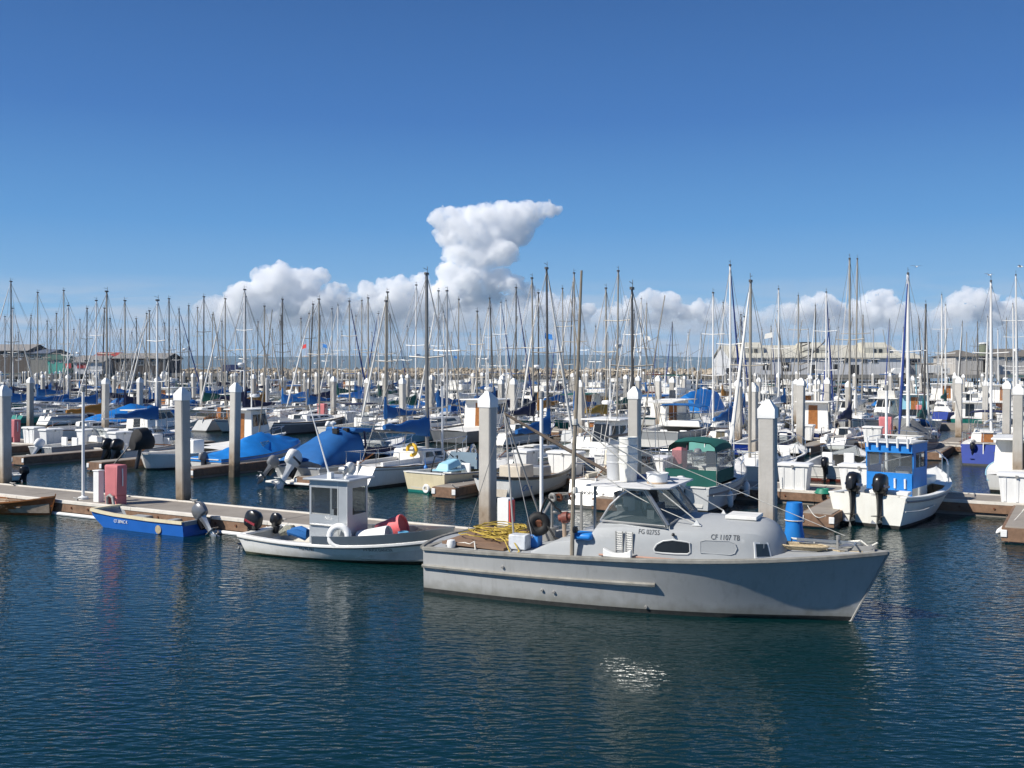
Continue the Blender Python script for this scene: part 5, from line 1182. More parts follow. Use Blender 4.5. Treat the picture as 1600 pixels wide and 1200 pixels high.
m = MB(); m.path([(-.15, -.25, .02), (-.14, -.26, .25), (0, -.27, .32), (.13, -.27, .25), (.2, -.28, .03)], .045, 8); o = m.build('hose', mat('grey_hose', (.33, .33, .31), .7)); o.location = on_row(183, 20.85, DZ); o.rotation_euler = (0, 0, HU); tag(o, 'grey hose looped at the foot of the faded red cabinet', 'hose')
t = thing('power_pedestal', 'plain white pedestal left of the faded red cabinet', 'pedestal', on_row(154, 20.9, DZ), HU)
m = MB(); m.box(-.13, .13, -.1, .1, 0, .98); m.build('body', WHITEP, t, bevel=.01); m = MB(); m.box(-.15, .15, -.12, .12, .982, 1.02); m.build('lid', WHITEP, t, bevel=.01)
t = thing('power_pedestal', 'white pedestal with a red side, behind the yellow rope', 'pedestal', on_row(790, 21.6, DZ), HU)
m = MB(); m.box(-.16, .16, -.14, .14, 0, 1.0); m.build('body', WHITEP, t, bevel=.01)
m = MB(); m.box(.163, .2, -.12, .12, .4, .95); m.tube((.2, 0, .82), (.2, 0, .55), .05); m.build('side_panel', REDP, t)
t = thing('covered_pedestal', 'post wrapped in a bright blue tarp beside the biggest piling', 'wrapped post', on_row(1241, 21.7, DZ), 0)
m = MB(); rings = []
for k in range(9):
    z = k / 8 * 1.36; r = .22 - .045 * (k / 8) + .012 * math.sin(k * 2.1); rings.append([(r * (1 + .05 * math.sin(3 * a + k)) * math.cos(a), r * (1 + .05 * math.cos(2 * a + k * .7)) * math.sin(a), z) for a in [2 * math.pi * j / 16 for j in range(16)]])
m.loft(rings); m.build('cover', TARPB, t)
m = MB(); m.torus((0, 0, .98), (0, 0, 1), .2, .012, 18, 5); m.build('lashing', ROPEW, t); m = MB(); m.box(-.05, .05, -.24, -.215, .3, .48); m.build('tag', WHITEP, t)
def cleat(p, label):
    t = thing('cleat', label, 'cleat', p, HU, 'mooring cleats on the outer dock'); m = MB(); m.path([(-.16, 0, .08), (-.08, 0, .07), (.08, 0, .07), (.16, 0, .08)], .02, 6); m.box(-.05, .05, -.03, .03, 0, .06); m.build('horn', ALUD, t)
for px, c, lb in ((303, 22.2, 'mooring cleat at the foot of the piling behind the grey outboard'), (120, 20.6, 'mooring cleat next to the white light post'), (440, 20.6, 'mooring cleat behind the skiff outboards'), (20, 22.2, 'mooring cleat beside the left edge piling')): cleat(on_row(px, c, DZ + .035), lb)
# ------------------------------------------------------------------ boats at the berthing docks
OCC = []                                            # occupied berths (along, across, half width, half length)
def footprint(P0, rz, L, B):
    c = P0 + Vector((math.cos(rz), math.sin(rz), 0)) * L / 2; return (c.dot(U), c.dot(V), B / 2, L / 2)
def free(fp): return all(abs(fp[0] - o[0]) > (fp[2] + o[2]) * .90 or abs(fp[1] - o[1]) > (fp[3] + o[3]) * .94 for o in OCC)
def claim(P0, rz, L, B): OCC.append(footprint(P0, rz, L, B))
def berth(px, py, L, B, rz=HV): 
    P = at(px, py); claim(P, rz, L, B); return P
H60 = rad(60)
# --- left: white cuddy with tilted outboard
P = berth(62, 717, 6.0, 2.2); motorboat('grey-sided open motorboat with a tilted white outboard, left behind the outer dock', P, H60, 'cuddy', 6.0, ob=WHITEP, tilt=.55, hull=GREYH, lod=0, rails=False)
P = berth(178, 721, 5.2, 2.1); motorboat('small white motorboat with two black outboards, left of the white double-ended boat', P, H60, 'console', 5.2, ob=BLACKP, n_ob=2, obsc=1.25, tilt=.35, lod=0)
P = berth(20, 733, 4.4, 1.7, rad(200)); motorboat('little white dinghy with a small outboard beside the left edge piling', at(33, 752), rad(200), 'console', 2.6, B=1.3, ob=BLACKP, obsc=.7, lod=0, rails=False, hullh=(.3, .3, .4))
# --- white double-ended boat with the black-covered motor
def double_ender():
    P = berth(222, 735, 7.0, 2.3); t = thing('motorboat', 'white round-sterned boat with a black covered motor standing at its stern', 'boat', P, H60, 'boats at the nearest berthing dock')
    h = Hull(7.0, 2.3, .75, .68, .95, tw=.9, rake=.5, w0=.75, w1=.4, tm=.4, p=2.2, double=True, trake=.25, n=18, boot=.08)
    h.skin().build('hull', [WHITE, ANTI], t); h.deck(.0, .06, .55, 1).build('foredeck', DECKW, t)
    h.inner(.2, .1, .05, .56).build('cockpit_lining', mat('cockpit_white', (.62, .61, .57), .6), t); h.rim(.12, .05, .02, 1).build('gunwale', WHITE, t)
    m = MB(); m.box(2.6, 3.3, -.5, .5, .2, 1.25); m.build('engine_box', WHITE, t, bevel=.05)
    m = MB(); m.loft([[(x, .42 * s_ * math.cos(a), 1.15 + .55 * s_ * (1 + math.sin(a)) * .9 - .2) for a in [2 * math.pi * j / 10 for j in range(10)]] for x, s_ in ((-.55, .55), (-.3, 1), (.2, 1.05), (.5, .7))]); m.build('motor_cover', BLACKC, t)
    m = MB(); m.tube((-.1, 0, 1.0), (-.35, 0, .1), .09, n=8); m.path([(-1.2, .5, .3), (.2, .1, 1.9)], .03, 6); m.build('motor_leg', BLACKP, t)
    m = MB(); m.path([(.35, .55, .8), (1.2, .7, 1.1), (2.2, .6, 1.0)], .03, 6); m.build('tiller', TEAK, t)
double_ender()
# --- boat under the bright blue tarp
P = berth(320, 739, 6.3, 2.3)
t, h = motorboat('white motorboat wholly covered by a bright blue tarp, behind the second tall piling', P, H60, 'runabout', 6.3, lod=0, rails=False, cover=(TARPB, lambda q: .14 + .70 * min(1, max(0, (q - .08) / .36)) ** 1.3 * min(1, max(0, (1.0 - q) / .42)) ** .9), ob=GREYP, tilt=0.05, obsc=.8)
# --- the big blue tent boat with two outboards
def tent_boat():
    P = berth(463, 759, 8.4, 2.8)
    t, h = motorboat('grey-blue cruiser with its cockpit under a tall blue canvas tent and two outboards', P, H60, 'runabout', 8.2, B=2.7, hull=GREYH, deck=mat('blue_grey_deck', (.24, .28, .34), .6), lod=0, rails=True, stripe=WHITE)
    m = MB(); rows = []
    for i in range(19):
        u = i / 18; x = .1 + 3.1 * u; ht = .2 + 1.12 * min(1, u * 1.5) ** .75; w = 1.22 - .3 * u
        rows.append([(x + .05 * noise.noise((a, i, 2)), w * math.copysign(abs(math.cos(a)) ** (.95 - .1 * u), math.cos(a)), h.F(.2) + .02 + ht * math.sin(a) ** (.62 + .1 * (1 - u)) + .10 * abs(noise.noise((u * 7, a * 2.5, 3))) * math.sin(a) + .05 * abs(noise.noise((u * 14 + a * 2, a * 5, 1)))) for a in [math.pi * j / 12 for j in range(13)]])
    m.loft(rows, closed=False, cap=False); m.add(rows[-1], [tuple(range(13))]); m.build('canvas_tent', TARP, t)
    m = MB(); m.hexa([(2.7, -.85, 2.00), (4.3, -.75, 1.93), (4.3, .75, 1.93), (2.7, .85, 2.00)], [(2.7, -.8, 2.22), (4.3, -.65, 2.10), (4.3, .65, 2.10), (2.7, .8, 2.22)]); m.build('rolled_canvas', TARP, t, bevel=.08)
    for e in (-1, 1):
        m = MB(); m.poly([(3.3, e * .95, 1.2), (5.2, e * .85, 1.15), (4.3, e * .78, 1.93), (3.3, e * .82, 2.00)], .012 * e); m.build('side_curtain', CLEAR, t)
        m = MB(); m.path([(3.28, e * .97, 1.0), (3.28, e * .84, 2.04)], .05, 6); m.build('canvas_post', NAVYC, t)
        m = MB(); m.poly([(3.3, e * 1.0, 1.0), (5.9, e * .8, 1.1), (5.2, e * .87, 1.28), (3.3, e * .97, 1.32)], .02 * e); m.build('navy_panel', NAVYC, t)
    m = MB()
    for k in range(6): m.box(1.9 + k * .22, 2.06 + k * .22, -.5 + .2 * (k % 3), -.25 + .2 * (k % 3), 2.00, 2.14 + .05 * (k % 2))
    m.build('roof_gear', BLACKC, t)
    m = MB(); m.lathe([(0, 0), (.12, .02), (.13, .1), (0, .16)], 10, M=Matrix.Translation((2.5, .2, 2.33))); m.tube((2.5, .2, 2.03), (2.5, .2, 2.34), .03); m.build('radar_dome', WHITEP, t)
    m = MB(); m.box(-.55, .1, -1.15, 1.15, .12, .2); m.build('swim_platform', DECKW, t, bevel=.02)
    outboard(t, -.25, -.1, .75, mat('two_tone_white_cowl', (.72, .71, .68), .4), WHITEP, sc=1.35, tilt=.6, stripe=BLACKP)
    outboard(t, -.35, .95, .7, GREYP, sc=.95, tilt=.8)
tent_boat()
# --- white sailboat with the yellow horseshoe buoy
P = berth(562, 762, 8.0, 2.6)
t, h = sailboat('white sailboat with a yellow horseshoe buoy and a bright blue sail cover on its boom', P, H60, 8.0, 2.55, mastH=8.8, mastM=mat('grey_mast', (.20, .195, .185), .45, .3), cover=TARP, lod=0, mr=.085, ob=WHITEP, stripe=ALUD, door=WHITE, cab=(.40, .70, .55), boomup=.35, hullh=(.85, .75, 1.05))
m = MB(); m.torus((2.75, -.55, 1.32), (1, 0, 0), .22, .075, 20, 8, a0=rad(-60), a1=rad(240)); o = m.build('horseshoe_buoy', YELLP); o.matrix_world = Matrix.Translation(P) @ Matrix.Rotation(H60, 4, 'Z'); tag(o, 'yellow horseshoe buoy hung at the stern of the white sailboat', 'buoy')
fender('fender', t, 2.6, -1.35, .75, BLUEP, .6)
# --- cream runabout, its stern towards us, full of gear
P = berth(662, 771, 5.4, 2.3, rad(54))
t, h = motorboat('cream open runabout full of gear, its wide stern facing the outer dock', P, rad(54), 'runabout', 5.4, B=2.3, hull=CREAM, bottom=TEALH, lod=0, rails=False, hullh=(.78, .72, .85))
m = MB(); m.box(.8, 1.9, -.5, .3, .75, .82); m.hexa([(.9, -.45, .8), (1.8, -.4, .95), (1.8, .25, .95), (.9, .2, .8)], [(1.0, -.35, 1.05), (1.7, -.3, 1.2), (1.7, .15, 1.2), (1.0, .1, 1.05)]); m.build('engine_cover', LBLUE, t, bevel=.06)
m = MB(); m.torus((-.08, -.2, .2), (1, 0, 0), .12, .06, 14, 6); m.build('coiled_fender', WHITEP, t)
m = MB(); m.hexa([(2.1, -.9, .8), (2.6, -.9, .8), (2.6, .8, .8), (2.1, .8, .8)], [(2.35, -.7, 1.4), (2.4, -.7, 1.4), (2.4, .6, 1.4), (2.35, .6, 1.4)]); m.build('folded_windscreen', mat('blue_grey_panel', (.08, .14, .19), .3), t)
for k in range(3):
    m = MB(); m.torus((2.6 + .35 * k, -.3 + .25 * k, 1.35 + .1 * (k % 2)), (.3, -1, .1), .22, .03, 16, 6); m.build('steering_wheel', STEEL, t)
for k in range(5):
    m = MB(); m.path([(.9 + .5 * k, .4 - .2 * (k % 3), .7), (1.0 + .45 * k, .3 - .2 * (k % 3), 1.3 + .2 * (k % 2)), (1.25 + .4 * k, .1 - .2 * (k % 2), 1.25)], .03, 5); m.build('bracket', BLACKP, t)
# --- open boat with the blue script name
def ona():
    P = berth(768, 783, 6.4, 2.2); t = thing('motorboat', 'white open boat with a black gunwale and the blue name Ona on its side', 'boat', P, H60, 'boats at the nearest berthing dock')
    h = Hull(6.4, 2.2, .85, .72, 1.0, tw=.7, rake=.35, w0=.62, w1=.4, tm=.42, p=2.1, trake=.2, n=18, boot=.07, kn=.7)
    sk = h.skin().build('hull', [WHITE, ANTI], t); h.rim(.10, .10, out=.035).build('gunwale', BLACKP, t); h.inner(.15, .1, 0, .97).build('cockpit_lining', mat('cream_inside', (.55, .49, .40), .7, var=.15, dirt=.3), t)
    m = MB(); m.box(1.2, 2.2, -.5, .4, .2, 1.15); m.build('engine_box', mat('cream_box', (.60, .54, .44), .6), t, bevel=.03)
    m = MB(); m.box(2.6, 3.4, -.6, .5, .15, 1.0); m.build('fish_box', GREYP, t, bevel=.03)
    for x in (.6, 4.2): 
        m = MB(); m.box(x, x + .3, -h.b(x / 6.4) + .1, h.b(x / 6.4) - .1, .55, .6); m.build('thwart', WOODG, t)
    text('name_lettering', 'Ona', .34, BLUEP, t, h.pt(.12, .38, -1) + Vector((0, -.045, 0)), (rad(90), 0, 0), .003, on=sk)
ona()
# --- white hull with the boxy cabin
P = berth(932, 793, 7.0, 2.4)
t, h = sailboat('white transom-sterned boat with a boxy cream cabin behind the grey boat rigging', P, H60, 7.0, 2.35, mastH=7.6, mastM=MASTD, lod=0, cab=(.30, .56, .95), door=CREAM, cabin=mat('cream_cabin', (.66, .60, .48), .6), mr=.05, tw=.85, hullh=(.9, .85, 1.1), stripe=BLACKP, sternname='RESPITE  II')
# --- green canopy boat
def green_boat():
    P = berth(1066, 801, 6.6, 2.5); t, h = motorboat('white motorboat with a dark green canopy and clear side curtains', P, H60, 'cuddy', 6.2, B=2.05, lod=0, stripe=GREYP, rails=True, hullh=(.85, .85, 1.25), hull=mat('grey_white_gelcoat', (.62, .63, .62), .35, var=.06), ob=WHITEP, obsc=.9)
    m = MB(); rows = []
    for i in range(5):
        u = i / 4; x = .9 + 1.7 * u; rows.append([(x, .84 * s_, 2.20 + dz + .1 * math.sin(math.pi * u)) for s_, dz in ((1, -.28), (.96, -.1), (.75, .02), (0, .08), (-.75, .02), (-.96, -.1), (-1, -.28))])
    m.loft(rows, closed=False, cap=False); m.loft([[(p[0], p[1] * .98, p[2] - .03) for p in r] for r in rows][::-1], closed=False, cap=False); m.build('canopy', GREENC, t)
    m = MB(); m.poly([(.85, -.88, .9), (2.5, -.90, .95), (2.5, -.92, 1.36), (.85, -.90, 1.32)], .02); m.poly([(.85, .88, .9), (.85, .9, 1.32), (2.5, .92, 1.36), (2.5, .9, .95)], .02); m.poly([(.8, .88, .75), (.8, -.88, .75), (.8, -.88, 1.34), (.8, .88, 1.34)], .02); m.build('canvas_skirt', GREENC, t)
    for q in ([(.85, -.89, 1.33), (2.5, -.91, 1.37), (2.5, -.85, 2.0), (.95, -.85, 1.95)], [(2.5, -.9, 1.34), (3.5, -.7, 1.4), (2.7, -.72, 2.1), (2.5, -.85, 2.0)], [(.82, .87, 1.35), (.82, -.87, 1.35), (.92, -.83, 1.95), (.92, .83, 1.95)]):
        m = MB(); m.poly(q, .01); m.build('side_curtain', CLEAR, t)
    m = MB(); m.box(1.7, 2.0, -.6, -.2, .4, 1.45); m.box(1.7, 1.8, -.6, -.2, 1.45, 1.9); m.build('helm_seat', WHITEP, t, bevel=.05)
    m = MB(); m.box(1.9, 2.2, .2, .6, .4, 1.3); m.build('helm_seat', GREYP, t, bevel=.05)
    m = MB(); m.tube((2.4, -.98, 1.0), (2.35, -.98, 2.75), .02, .012); m.build('antenna', WHITEP, t)
    fender('fender', t, 3.4, -1.12, .75); fender('fender', t, 1.6, -1.1, .6)
green_boat()
# --- blue canopy boat with twin black outboards
def blue_boat():
    P = berth(1354, 823, 7.1, 2.7, rad(51)); A = rad(51); L = 7.0
    t = thing('motorboat', 'white fishing motorboat with a bright blue canopy and twin black outboards', 'motorboat', P, A, 'boats at the nearest berthing dock')
    h = Hull(L, 2.65, .95, .85, 1.22, tw=.86, rake=.9, w0=.80, w1=.3, tm=.4, p=2.3, draft=.3, trake=.08, n=18, boot=.1)
    CW = mat('creamy_white_gelcoat', (.82, .81, .74), .35, var=.04, dirt=.2, dcol=(.6, .55, .42), streak=True)
    h.skin().build('hull', [CW, ANTI], t); h.deck(.02, .08, .62, 1).build('foredeck', CW, t); h.inner(.25, .16, .12, .64).build('cockpit_lining', DECKW, t)
    h.rim(.17, .05, .0, 1.0, transom=False).build('gunwale', CW, t, bevel=.01); h.rail(.035, .86, out=.01).build('rub_rail', GREYP, t)
    m = MB(); m.box(.75, .87, -1.05, 1.05, .25, .75); m.build('splash_well', CW, t, bevel=.03)
    m = MB(); m.hexa([(.35, -1.08, .95), (.62, -1.12, .98), (.62, .2, .98), (.35, .2, .95)], [(.35, -1.08, 1.05), (.62, -1.12, 1.08), (.62, .2, 1.08), (.35, .2, 1.05)]); m.build('bait_table', WHITEP, t, bevel=.02)
    zt = 2.36; x0, x1 = 2.15, 3.35; cw = .70
    m = MB(); m.box(x0 - .25, x1 + .15, -cw - .05, cw + .05, zt, zt + .05); rf = m.build('hardtop', mat('grey_hardtop', (.5, .5, .48), .5), t, bevel=.02)
    m = MB(); m.box(x0 - .22, x1 + .12, -cw - .02, cw + .02, zt - .28, zt - .005); m.build('canopy_valance', TARPB, t)
    for e in (-1, 1):
        m = MB(); m.hexa([(x0 - .1, e * cw - .02, .98), (x1, e * (cw + .02) - .02, 1.0), (x1, e * (cw + .02) + .02, 1.0), (x0 - .1, e * cw + .02, .98)], [(x0 - .1, e * cw - .02, 1.62), (x1, e * (cw + .02) - .02, 1.6), (x1, e * (cw + .02) + .02, 1.6), (x0 - .1, e * cw + .02, 1.62)]); m.build('canvas_skirt', TARPB, t)
        for a, b_ in ((x0 - .12, x0 + .1), (x1 - .12, x1 + .06)):
            m = MB(); m.box(a, b_, e * (cw + .01) - .025, e * (cw + .01) + .025, 1.6, zt - .28); m.build('canvas_post', TARPB, t)
        m = MB(); m.poly([(x0 + .1, e * (cw + .01), 1.6), (x1 - .12, e * (cw + .02), 1.6), (x1 - .12, e * cw, zt - .28), (x0 + .1, e * cw, zt - .28)], .01); m.build('side_curtain', CLEAR, t)
    m = MB(); m.poly([(x0 - .14, -cw, 1.45), (x0 - .14, cw, 1.45), (x0 - .14, cw, .72), (x0 - .14, -cw, .72)], .025); m.build('aft_skirt', TARPB, t)
    m = MB(); m.poly([(x0 - .13, cw, 1.46), (x0 - .13, -cw, 1.46), (x0 - .13, -cw, zt - .28), (x0 - .13, cw, zt - .28)], .01); m.build('aft_curtain', CLEAR, t)
    for k in range(5):                               # rod holders
        y = -.62 + .31 * k; m = MB(); m.tube((x0 - .3, y, zt - .12), (x0 - .34, y, zt + .18), .035, n=8); m.build('rod_holder', WHITEP, rf)
        if k < 4: m = MB(); m.tube((x0 - .18, y + .12, .98), (x0 - .2, y + .12, 1.28), .035, n=8); m.build('rod_holder', WHITEP, t)
    m = MB(); m.path([(x0 - .3, -.7, zt + .04), (x0 - .3, .7, zt + .04)], .022, 6); m.path([(x0 - .1, -.65, zt + .05), (x0 - .1, -.65, zt + .18), (x1, -.65, zt + .18), (x1, .65, zt + .18), (x0 - .1, .65, zt + .18), (x0 - .1, .65, zt + .05)], .018, 5); m.build('roof_rail', WHITEP, rf)
    m = MB(); m.box(2.9, 3.7, -.66, .66, .5, 1.3); m.box(3.7, 4.9, -.6, .6, .9, 1.2); m.build('cabin', CW, t, bevel=.05)
    m = MB(); m.box(2.55, 2.8, -.45, .0, .3, 1.6); m.build('helm_seat', WHITEP, t, bevel=.05)
    m = MB(); m.box(1.6, 2.1, -.35, .35, .25, .8); m.build('cooler', WHITEP, t, bevel=.04)
    m = MB(); pts = [h.sheer(q, s_, .08, .62) for q, s_ in ((.66, -1), (.8, -1), (.93, -1), (.985, 1), (.93, 1), (.8, 1), (.66, 1))]; pts[3].y = 0; m.path(pts, .02, 6)
    for q in (.66, .78, .9): 
        for e in (-1, 1): m.tube(h.sheer(q, e, .08), h.sheer(q, e, .08, .62), .018)
    m.build('bow_rail', STEEL, t)
    for y in (-.38, .42): outboard(t, .28, y, .95, BLACKP, sc=1.18, tilt=.06, stripe=mat('dark_blue_stripe', (.03, .05, .12), .3))
    m = MB(); m.hexa([(.15, .62, .12), (.5, .62, .12), (.5, 1.1, .12), (.15, 1.1, .12)], [(.1, .62, .2), (.5, .62, .2), (.5, 1.1, .2), (.1, 1.1, .2)]); m.build('swim_step', BLACKP, t)
blue_boat()
# --- beyond the nearest berthing dock, on the right
P = berth(1196, 739, 6.0, 2.3); motorboat('dark-hulled runabout with a white deck, berthed behind the biggest piling', P, H60, 'cuddy', 6.0, hull=BLACKH, lod=0)
P = berth(1290, 752, 6.4, 2.4); motorboat('white runabout with a green-tinted windscreen behind two white dock boxes', P, H60, 'runabout', 6.4, lod=0, bottom=ANTIR, ob=BLACKP, obsc=.9)
P = berth(1592, 772, 7.0, 2.4); motorboat('white cruiser at the right edge behind a ribbed dock box', P, H60, 'cruiser', 7.0, lod=0, stripe=LBLUE)
P = berth(1660, 730, 8.0, 2.5, HV); sailboat('white sloop at the right edge with a low blue sail cover', P, H60, 8.0, mastH=8.9, mastM=MASTW, cover=TARP, lod=0)
def line(a, b_, sag=.18, r=.014, mm=ROPEW, label='mooring line', group='mooring lines at the docks'):
    a, b_ = Vector(a), Vector(b_); m = MB(); m.path([a.lerp(b_, i / 8) - a + Vector((0, 0, -sag * math.sin(math.pi * i / 8))) for i in range(9)], r, 5); o = m.build('mooring_line', mm); o.location = a; tag(o, label, 'rope', group)
line(gw(8.7, .15, 1.36), on_row(1250, 22.0, DZ), label='mooring line from the grey boat bow to the outer dock')
line(gw(.3, 1.0, .98), on_row(700, 20.6, DZ), label='mooring line from the grey boat stern to the outer dock')
line(sw(.3, .8, .55), on_row(400, 20.6, DZ), r=.011, label='mooring line from the skiff stern to the outer dock')
line(at(1415, 800, 1.0), at(1480, 772, DZ), label='mooring line from the blue canopy boat to the berthing dock')
line(at(1290, 806, .9), at(1262, 790, DZ), label='mooring line from the blue canopy boat to its finger pier')
line(at(706, 757, .75), at(725, 752, DZ), label='mooring line from the cream runabout to its finger pier')
line(at(1115, 775, 1.0), at(1190, 752, DZ), label='mooring line from the green canopy boat to the dock')
# --- second dock, near side: boats one can tell apart
def S(px, py, label, L=8.0, rz=HV, **k):
    B = k.pop('B', L * .32); P = at(px, py); yt = k.pop('ytop', None)
    if rz != HV: P = P - Vector((math.cos(rz), math.sin(rz), 0)) * L
    if yt:
        mx = P + Vector((math.cos(rz), math.sin(rz), 0)) * L * (k.get('cab', (.36, .74, .42))[1] - .12); k['mastH'] = CH + (HZ - yt) * mx.y / F
    claim(P, rz, L, B); return sailboat(label, P, rz, L, B, **k)
def M_(px, py, label, kind, L=7.0, rz=HV, **k):
    B = k.pop('B', L * .35); P = at(px, py)
    if rz != HV: P = P - Vector((math.cos(rz), math.sin(rz), 0)) * L
    claim(P, rz, L, B); return motorboat(label, P, rz, kind, L, B=B, **k)
H240 = rad(240)
t, h = S(1404, 721, 'grey-hulled sailboat under a grey canvas awning with a tall white mast', 8.0, rz=H240, hull=mat('pale_grey_gelcoat', (.42, .44, .46), .4, var=.06), stripe=NAVY, ytop=428, mastM=MASTW, jib=JIBB, lod=0, mr=.09, spread=1)
drape(h, .12, .66, lambda q: 1.15 - 2.2 * abs(q - .4) ** 1.3, over=-.05, drop=-.2, sag=.07, seed=3).build('awning', GREYC, t)
S(1536, 727, 'white sailboat with a blue hull band and a varnished door, stern towards us', 7.8, hull=BLUEH, stripe=WHITE, ytop=440, mastM=MASTW, door=TEAK, lod=0, ob=BLACKP, cab=(.30, .72, .55), hullh=(1.0, .9, 1.15), tw=.8)
S(1302, 704, 'white sloop with a black boom cover and a dark companionway', 7.4, ytop=405, mastM=MASTT, cover=NAVYC, stripe=BLACKH, door=DGLASS, lod=0, ob=WHITEP)
S(1102, 709, 'white sailboat with a teal hull and navy blue boom cover', 7.2, hull=TEALH, ytop=415, mastM=MASTW, cover=TARP, jib=JIBB, door=mat('brown_door', (.10, .085, .05), .6), lod=0, tw=.8)
M_(1024, 704, 'big white express cruiser with a grey side and blue bimini', 'cuddy', 9.0, B=3.1, hull=GREYH, canopy=TARP, lod=0, hullh=(1.1, 1.1, 1.6), radar=False)
S(896, 692, 'white sloop with a mustard yellow sail cover', 8.0, ytop=451, mastM=MASTT, cover=YELLC, door=TEAK, lod=0, hull=GREYH)
M_(700, 694, 'grey-hulled work boat with a white name board on its side', 'trawler', 9.0, hull=mat('slate_hull', (.17, .18, .19), .5), lod=0, deck=DECKW)
S(622, 690, 'white cutter with a row of square cabin windows', 9.5, rz=HV, ytop=455, mastM=MASTG, lod=0, stripe=ANTI, cab=(.22, .72, .6))
S(556, 700, 'sailboat with a light blue hull and a blue covered boom', 7.6, hull=LBLUE, ytop=471, mastM=MASTT, cover=TARP, lod=0, rz=H240)
S(412, 680, 'dark grey sailboat lying across the gap behind the tent boat', 9.5, hull=mat('slate_hull', (.17, .18, .19), .5), ytop=468, mastM=MASTT, lod=0, stripe=WHITE)
S(318, 674, 'pale grey sailboat with a varnished wooden wheelhouse', 9.0, hull=GREYH, cabin=TEAK, ytop=464, mastM=MASTT, cover=NAVYC, lod=0, cab=(.22, .6, .9))
M_(196, 652, 'tall white cabin cruiser with a grey hull behind the bright blue tarps', 'trawler', 10.5, hull=GREYH, lod=0)
M_(140, 676, 'boat draped with a bright blue tarp, in front of the tall cabin cruiser', 'runabout', 8.0, cover=(TARPB, lambda q: .3 + .9 * max(0, 1 - abs(q - .45) / .5)), lod=0, rails=False)
M_(168, 691, 'white cruiser with a long raked windscreen behind the dock boxes', 'cruiser', 7.5, lod=0)
S(70, 690, 'sailboat with an orange-brown sail cover near the left edge', 7.6, ytop=456, mastM=MASTT, cover=BROWNC, lod=0)
M_(1070, 668, 'cabin cruiser under a bright blue tarp beside the maroon canvas boat', 'runabout', 9.0, cover=(TARPB, lambda q: .5 + 1.25 * max(0, 1 - abs(q - .42) / .55) ** .35), lod=0, rails=False, hullh=(1.3, 1.3, 1.6))
M_(1010, 650, 'white cruiser enclosed in maroon canvas', 'flybridge', 9.5, roofM=REDC, houseM=WHITE, canopy=REDC, lod=1)
M_(1140, 640, 'tall white sportfishing boat with an open flying bridge', 'flybridge', 11.0, canopy=WHITEC, lod=1, radar=True)
M_(1420, 668, 'cabin boat with light blue window frames behind the grey awning', 'trawler', 7.5, hull=GREYH, houseM=mat('blue_grey_house', (.20, .42, .52), .5), lod=1)
M_(1470, 640, 'old black and white fishing trawler under the wharf', 'trawler', 12.0, hull=BLACKH, lod=1)
M_(1565, 645, 'rusty dark fishing trawler at the right end of the wharf', 'trawler', 12.0, hull=RUST, lod=1)

# ------------------------------------------------------------------ dock boxes, cabinets and posts on the berthing docks
def dock_box(p, rz, label, w=1.0, d=.62, hgt=.95, group='white dock boxes'):
    t = thing('dock_box', label, 'dock box', p, rz, group); s_ = .86
    m = MB(); m.hexa([(-w / 2 * s_, -d / 2 * s_, 0), (w / 2 * s_, -d / 2 * s_, 0), (w / 2 * s_, d / 2 * s_, 0), (-w / 2 * s_, d / 2 * s_, 0)], [(-w / 2, -d / 2, hgt - .12), (w / 2, -d / 2, hgt - .12), (w / 2, d / 2, hgt - .12), (-w / 2, d / 2, hgt - .12)]); m.build('body', WHITEP, t, bevel=.02)
    m = MB(); e = .05; m.loft([[(x * (w / 2 + e - c), y * (d / 2 + e - c), z) for x, y in ((-1, -1), (1, -1), (1, 1), (-1, 1))] for z, c in ((hgt - .115, 0), (hgt - .03, .0), (hgt, .08))]); m.build('lid', WHITEP, t, bevel=.012)
    for k in range(3):
        x = -w / 3 + k * w / 3; m = MB(); m.hexa([(x - .04, -d / 2 * s_ - .02, .04), (x + .04, -d / 2 * s_ - .02, .04), (x + .04, -d / 2 * s_ + .03, .04), (x - .04, -d / 2 * s_ + .03, .04)], [(x - .05, -d / 2 - .02, hgt - .16), (x + .05, -d / 2 - .02, hgt - .16), (x + .05, -d / 2 + .03, hgt - .16), (x - .05, -d / 2 + .03, hgt - .16)]); m.build('rib', WHITEP, t)
    m = MB(); m.box(-.04, .04, -d / 2 - .07, -d / 2 - .052, hgt - .16, hgt - .06); m.build('latch', ALUD, t); return t
BOXES = [(52, 35.5, HU, 'dock box beside the faded red cabinet at the left edge'), (80, 34.9, HV, 'dock box behind the grey-sided motorboat, its lid in the sun'), (138, 35.8, HV, 'dock box right behind the tall white light post'),
         (166, 36.4, HU, 'dock box under the raked windscreen of the white cruiser'), (188, 35.2, HV, 'dock box with two white buckets at its foot'), (822, 35.6, HV, 'dock box behind the open boat with the blue name'),
         (884, 35.8, HU, 'long grey-shaded dock box behind the grey boat boom'), (948, 36.2, HV, 'dock box above the boxy cream cabin'), (1032, 35.4, HV, 'dock box just right of the stacked buckets'), (1106, 35.9, HU, 'dock box right of the dark green canopy'),
         (1242, 35.3, HU, 'nearest tall white dock box, beside the green hose'), (1345, 36.0, HU, 'wide white dock box behind the one with the green hose'), (1590, 35.4, HU, 'large ribbed dock box at the right edge')]
for px, c, rz, lb in BOXES: dock_box(on_row(px, c, DZ), rz, lb, w=1.35 if 'long' in lb or 'wide' in lb else 1.05)
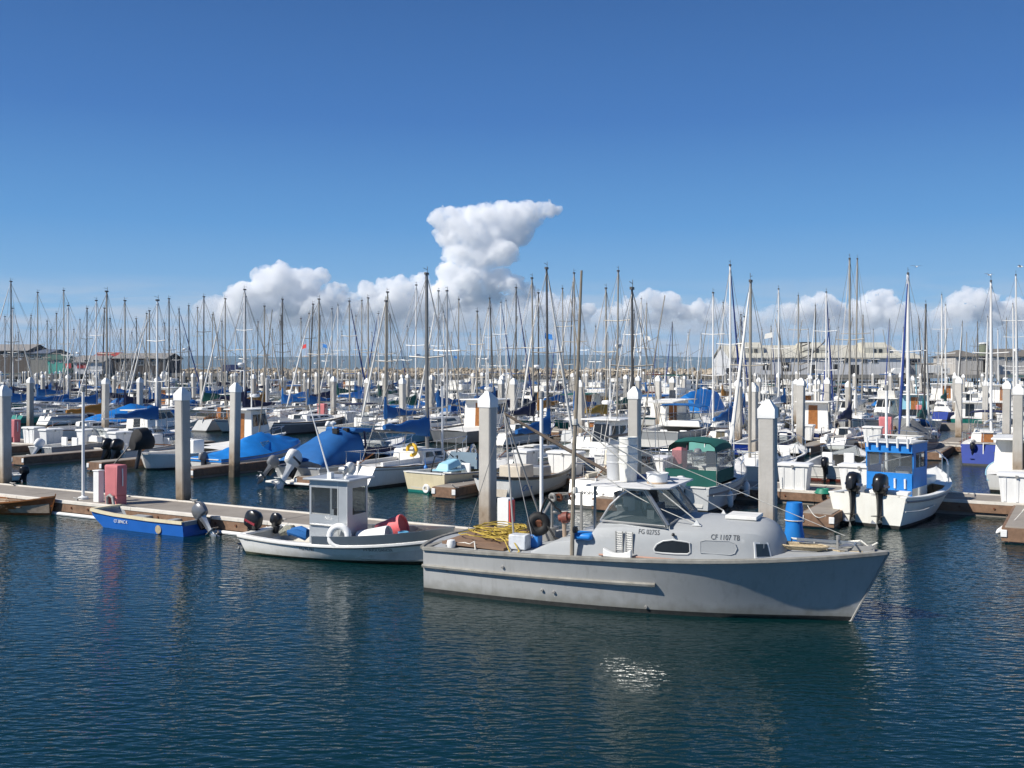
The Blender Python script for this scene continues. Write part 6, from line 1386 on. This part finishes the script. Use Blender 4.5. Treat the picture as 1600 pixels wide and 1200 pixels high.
dock_box(on_row(1210, 59.8, DZ), HU, 'white dock box pair left of the black boom cover'); dock_box(on_row(1258, 59.9, DZ), HU, 'white dock box with a vertical strap, on the second dock'); dock_box(on_row(1364, 60.0, DZ), HU, 'white dock box under the faded red cabinet on the second dock'); dock_box(on_row(440, 60.2, DZ), HV, 'white dock box on the second dock above the dark grey sailboat'); dock_box(on_row(545, 60.3, DZ), HV, 'white dock box on the second dock beside the weathered piling')
m = MB()
for k in range(5): m.torus((0, 0, .03 + .03 * k), (0, 0, 1), .26 - .02 * k, .025, 18, 6)
o = m.build('hose_coil', GREENP); o.location = on_row(1286, 34.6, DZ); tag(o, 'coil of green hose on the dock beside the nearest dock box', 'hose')
t = thing('bucket', 'two white buckets standing below the dock box on the left', 'bucket', on_row(183, 34.2, DZ), 0)
for k in (0, 1): m = MB(); m.lathe([(.13, 0), (.16, .34), (.175, .34), (.175, .37), (.14, .37), (.12, .03)], 14, M=Matrix.Translation((.38 * k, 0, 0))); m.build('bucket', WHITEP, t)
cabinet(on_row(22, 35.4, DZ), 'faded red cabinet at the left edge behind the piling'); cabinet(on_row(1062, 36.2, DZ), 'faded red cabinet left of the dark green canopy', rz=HV)
cabinet(on_row(1384, 61.0, DZ), 'faded red cabinet behind the white post on the second dock', sc=1.1); cabinet(on_row(504, 61.5, DZ), 'faded red cabinet behind the dark grey sailboat', sc=1.1); cabinet(on_row(1438, 86.0, DZ), 'small far red cabinet above the grey awning'); 
for px, c, lb in ((691, 36.2, 'white light post beside the leaning dark mast'), (1385, 36.2, 'white light post rising over the bright blue canopy'), (1238, 61.0, 'white light post right of the biggest piling'), (238, 61.0, 'white light post in front of the grey piling at left'), (416, 60.8, 'white light post right of the white sloop masts')): light_post(on_row(px, c, DZ), lb)
for px, py, lb, rz in ((1572, 838, 'long white fender slung in the water at the right edge', .6), (1585, 822, 'pinkish fender slung beside the long white one', .5)):
    t = thing('fender', lb, 'fender', at(px, py) + Vector((0, 0, .25)), 0); m = MB(); m.path([(-.28, 0, -.16), (-.2, 0, -.11), (.16, .05, .12), (.24, .06, .16)], [.02, .075, .075, .02], 10); m.build('body', WHITEP if 'white fender' in lb else mat('pink_fender', (.6, .3, .22), .5), t); m = MB(); m.tube((.24, .06, .16), (.7, .3, .5), .012); m.build('lanyard', ROPEW, t)
# ------------------------------------------------------------------ the crowd of masts: each mast of the photo becomes a boat at the nearest free berth
MASTS = '''7 495 g,17 440 d,20 482 w,45 493 d,60 457 t,73 502 t,88 490 t,101 454 t,105 478 w,124 500 g,134 482 d,151 470 w,160 482 d,172 498 g,197 470 t,217 498 d,229 490 t,233 486 t,244 470 w,265 467 d,285 483 d,296 478 d,309 481 t,317 464 d,
331 492 t,348 502 t,352 467 t,377 453 w,388 505 g,403 503 d,412 479 t,437 502 d,440 468 d,445 493 d,472 498 t,482 476 d,485 490 t,500 494 t,518 483 g,527 477 w,547 471 t,556 494 g,565 470 t,574 466 t,592 490 w,601 500 w,606 457 t,613 492 d,637 510 g,
650 446 w,683 455 g,686 497 w,693 488 w,717 468 t,744 487 t,764 482 w,768 482 d,773 466 d,781 473 w,793 470 w,805 450 d,836 435 t,841 458 d,857 420 d,881 451 t,887 442 d,898 427 t,960 500 d,967 424 t,983 497 g,986 468 w,996 485 d,1002 467 w,1009 475 t,1050 504 d,
1113 458 w,1130 473 g,1158 492 d,1163 495 w,1173 440 t,1219 452 w,1225 486 d,1248 462 t,1277 477 d,1291 457 w,1295 500 w,1336 405 t,1345 493 t,1388 500 g,1441 495 d,1445 477 d,1473 461 w,1478 477 w,1497 503 d,1525 503 d,1542 495 g,1571 498 t,1582 475 w,1592 430 w,
30 520 g,80 515 d,115 515 g,188 515 t,205 520 g,255 505 g,275 515 w,340 520 g,368 515 w,425 515 t,458 525 g,494 520 d,510 522 g,535 518 g,580 520 t,622 520 g,670 512 t,706 520 g,735 520 t,752 515 g,820 518 g,870 512 w,912 515 g,930 510 g,950 520 t,1030 518 g,1075 520 w,1095 522 g,1190 515 g,1207 510 t,1262 515 w,1310 512 g,1365 515 g,1410 512 t,1465 520 g,1510 520 t,1560 515 w'''
MC = {'g': (MASTG, 'silver'), 'd': (MASTD, 'dark'), 't': (MASTT, 'tan'), 'w': (MASTW, 'white')}
SLOTS = []
for r in range(0, 7):
    c = VROW[r]
    for a in FING[r]:
        for off in (1.85, 4.75):
            for sgn in (-1, 1):
                if r == 0 and sgn < 0: continue
                SLOTS.append([r, a + off, c + sgn * 1.35, sgn])
AUTO = []                                           # (object, base label, row) for labels made unique at the end
rnd = random.Random(21)
COVERS = [(TARP, 'blue'), (TARP, 'blue'), (TARP, 'blue'), (TARPB, 'bright-blue'), (NAVYC, 'navy'), (NAVYC, 'navy'), (WHITEC, 'white'), (GREENC, 'green'), (BROWNC, 'brown'), (None, ''), (None, ''), (None, '')]
HULLS = [(WHITE, 'white')] * 7 + [(NAVY, 'navy'), (GREYH, 'grey'), (CREAM, 'cream'), (BLUEH, 'blue'), (LBLUE, 'pale-blue'), (TEALH, 'teal')]
def slot_place(sl, L, bow_out=None):
    """stern (or bow) against the walkway; returns stern position and heading"""
    r, a, c, sgn = sl; out = bow_out if bow_out is not None else (rnd.random() < .4)
    # away from the walkway is +V for the far side (sgn=1), -V for the near side
    if sgn > 0: return (uv(a, c), HV) if out else (uv(a, c + L), HV + math.pi)
    return (uv(a, c), HV + math.pi) if out else (uv(a, c - L), HV)
used = set()
def sail_at(px, ytop, code):
    best = None
    for k, sl in enumerate(SLOTS):
        if k in used: continue
        L = 7.5; 
        for out in (True, False):
            P, rz = slot_place(sl, L, out); mx = P + Vector((math.cos(rz), math.sin(rz), 0)) * L * .62
            if mx.y < 30: continue
            dx = px_of(mx) - px
            if abs(dx) > 16 + 300 / mx.y * 3: continue
            Hn = CH + (HZ - ytop) * mx.y / F
            if not 7.5 < Hn < 13.2: continue
            cost = abs(dx) * .6 + abs(Hn - 10.3) * 3.0
            if best is None or cost < best[0]:
                if free(footprint(P, rz, L, 2.3)): best = (cost, k, out, Hn, px)
    if not best: return False
    _, k, out, Hn, px = best; sl = SLOTS[k]; used.add(k); L = min(9.5, max(6.6, Hn * .74)) if sl[0] else 7.4
    P, rz = slot_place(sl, L, out); d = Vector((math.cos(rz), math.sin(rz), 0)); mx = P + d * L * .62
    # slide along the dock so that the mast stands in its column
    for _ in range(6):
        e = (px - px_of(mx)) * mx.y / F; e = max(-1.0, min(1.0, e)); P2 = P + U * e * 1.0
        if not free(footprint(P2, rz, L, 2.2)): break
        P = P2; mx = P + d * L * .62
    claim(P, rz, L, 2.2)
    hm, hn = rnd.choice(HULLS); cm, cn = rnd.choice(COVERS); mm, mn = MC[code]; lod = 1 if sl[0] <= 2 else 2
    jb = rnd.random(); jm = JIBB if jb < .12 else (WHITEC if jb < .4 else None)
    H_ = CH + (HZ - ytop) * mx.y / F
    base = f"{hn} {mn}-masted sailboat, " + (f"{cn} boom cover" if cm else "bare boom") + (", blue jib" if jm is JIBB else ", white jib" if jm else "")
    t, h = sailboat(base, P, rz + rad(rnd.uniform(-1.5, 1.5)), L, L * .31, hull=hm, mastH=H_, mastM=mm, cover=cm, jib=jm, lod=lod, mr=.064 if lod < 2 else .072, wire=.010 if lod < 2 else .013, spread=rnd.choice((1, 1, 2)), boomup=rnd.uniform(-.05, .3), lean=rnd.uniform(-.12, .12) + (.5 if code == 'd' and rnd.random() < .3 else 0), dodger=TARP if lod < 2 and rnd.random() < .2 else None, stripe=rnd.choice((None, NAVY, BLUEH, TEALH)) if hm is WHITE else WHITE, name='sailboat')
    ms = next(c for c in t.children if c.name.startswith('mast'))
    if rnd.random() < .14:
        q = ms.data.vertices[0].co; zz = rnd.uniform(.45, .6) * H_; m = MB(); m.lathe([(.02, 0), (.24, .02), (.26, .1), (.2, .2), (.02, .22)], 10, M=Matrix.Translation((q.x + .25, 0, zz))); m.box(q.x - .05, q.x + .3, -.05, .05, zz - .06, zz); m.build('radar_dome', WHITEP, ms)
    if rnd.random() < .08:
        q = ms.data.vertices[0].co; zz = rnd.uniform(.55, .7) * H_; m = MB(); m.poly([(q.x - .1, .5, zz), (q.x - .1, 1.15, zz - .12), (q.x - .1, 1.1, zz + .28), (q.x - .1, .5, zz + .42)], .01); m.tube((q.x - .1, .5, zz - 1.0), (q.x - .1, .5, zz + .8), .01, n=4); m.build('flag', rnd.choice((REDP, BLUEP, WHITEC)), ms)
    AUTO.append((t, base, sl[0])); return True
ml = sorted([(float(a), float(b), c) for a, b, c in (q.split() for q in MASTS.replace('\n', '').split(','))], key=lambda q: q[1])
miss = [q for q in ml if not sail_at(*q)]
print('masts', len(ml), 'missing', miss)
# --- the remaining berths take motor boats, denser in front
KINDS = ['cuddy', 'cuddy', 'runabout', 'cruiser', 'cruiser', 'flybridge', 'trawler', 'console']
nmot = 0
order = sorted([k for k in range(len(SLOTS)) if k not in used], key=lambda k: uv(SLOTS[k][1], SLOTS[k][2]).y)
for k in order:
    sl = SLOTS[k]; L = rnd.uniform(5.6, 7.8) if sl[0] < 2 else rnd.uniform(6.2, 9.5); out = rnd.random() < .45
    P, rz = slot_place(sl, L, out); c = P + Vector((math.cos(rz), math.sin(rz), 0)) * L / 2
    if c.y < 34 or not -60 < px_of(c) < 1660: continue
    if rnd.random() > (.99 if sl[0] < 2 else .95 if sl[0] < 4 else .8) or nmot >= 285: continue
    B = L * .34
    if not free(footprint(P, rz, L, 2.3)): continue
    claim(P, rz, L, B); nmot += 1; kind = rnd.choice(KINDS); hm, hn = rnd.choice(HULLS + [(WHITE, 'white')] * 5); lod = 1 if sl[0] <= 1 else 2
    cv = None; cn = ''
    if kind in ('cuddy', 'runabout') and rnd.random() < .35: 
        cm, cn = rnd.choice([(TARP, 'blue'), (TARPB, 'bright-blue'), (NAVYC, 'navy'), (WHITEC, 'white'), (GREYC, 'grey'), (TARP, 'blue')]); top = rnd.uniform(.5, 1.0); cv = (cm, (lambda top: lambda q: .2 + top * max(0, 1 - abs(q - .45) / .55))(top))
    can = None; can_n = ''
    if not cv and rnd.random() < .5: can, can_n = rnd.choice([(TARP, 'blue'), (TARP, 'blue'), (WHITEC, 'white'), (NAVYC, 'navy'), (GREENC, 'green'), (REDC, 'maroon')])
    om, on = rnd.choice([(BLACKP, 'black'), (WHITEP, 'white'), (GREYP, 'grey'), (None, '')]) if kind in ('cuddy', 'runabout', 'console') else (None, '')
    kn = {'cuddy': 'cuddy motorboat', 'runabout': 'runabout', 'cruiser': 'cabin cruiser', 'flybridge': 'flying bridge cruiser', 'trawler': 'wheelhouse fishing boat', 'console': 'open fishing boat'}[kind]
    base = f"{hn} {kn}" + (f" under a {cn} cover" if cv else f" with {can_n} canopy" if can and kind != 'trawler' else '') + (f", {on} outboard" if om else '')
    t, h = motorboat(base, P, rz + rad(rnd.uniform(-2, 2)), kind, L, B=B, hull=hm, canopy=can, cover=cv, ob=om, tilt=rnd.choice((0, .5)), lod=lod, rails=not cv, stripe=rnd.choice((None, None, NAVY, BLUEH, REDP)) if hm is WHITE else None, radar=kind in ('cruiser', 'flybridge') and rnd.random() < .4)
    AUTO.append((t, base, sl[0]))
print('motor boats', nmot, 'occ', len(OCC))
# --- pilings at the finger ends of the farther docks
np_ = 0
for r in range(1, 7):
    c = VROW[r]
    for i, a in enumerate(FING[r]):
        for sgn in (-1, 1):
            if r == 1 and sgn < 0 and i % 2: continue
            if r >= 2 and (i + (sgn > 0) + r) % 2: continue
            P = uv(a + .0, c + sgn * 6.35); px = px_of(P)
            if P.y < 40 or not -20 < px < 1620 or any(abs(px - q[0]) < 14 and r == 1 for q in MIDP): continue
            o = pile(P, 'concrete piling with a white pyramid cap', rnd.choice((3.9, 4.0, 4.1, 4.2)), .38); AUTO.append((o, 'white-capped piling', r)); np_ += 1
for r in range(2, 5):                                # boxes and posts on the farther docks
    for i, a in enumerate(FING[r]):
        P = uv(a + .9, VROW[r] - .55, DZ)
        if P.y > 50 and 0 < px_of(P) < 1600 and i % 2 == 0 and r < 4: AUTO.append((dock_box(P, HU, 'white dock box', 1.1), 'white dock box', r))
        if P.y > 50 and 0 < px_of(P) < 1600 and i % 5 == 2: AUTO.append((light_post(uv(a + 2.2, VROW[r], DZ), 'white light post'), 'white light post', r))
print('far pilings', np_)

# ------------------------------------------------------------------ breakwater
def breakwater():
    mb = MB(); rn = random.Random(4); x0, x1, D = -330.0, 190.0, 470.0
    base = np.array([(1, 0, -.6), (-.6, .8, -.5), (-.5, -.9, -.4), (.1, .1, 1.0), (.7, .6, .5), (-.8, .1, .5), (.5, -.8, .45)])
    F_ = [(0, 6, 3), (0, 3, 4), (0, 4, 1), (1, 4, 5), (5, 4, 3), (5, 3, 6), (5, 6, 2), (1, 5, 2), (0, 2, 6), (0, 1, 2)]
    ROCKM = [mat('pale_rock', (.40, .34, .26), .95, var=.25, scale=.5), mat('tan_rock', (.30, .25, .18), .95, var=.3, scale=.5), mat('dark_rock', (.13, .115, .09), .95, var=.3, scale=.5)]
    for k in range(4200):
        x = rn.uniform(x0, x1); u = rn.random(); z = u * 4.6 - .4 + rn.uniform(-.2, .2); y = D - 8 + u * 8 + rn.uniform(-1, 1); s_ = rn.uniform(.7, 1.7)
        R = Matrix.Rotation(rn.uniform(0, 6.3), 4, 'Z') @ Matrix.Rotation(rn.uniform(0, 6.3), 4, 'X')
        mb.add([Vector((x, y, z)) + (R @ Vector(p)) * s_ for p in base], F_, 2 if z < .7 else rn.choice((0, 0, 1)))
    core = [[(x, D - 7.5, -1), (x, D - 1, 3.6), (x, D + 4, 3.6), (x, D + 12, -1)] for x in (x0, x1)]; mb.loft(core, 1, closed=False, cap=False)
    o = mb.build('breakwater_rocks', ROCKM, smooth=0); o['kind'] = 'stuff'
breakwater()
def far_bit(px0, px1, y0, y1, D, depth=8.0, zb=None):
    """real size of something seen between those pixels at distance D"""
    k = D / F; return ((px0 - 800) * k, (px1 - 800) * k, D, D + depth, CH + (HZ - y1) * k, CH + (HZ - y0) * k)

# ------------------------------------------------------------------ municipal wharf with its warehouses, on the right
WALLW = mat('white_corrugated_wall', (.60, .61, .62), .6, var=.06, scale=.4, dirt=.3, dcol=(.38, .36, .33), streak=True)
ROOFB = mat('beige_metal_roof', (.52, .50, .42), .6, var=.06, scale=.3, dirt=.3, dcol=(.3, .27, .2))
WDECK = mat('wharf_timber', (.10, .085, .07), .9, var=.3, scale=.4)
DARKO = mat('dark_opening', (.02, .02, .022), .6)
def wharf(px0, px1, D, label, zd=2.9, depth=40, piles=46):
    k = D / F; x0, x1 = (px0 - 800) * k, (px1 - 800) * k
    t = thing('wharf', label, 'wharf', (0, 0, 0))
    m = MB(); m.box(x0, x1, D, D + depth, zd - .5, zd); m.build('deck', WDECK, t)
    m = MB(); m.box(x0, x1, D - .25, D - .003, zd - .75, zd + .25); m.build('edge_beam', mat('grey_timber', (.25, .235, .21), .9, var=.2, scale=.5), t)
    for i in range(piles):
        x = x0 + (x1 - x0) * (i + .5) / piles; m = MB(); m.tube((x, D + .6 + (i % 3) * 3.2, -1), (x, D + .6 + (i % 3) * 3.2, zd - .5), .22, n=7); m.build('pile', WDECK, t)
    m = MB(); m.box(x0, x1, D + 5, D + 5.3, .9, 1.3); m.build('cross_beam', WDECK, t)
    return t
wharf(1130, 1720, 262, 'long timber wharf on pilings carrying the white warehouses')
def shed(label, px0, px1, yeave, yridge, D, depth, zd=2.9, wall=WALLW, roof=ROOFB, gable_right=True, windows=(), doors=(), hip=0.0, name='warehouse', cat='warehouse', ridge_at=.5, over=.5):
    k = D / F; x0, x1 = (px0 - 800) * k, (px1 - 800) * k; ze = CH + (HZ - yeave) * k; zr = CH + (HZ - yridge) * k
    t = thing(name, label, cat, ((x0 + x1) / 2, D, zd)); w = (x1 - x0) / 2; ze -= zd; zr -= zd; dr = depth * ridge_at
    m = MB(); m.loft([[(s_ * w, 0, 0), (s_ * w, depth, 0), (s_ * w, depth, ze), (s_ * w, dr, zr if not hip else ze), (s_ * w, 0, ze)] for s_ in (-1, 1)]); wl = m.build('wall', wall, t, smooth=0)
    m = MB(); e = over; th = .18
    for (ya, za, yb, zb) in ((-e, ze - .12, dr, zr), (depth + e, ze - .12, dr, zr)):
        hp = hip
        m.add([(-w - e, ya, za + .02), (w + e, ya, za + .02), (w + e - hp, yb, zb + .02), (-w - e + hp, yb, zb + .02), (-w - e, ya, za + th), (w + e, ya, za + th), (w + e - hp, yb, zb + th), (-w - e + hp, yb, zb + th)], [(3, 2, 1, 0), (4, 5, 6, 7), (0, 1, 5, 4), (1, 2, 6, 5), (2, 3, 7, 6), (3, 0, 4, 7)])
    if hip:
        for s_ in (-1, 1): m.add([(s_ * (w + e), -e, ze + .06), (s_ * (w + e), depth + e, ze + .06), (s_ * (w + e - hip), dr, zr + th)], [(0, 1, 2)])
    rf = m.build('roof', roof, t, smooth=0)
    for (a, b_, c, d) in windows:
        fa, fb = (a - 800) * k - (x0 + x1) / 2, (b_ - 800) * k - (x0 + x1) / 2; za, zb = CH + (HZ - d) * k - zd, CH + (HZ - c) * k - zd
        m = MB(); m.box(fa - .12, fb + .12, -.10, -.004, za - .12, zb + .12); f = m.build('window', WHITE, wl); 
    for (a, b_, c, d) in windows:
        fa, fb = (a - 800) * k - (x0 + x1) / 2, (b_ - 800) * k - (x0 + x1) / 2; za, zb = CH + (HZ - d) * k - zd, CH + (HZ - c) * k - zd
        mid = (fa + fb) / 2
        for q0, q1 in ((fa, mid - .05), (mid + .05, fb)): m = MB(); m.box(q0, q1, -.13, -.103, za, zb); m.build('window_pane', DGLASS, wl)
    for (a, b_, c, d) in doors:
        fa, fb = (a - 800) * k - (x0 + x1) / 2, (b_ - 800) * k - (x0 + x1) / 2; za, zb = max(0, CH + (HZ - d) * k - zd), CH + (HZ - c) * k - zd
        m = MB(); m.box(fa, fb, -.06, -.004, za, zb); m.build('door', DARKO, wl)
    return t, wl, rf
t, wl, rf = shed('long white warehouse with a beige metal roof, on the right-hand wharf', 1141, 1412, 559, 539, 270, 22,
    windows=[(1147, 1153, 563, 567), (1192, 1197, 561, 565), (1199, 1204, 561, 565), (1303, 1310, 559, 565), (1317, 1325, 559, 567), (1346, 1355, 562, 567), (1362, 1371, 562, 567)], doors=[(1192, 1204, 568, 578), (1222, 1236, 566, 580), (1302, 1311, 569, 577), (1328, 1342, 570, 586), (1262, 1275, 570, 584)])
for px, w_ in ((1181, 6.0), (1278, 6.0), (1378, 7.0)):                    # roof dormers
    k = 270 / F; x = (px - 1276.5) * k; m = MB(); z0 = 5.5
    m.loft([[(x - w_ / 2, 3.5, z0 - .3), (x - w_ / 2, 11, z0 + 3.2), (x - w_ / 2, 7.2, z0 + 3.6), (x - w_ / 2, 3.5, z0 + 2.1)], [(x + w_ / 2, 3.5, z0 - .3), (x + w_ / 2, 11, z0 + 3.2), (x + w_ / 2, 7.2, z0 + 3.6), (x + w_ / 2, 3.5, z0 + 2.1)]]); d = m.build('dormer', ROOFB, t, smooth=0)
    for q in (-1.2, .4): m = MB(); m.box(x + q, x + q + .9, 3.38, 3.47, z0 + .7, z0 + 1.7); m.build('window_pane', DGLASS, d)
shed('low grey lean-to building at the right end of the long warehouse', 1413, 1440, 560, 552, 276, 12, wall=mat('grey_lean_to', (.33, .34, .35), .7), doors=[(1396 + 20, 1434, 563, 570)], name='lean_to', cat='building')
shed('pale block building with a dark hipped roof near the right edge', 1493, 1536, 557, 547, 268, 14, wall=mat('beige_block_wall', (.50, .48, .45), .7, var=.05), roof=mat('dark_shingle', (.16, .145, .125), .9), hip=4, windows=[(1499, 1504, 559, 562), (1513, 1519, 559, 562), (1526, 1531, 559, 562)], name='wharf_building', cat='building')
shed('pale two-storey building with a dark hipped roof at the right edge', 1549, 1640, 557, 545, 266, 16, wall=mat('beige_block_wall', (.50, .48, .45), .7, var=.05), roof=mat('dark_shingle', (.16, .145, .125), .9), hip=5, windows=[(1572, 1575, 559, 564), (1577, 1580, 559, 564), (1584, 1588, 559, 564), (1591, 1595, 559, 564)], name='wharf_building', cat='building')
shed('low dark shed on the wharf between the warehouse and the hipped roof', 1440, 1466, 572, 568, 280, 10, wall=mat('grey_lean_to', (.33, .34, .35), .7), roof=mat('dark_shingle', (.16, .145, .125), .9), name='wharf_shed', cat='shed')
def van(label, px, D, L=5.2, col=WHITE, truck=False, zd=2.9, rz=0.0):
    t = thing('parked_van' if not truck else 'parked_truck', label, 'van' if not truck else 'truck', ((px - 800) * D / F, D, zd), rz)
    m = MB()
    if truck: m.box(-L / 2, L * .15, -1, 1, .6, 2.7); m.box(L * .17, L / 2, -.95, .95, .5, 2.0)
    else: m.loft([[(-L / 2, y, .4), (L / 2, y, .4), (L / 2, y, .95), (L * .34, y, 1.1), (L * .20, y * .92, 1.95), (-L * .47, y * .92, 2.0), (-L / 2, y, 1.2)] for y in (-.95, .95)])
    m.build('body', col, t, bevel=.08)
    for x in (-L * .3, L * .32):
        for y in (-.9, .9): m = MB(); m.lathe([(0, -.1), (.33, -.1), (.35, 0), (.33, .1), (0, .1)], 12, M=Matrix.Translation((x, y, .34)) @ Matrix.Rotation(rad(90), 4, 'X')); m.build('wheel', RUBBER, t)
    m = MB(); m.box(L * (.0 if not truck else .2), L * (.2 if not truck else .4), -.975, -.955, 1.15, 1.75); m.build('side_window', DGLASS, t); return t
van('white van parked at the gable end of the long warehouse', 1402, 264, rz=math.pi); van('white truck parked between the warehouse and the hipped roof building', 1464, 264, 6.0, truck=True)
van('dark pickup parked at the left end of the long warehouse', 1150, 264, 5.0, col=BLACKH)
# cargo crane and masts by the warehouse
t = thing('wharf_crane', 'dark lattice hoist standing on the wharf in front of the warehouse', 'crane', ((1257 - 800) * 262 / F, 261.5, 2.9))
m = MB()
for e in (-1, 1):
    for g in (-1, 1): m.tube((e * 1.6, g * 1.0, 0), (e * 1.0, g * .5, 8.5), .12, n=5)
    for k in range(5): m.tube((-1.5 + .1 * k, e * .9, 1.2 + 1.6 * k), (1.5 - .1 * k, e * .9, 2.4 + 1.5 * k), .08, n=5)
m.box(-1.3, 1.3, -.7, .7, 8.5, 8.8); m.build('tower', MASTD, t); m = MB(); m.path([(0, 0, 4.0), (5.0, -1, 9.0)], .16, 6); m.box(4.8, 5.6, -1.2, -.8, 8.8, 9.5); m.build('jib_arm', MASTD, t)
t = thing('tank_tower', 'green-grey tank with a white cap on a trestle between the wharf buildings', 'tank', ((1537 - 800) * 262 / F, 262, 2.9))
m = MB(); m.lathe([(1.2, 5.2), (1.25, 7.8), (1.0, 8.2), (.1, 8.3)], 14); m.build('tank', mat('mossy_tank', (.14, .16, .11), .8), t); m = MB()
for e in (-1, 1):
    for g in (-1, 1): m.tube((e * 1.0, g, 0), (e * .9, g * .9, 5.2), .13, n=5)
m.build('trestle', MASTD, t); m = MB(); m.lathe([(1.25, 8.25), (1.3, 8.6), (0, 8.8)], 14); m.build('cap', WHITEP, t)
# ------------------------------------------------------------------ old wharf with its low buildings, on the left
wharf(-60, 352, 285, 'old timber wharf on dark pilings under the low buildings at left', zd=3.2, piles=52)
def lshed(*a, **k): return shed(*a, zd=3.2, name=k.pop('name', 'wharf_building'), cat='building', **k)
lshed('teal gabled shed with white windows on the left wharf', 74, 103, 562, 555, 283, 10, wall=mat('teal_boards', (.08, .42, .34), .7, var=.08), roof=mat('dark_teal_roof', (.03, .10, .085), .8), windows=[(81, 84, 563, 567), (93, 96, 563, 566)], ridge_at=.05, over=.3)
lshed('dark green shed behind the teal gabled one', 103, 128, 560, 558, 286, 10, wall=mat('dark_green_boards', (.02, .15, .11), .7), roof=mat('grey_tar_roof', (.25, .24, .23), .9))
lshed('dark brown weathered building at the far left of the wharf', -50, 42, 548, 538, 290, 14, wall=mat('brown_boards', (.12, .10, .085), .9, var=.2), roof=mat('grey_tar_roof', (.25, .24, .23), .9), windows=[(6, 11, 552, 557), (20, 25, 552, 557), (32, 36, 553, 557)])
lshed('grey boarded building left of the teal shed', 42, 75, 552, 546, 290, 14, wall=mat('grey_boards', (.24, .23, .21), .9, var=.15), roof=mat('slate_blue_roof', (.10, .13, .19), .8), windows=[(48, 53, 556, 560), (60, 65, 556, 560)])
lshed('low white restaurant with large dark windows on the left wharf', 116, 160, 566, 556, 282, 12, wall=WALLW, roof=mat('grey_tar_roof', (.25, .24, .23), .9), windows=[(132, 140, 562, 567), (146, 154, 562, 567)])
lshed('white building with a red pitched roof on the left wharf', 142, 176, 562, 551, 288, 12, wall=WALLW, roof=mat('red_roof', (.30, .045, .035), .8), windows=[(148, 153, 563, 567), (164, 169, 563, 567)])
lshed('long dark restaurant with red panels on the left wharf', 178, 258, 560, 552, 284, 14, wall=mat('dark_brown_boards', (.06, .05, .045), .85), roof=mat('grey_tar_roof', (.25, .24, .23), .9), windows=[(190, 197, 564, 570), (216, 224, 564, 570), (238, 246, 564, 570)], doors=[])
t = bpy.data.objects['wharf_building.006'] if 'wharf_building.006' in bpy.data.objects else None
if t:
    k = 284 / F
    for px in (187, 205, 212): m = MB(); x = (px - 218) * k; m.box(x - .8, x + .8, -.12, -.06, 1.6, 3.0); m.build('red_panel', REDP, [c for c in t.children if c.name.startswith('wall')][0])
van('dark blue truck parked at the end of the left wharf', 366, 300, 7.0, col=NAVY, truck=True, zd=3.2)

# ------------------------------------------------------------------ a few gulls over the mastheads
def gull(px, py, D, label):
    t = thing('gull', label, 'gull', ((px - 800) * D / F, D, CH + (HZ - py) * D / F), random.uniform(0, 3), 'gulls in the air'); m = MB()
    m.path([(-.25, 0, 0), (-.1, 0, .02), (.1, 0, .02), (.22, 0, .03)], [.02, .07, .06, .02], 6); m.build('body', WHITEP, t)
    for e in (-1, 1): m = MB(); m.poly([(.08, e * .04, .05), (.12, e * .32, .16), (.0, e * .62, .08), (-.06, e * .32, .13), (-.08, e * .04, .04)], .012); m.build('wing', GREYP, t)
gull(1062, 553, 120, 'dark gull flying low over the far hills'); gull(1432, 417, 95, 'gull above the tallest white mast on the right'); gull(1546, 430, 95, 'gull left of the right edge mast'); gull(1594, 417, 90, 'gull at the right edge of the sky')

# ------------------------------------------------------------------ labels of the many: look first, then dock and landmark, then order
LAND = [(35, 'left edge'), (95, 'wooden rowing boat'), (155, 'white light post'), (205, 'blue punt'), (262, 'grey outboard'), (312, 'first tall piling'), (375, 'blue tarp'), (440, 'skiff stern'), (505, 'skiff wheelhouse'), (570, 'skiff antenna'), (625, 'yellow buoy'), (690, 'cream runabout'), (740, 'leaning dark mast'), (790, 'rope-topped board'), (850, 'hauler wheel'), (905, 'trolling pole'), (960, 'white buckets'), (1010, 'roof tub'), (1070, 'green canopy'), (1130, 'teal sailboat'), (1185, 'big piling'), (1250, 'blue wrapped post'), (1320, 'twin outboards'), (1390, 'blue canopy'), (1450, 'grey awning'), (1520, 'blue-hulled sailboat'), (1600, 'right edge')]
ROWN = ['nearest dock', 'second dock', 'third dock', 'fourth dock', 'fifth dock', 'sixth dock', 'last dock']
ORD = ['', 'second', 'third', 'fourth', 'fifth', 'sixth', 'seventh', 'eighth', 'ninth', 'tenth']
def landmark(px): return min(LAND, key=lambda q: abs(q[0] - px))[1]
sets = {}
for o, base, r in AUTO:
    p = o.location; sets.setdefault(f"{base}, {ROWN[r]}, over {landmark(px_of(p))}", []).append((px_of(p), o))
for lab, lst in sets.items():
    lst.sort(key=lambda q: q[0])
    for i, (px, o) in enumerate(lst):
        o['label'] = lab if len(lst) == 1 else lab + f", {'first' if i == 0 else ORD[min(i, 9)]} from left"
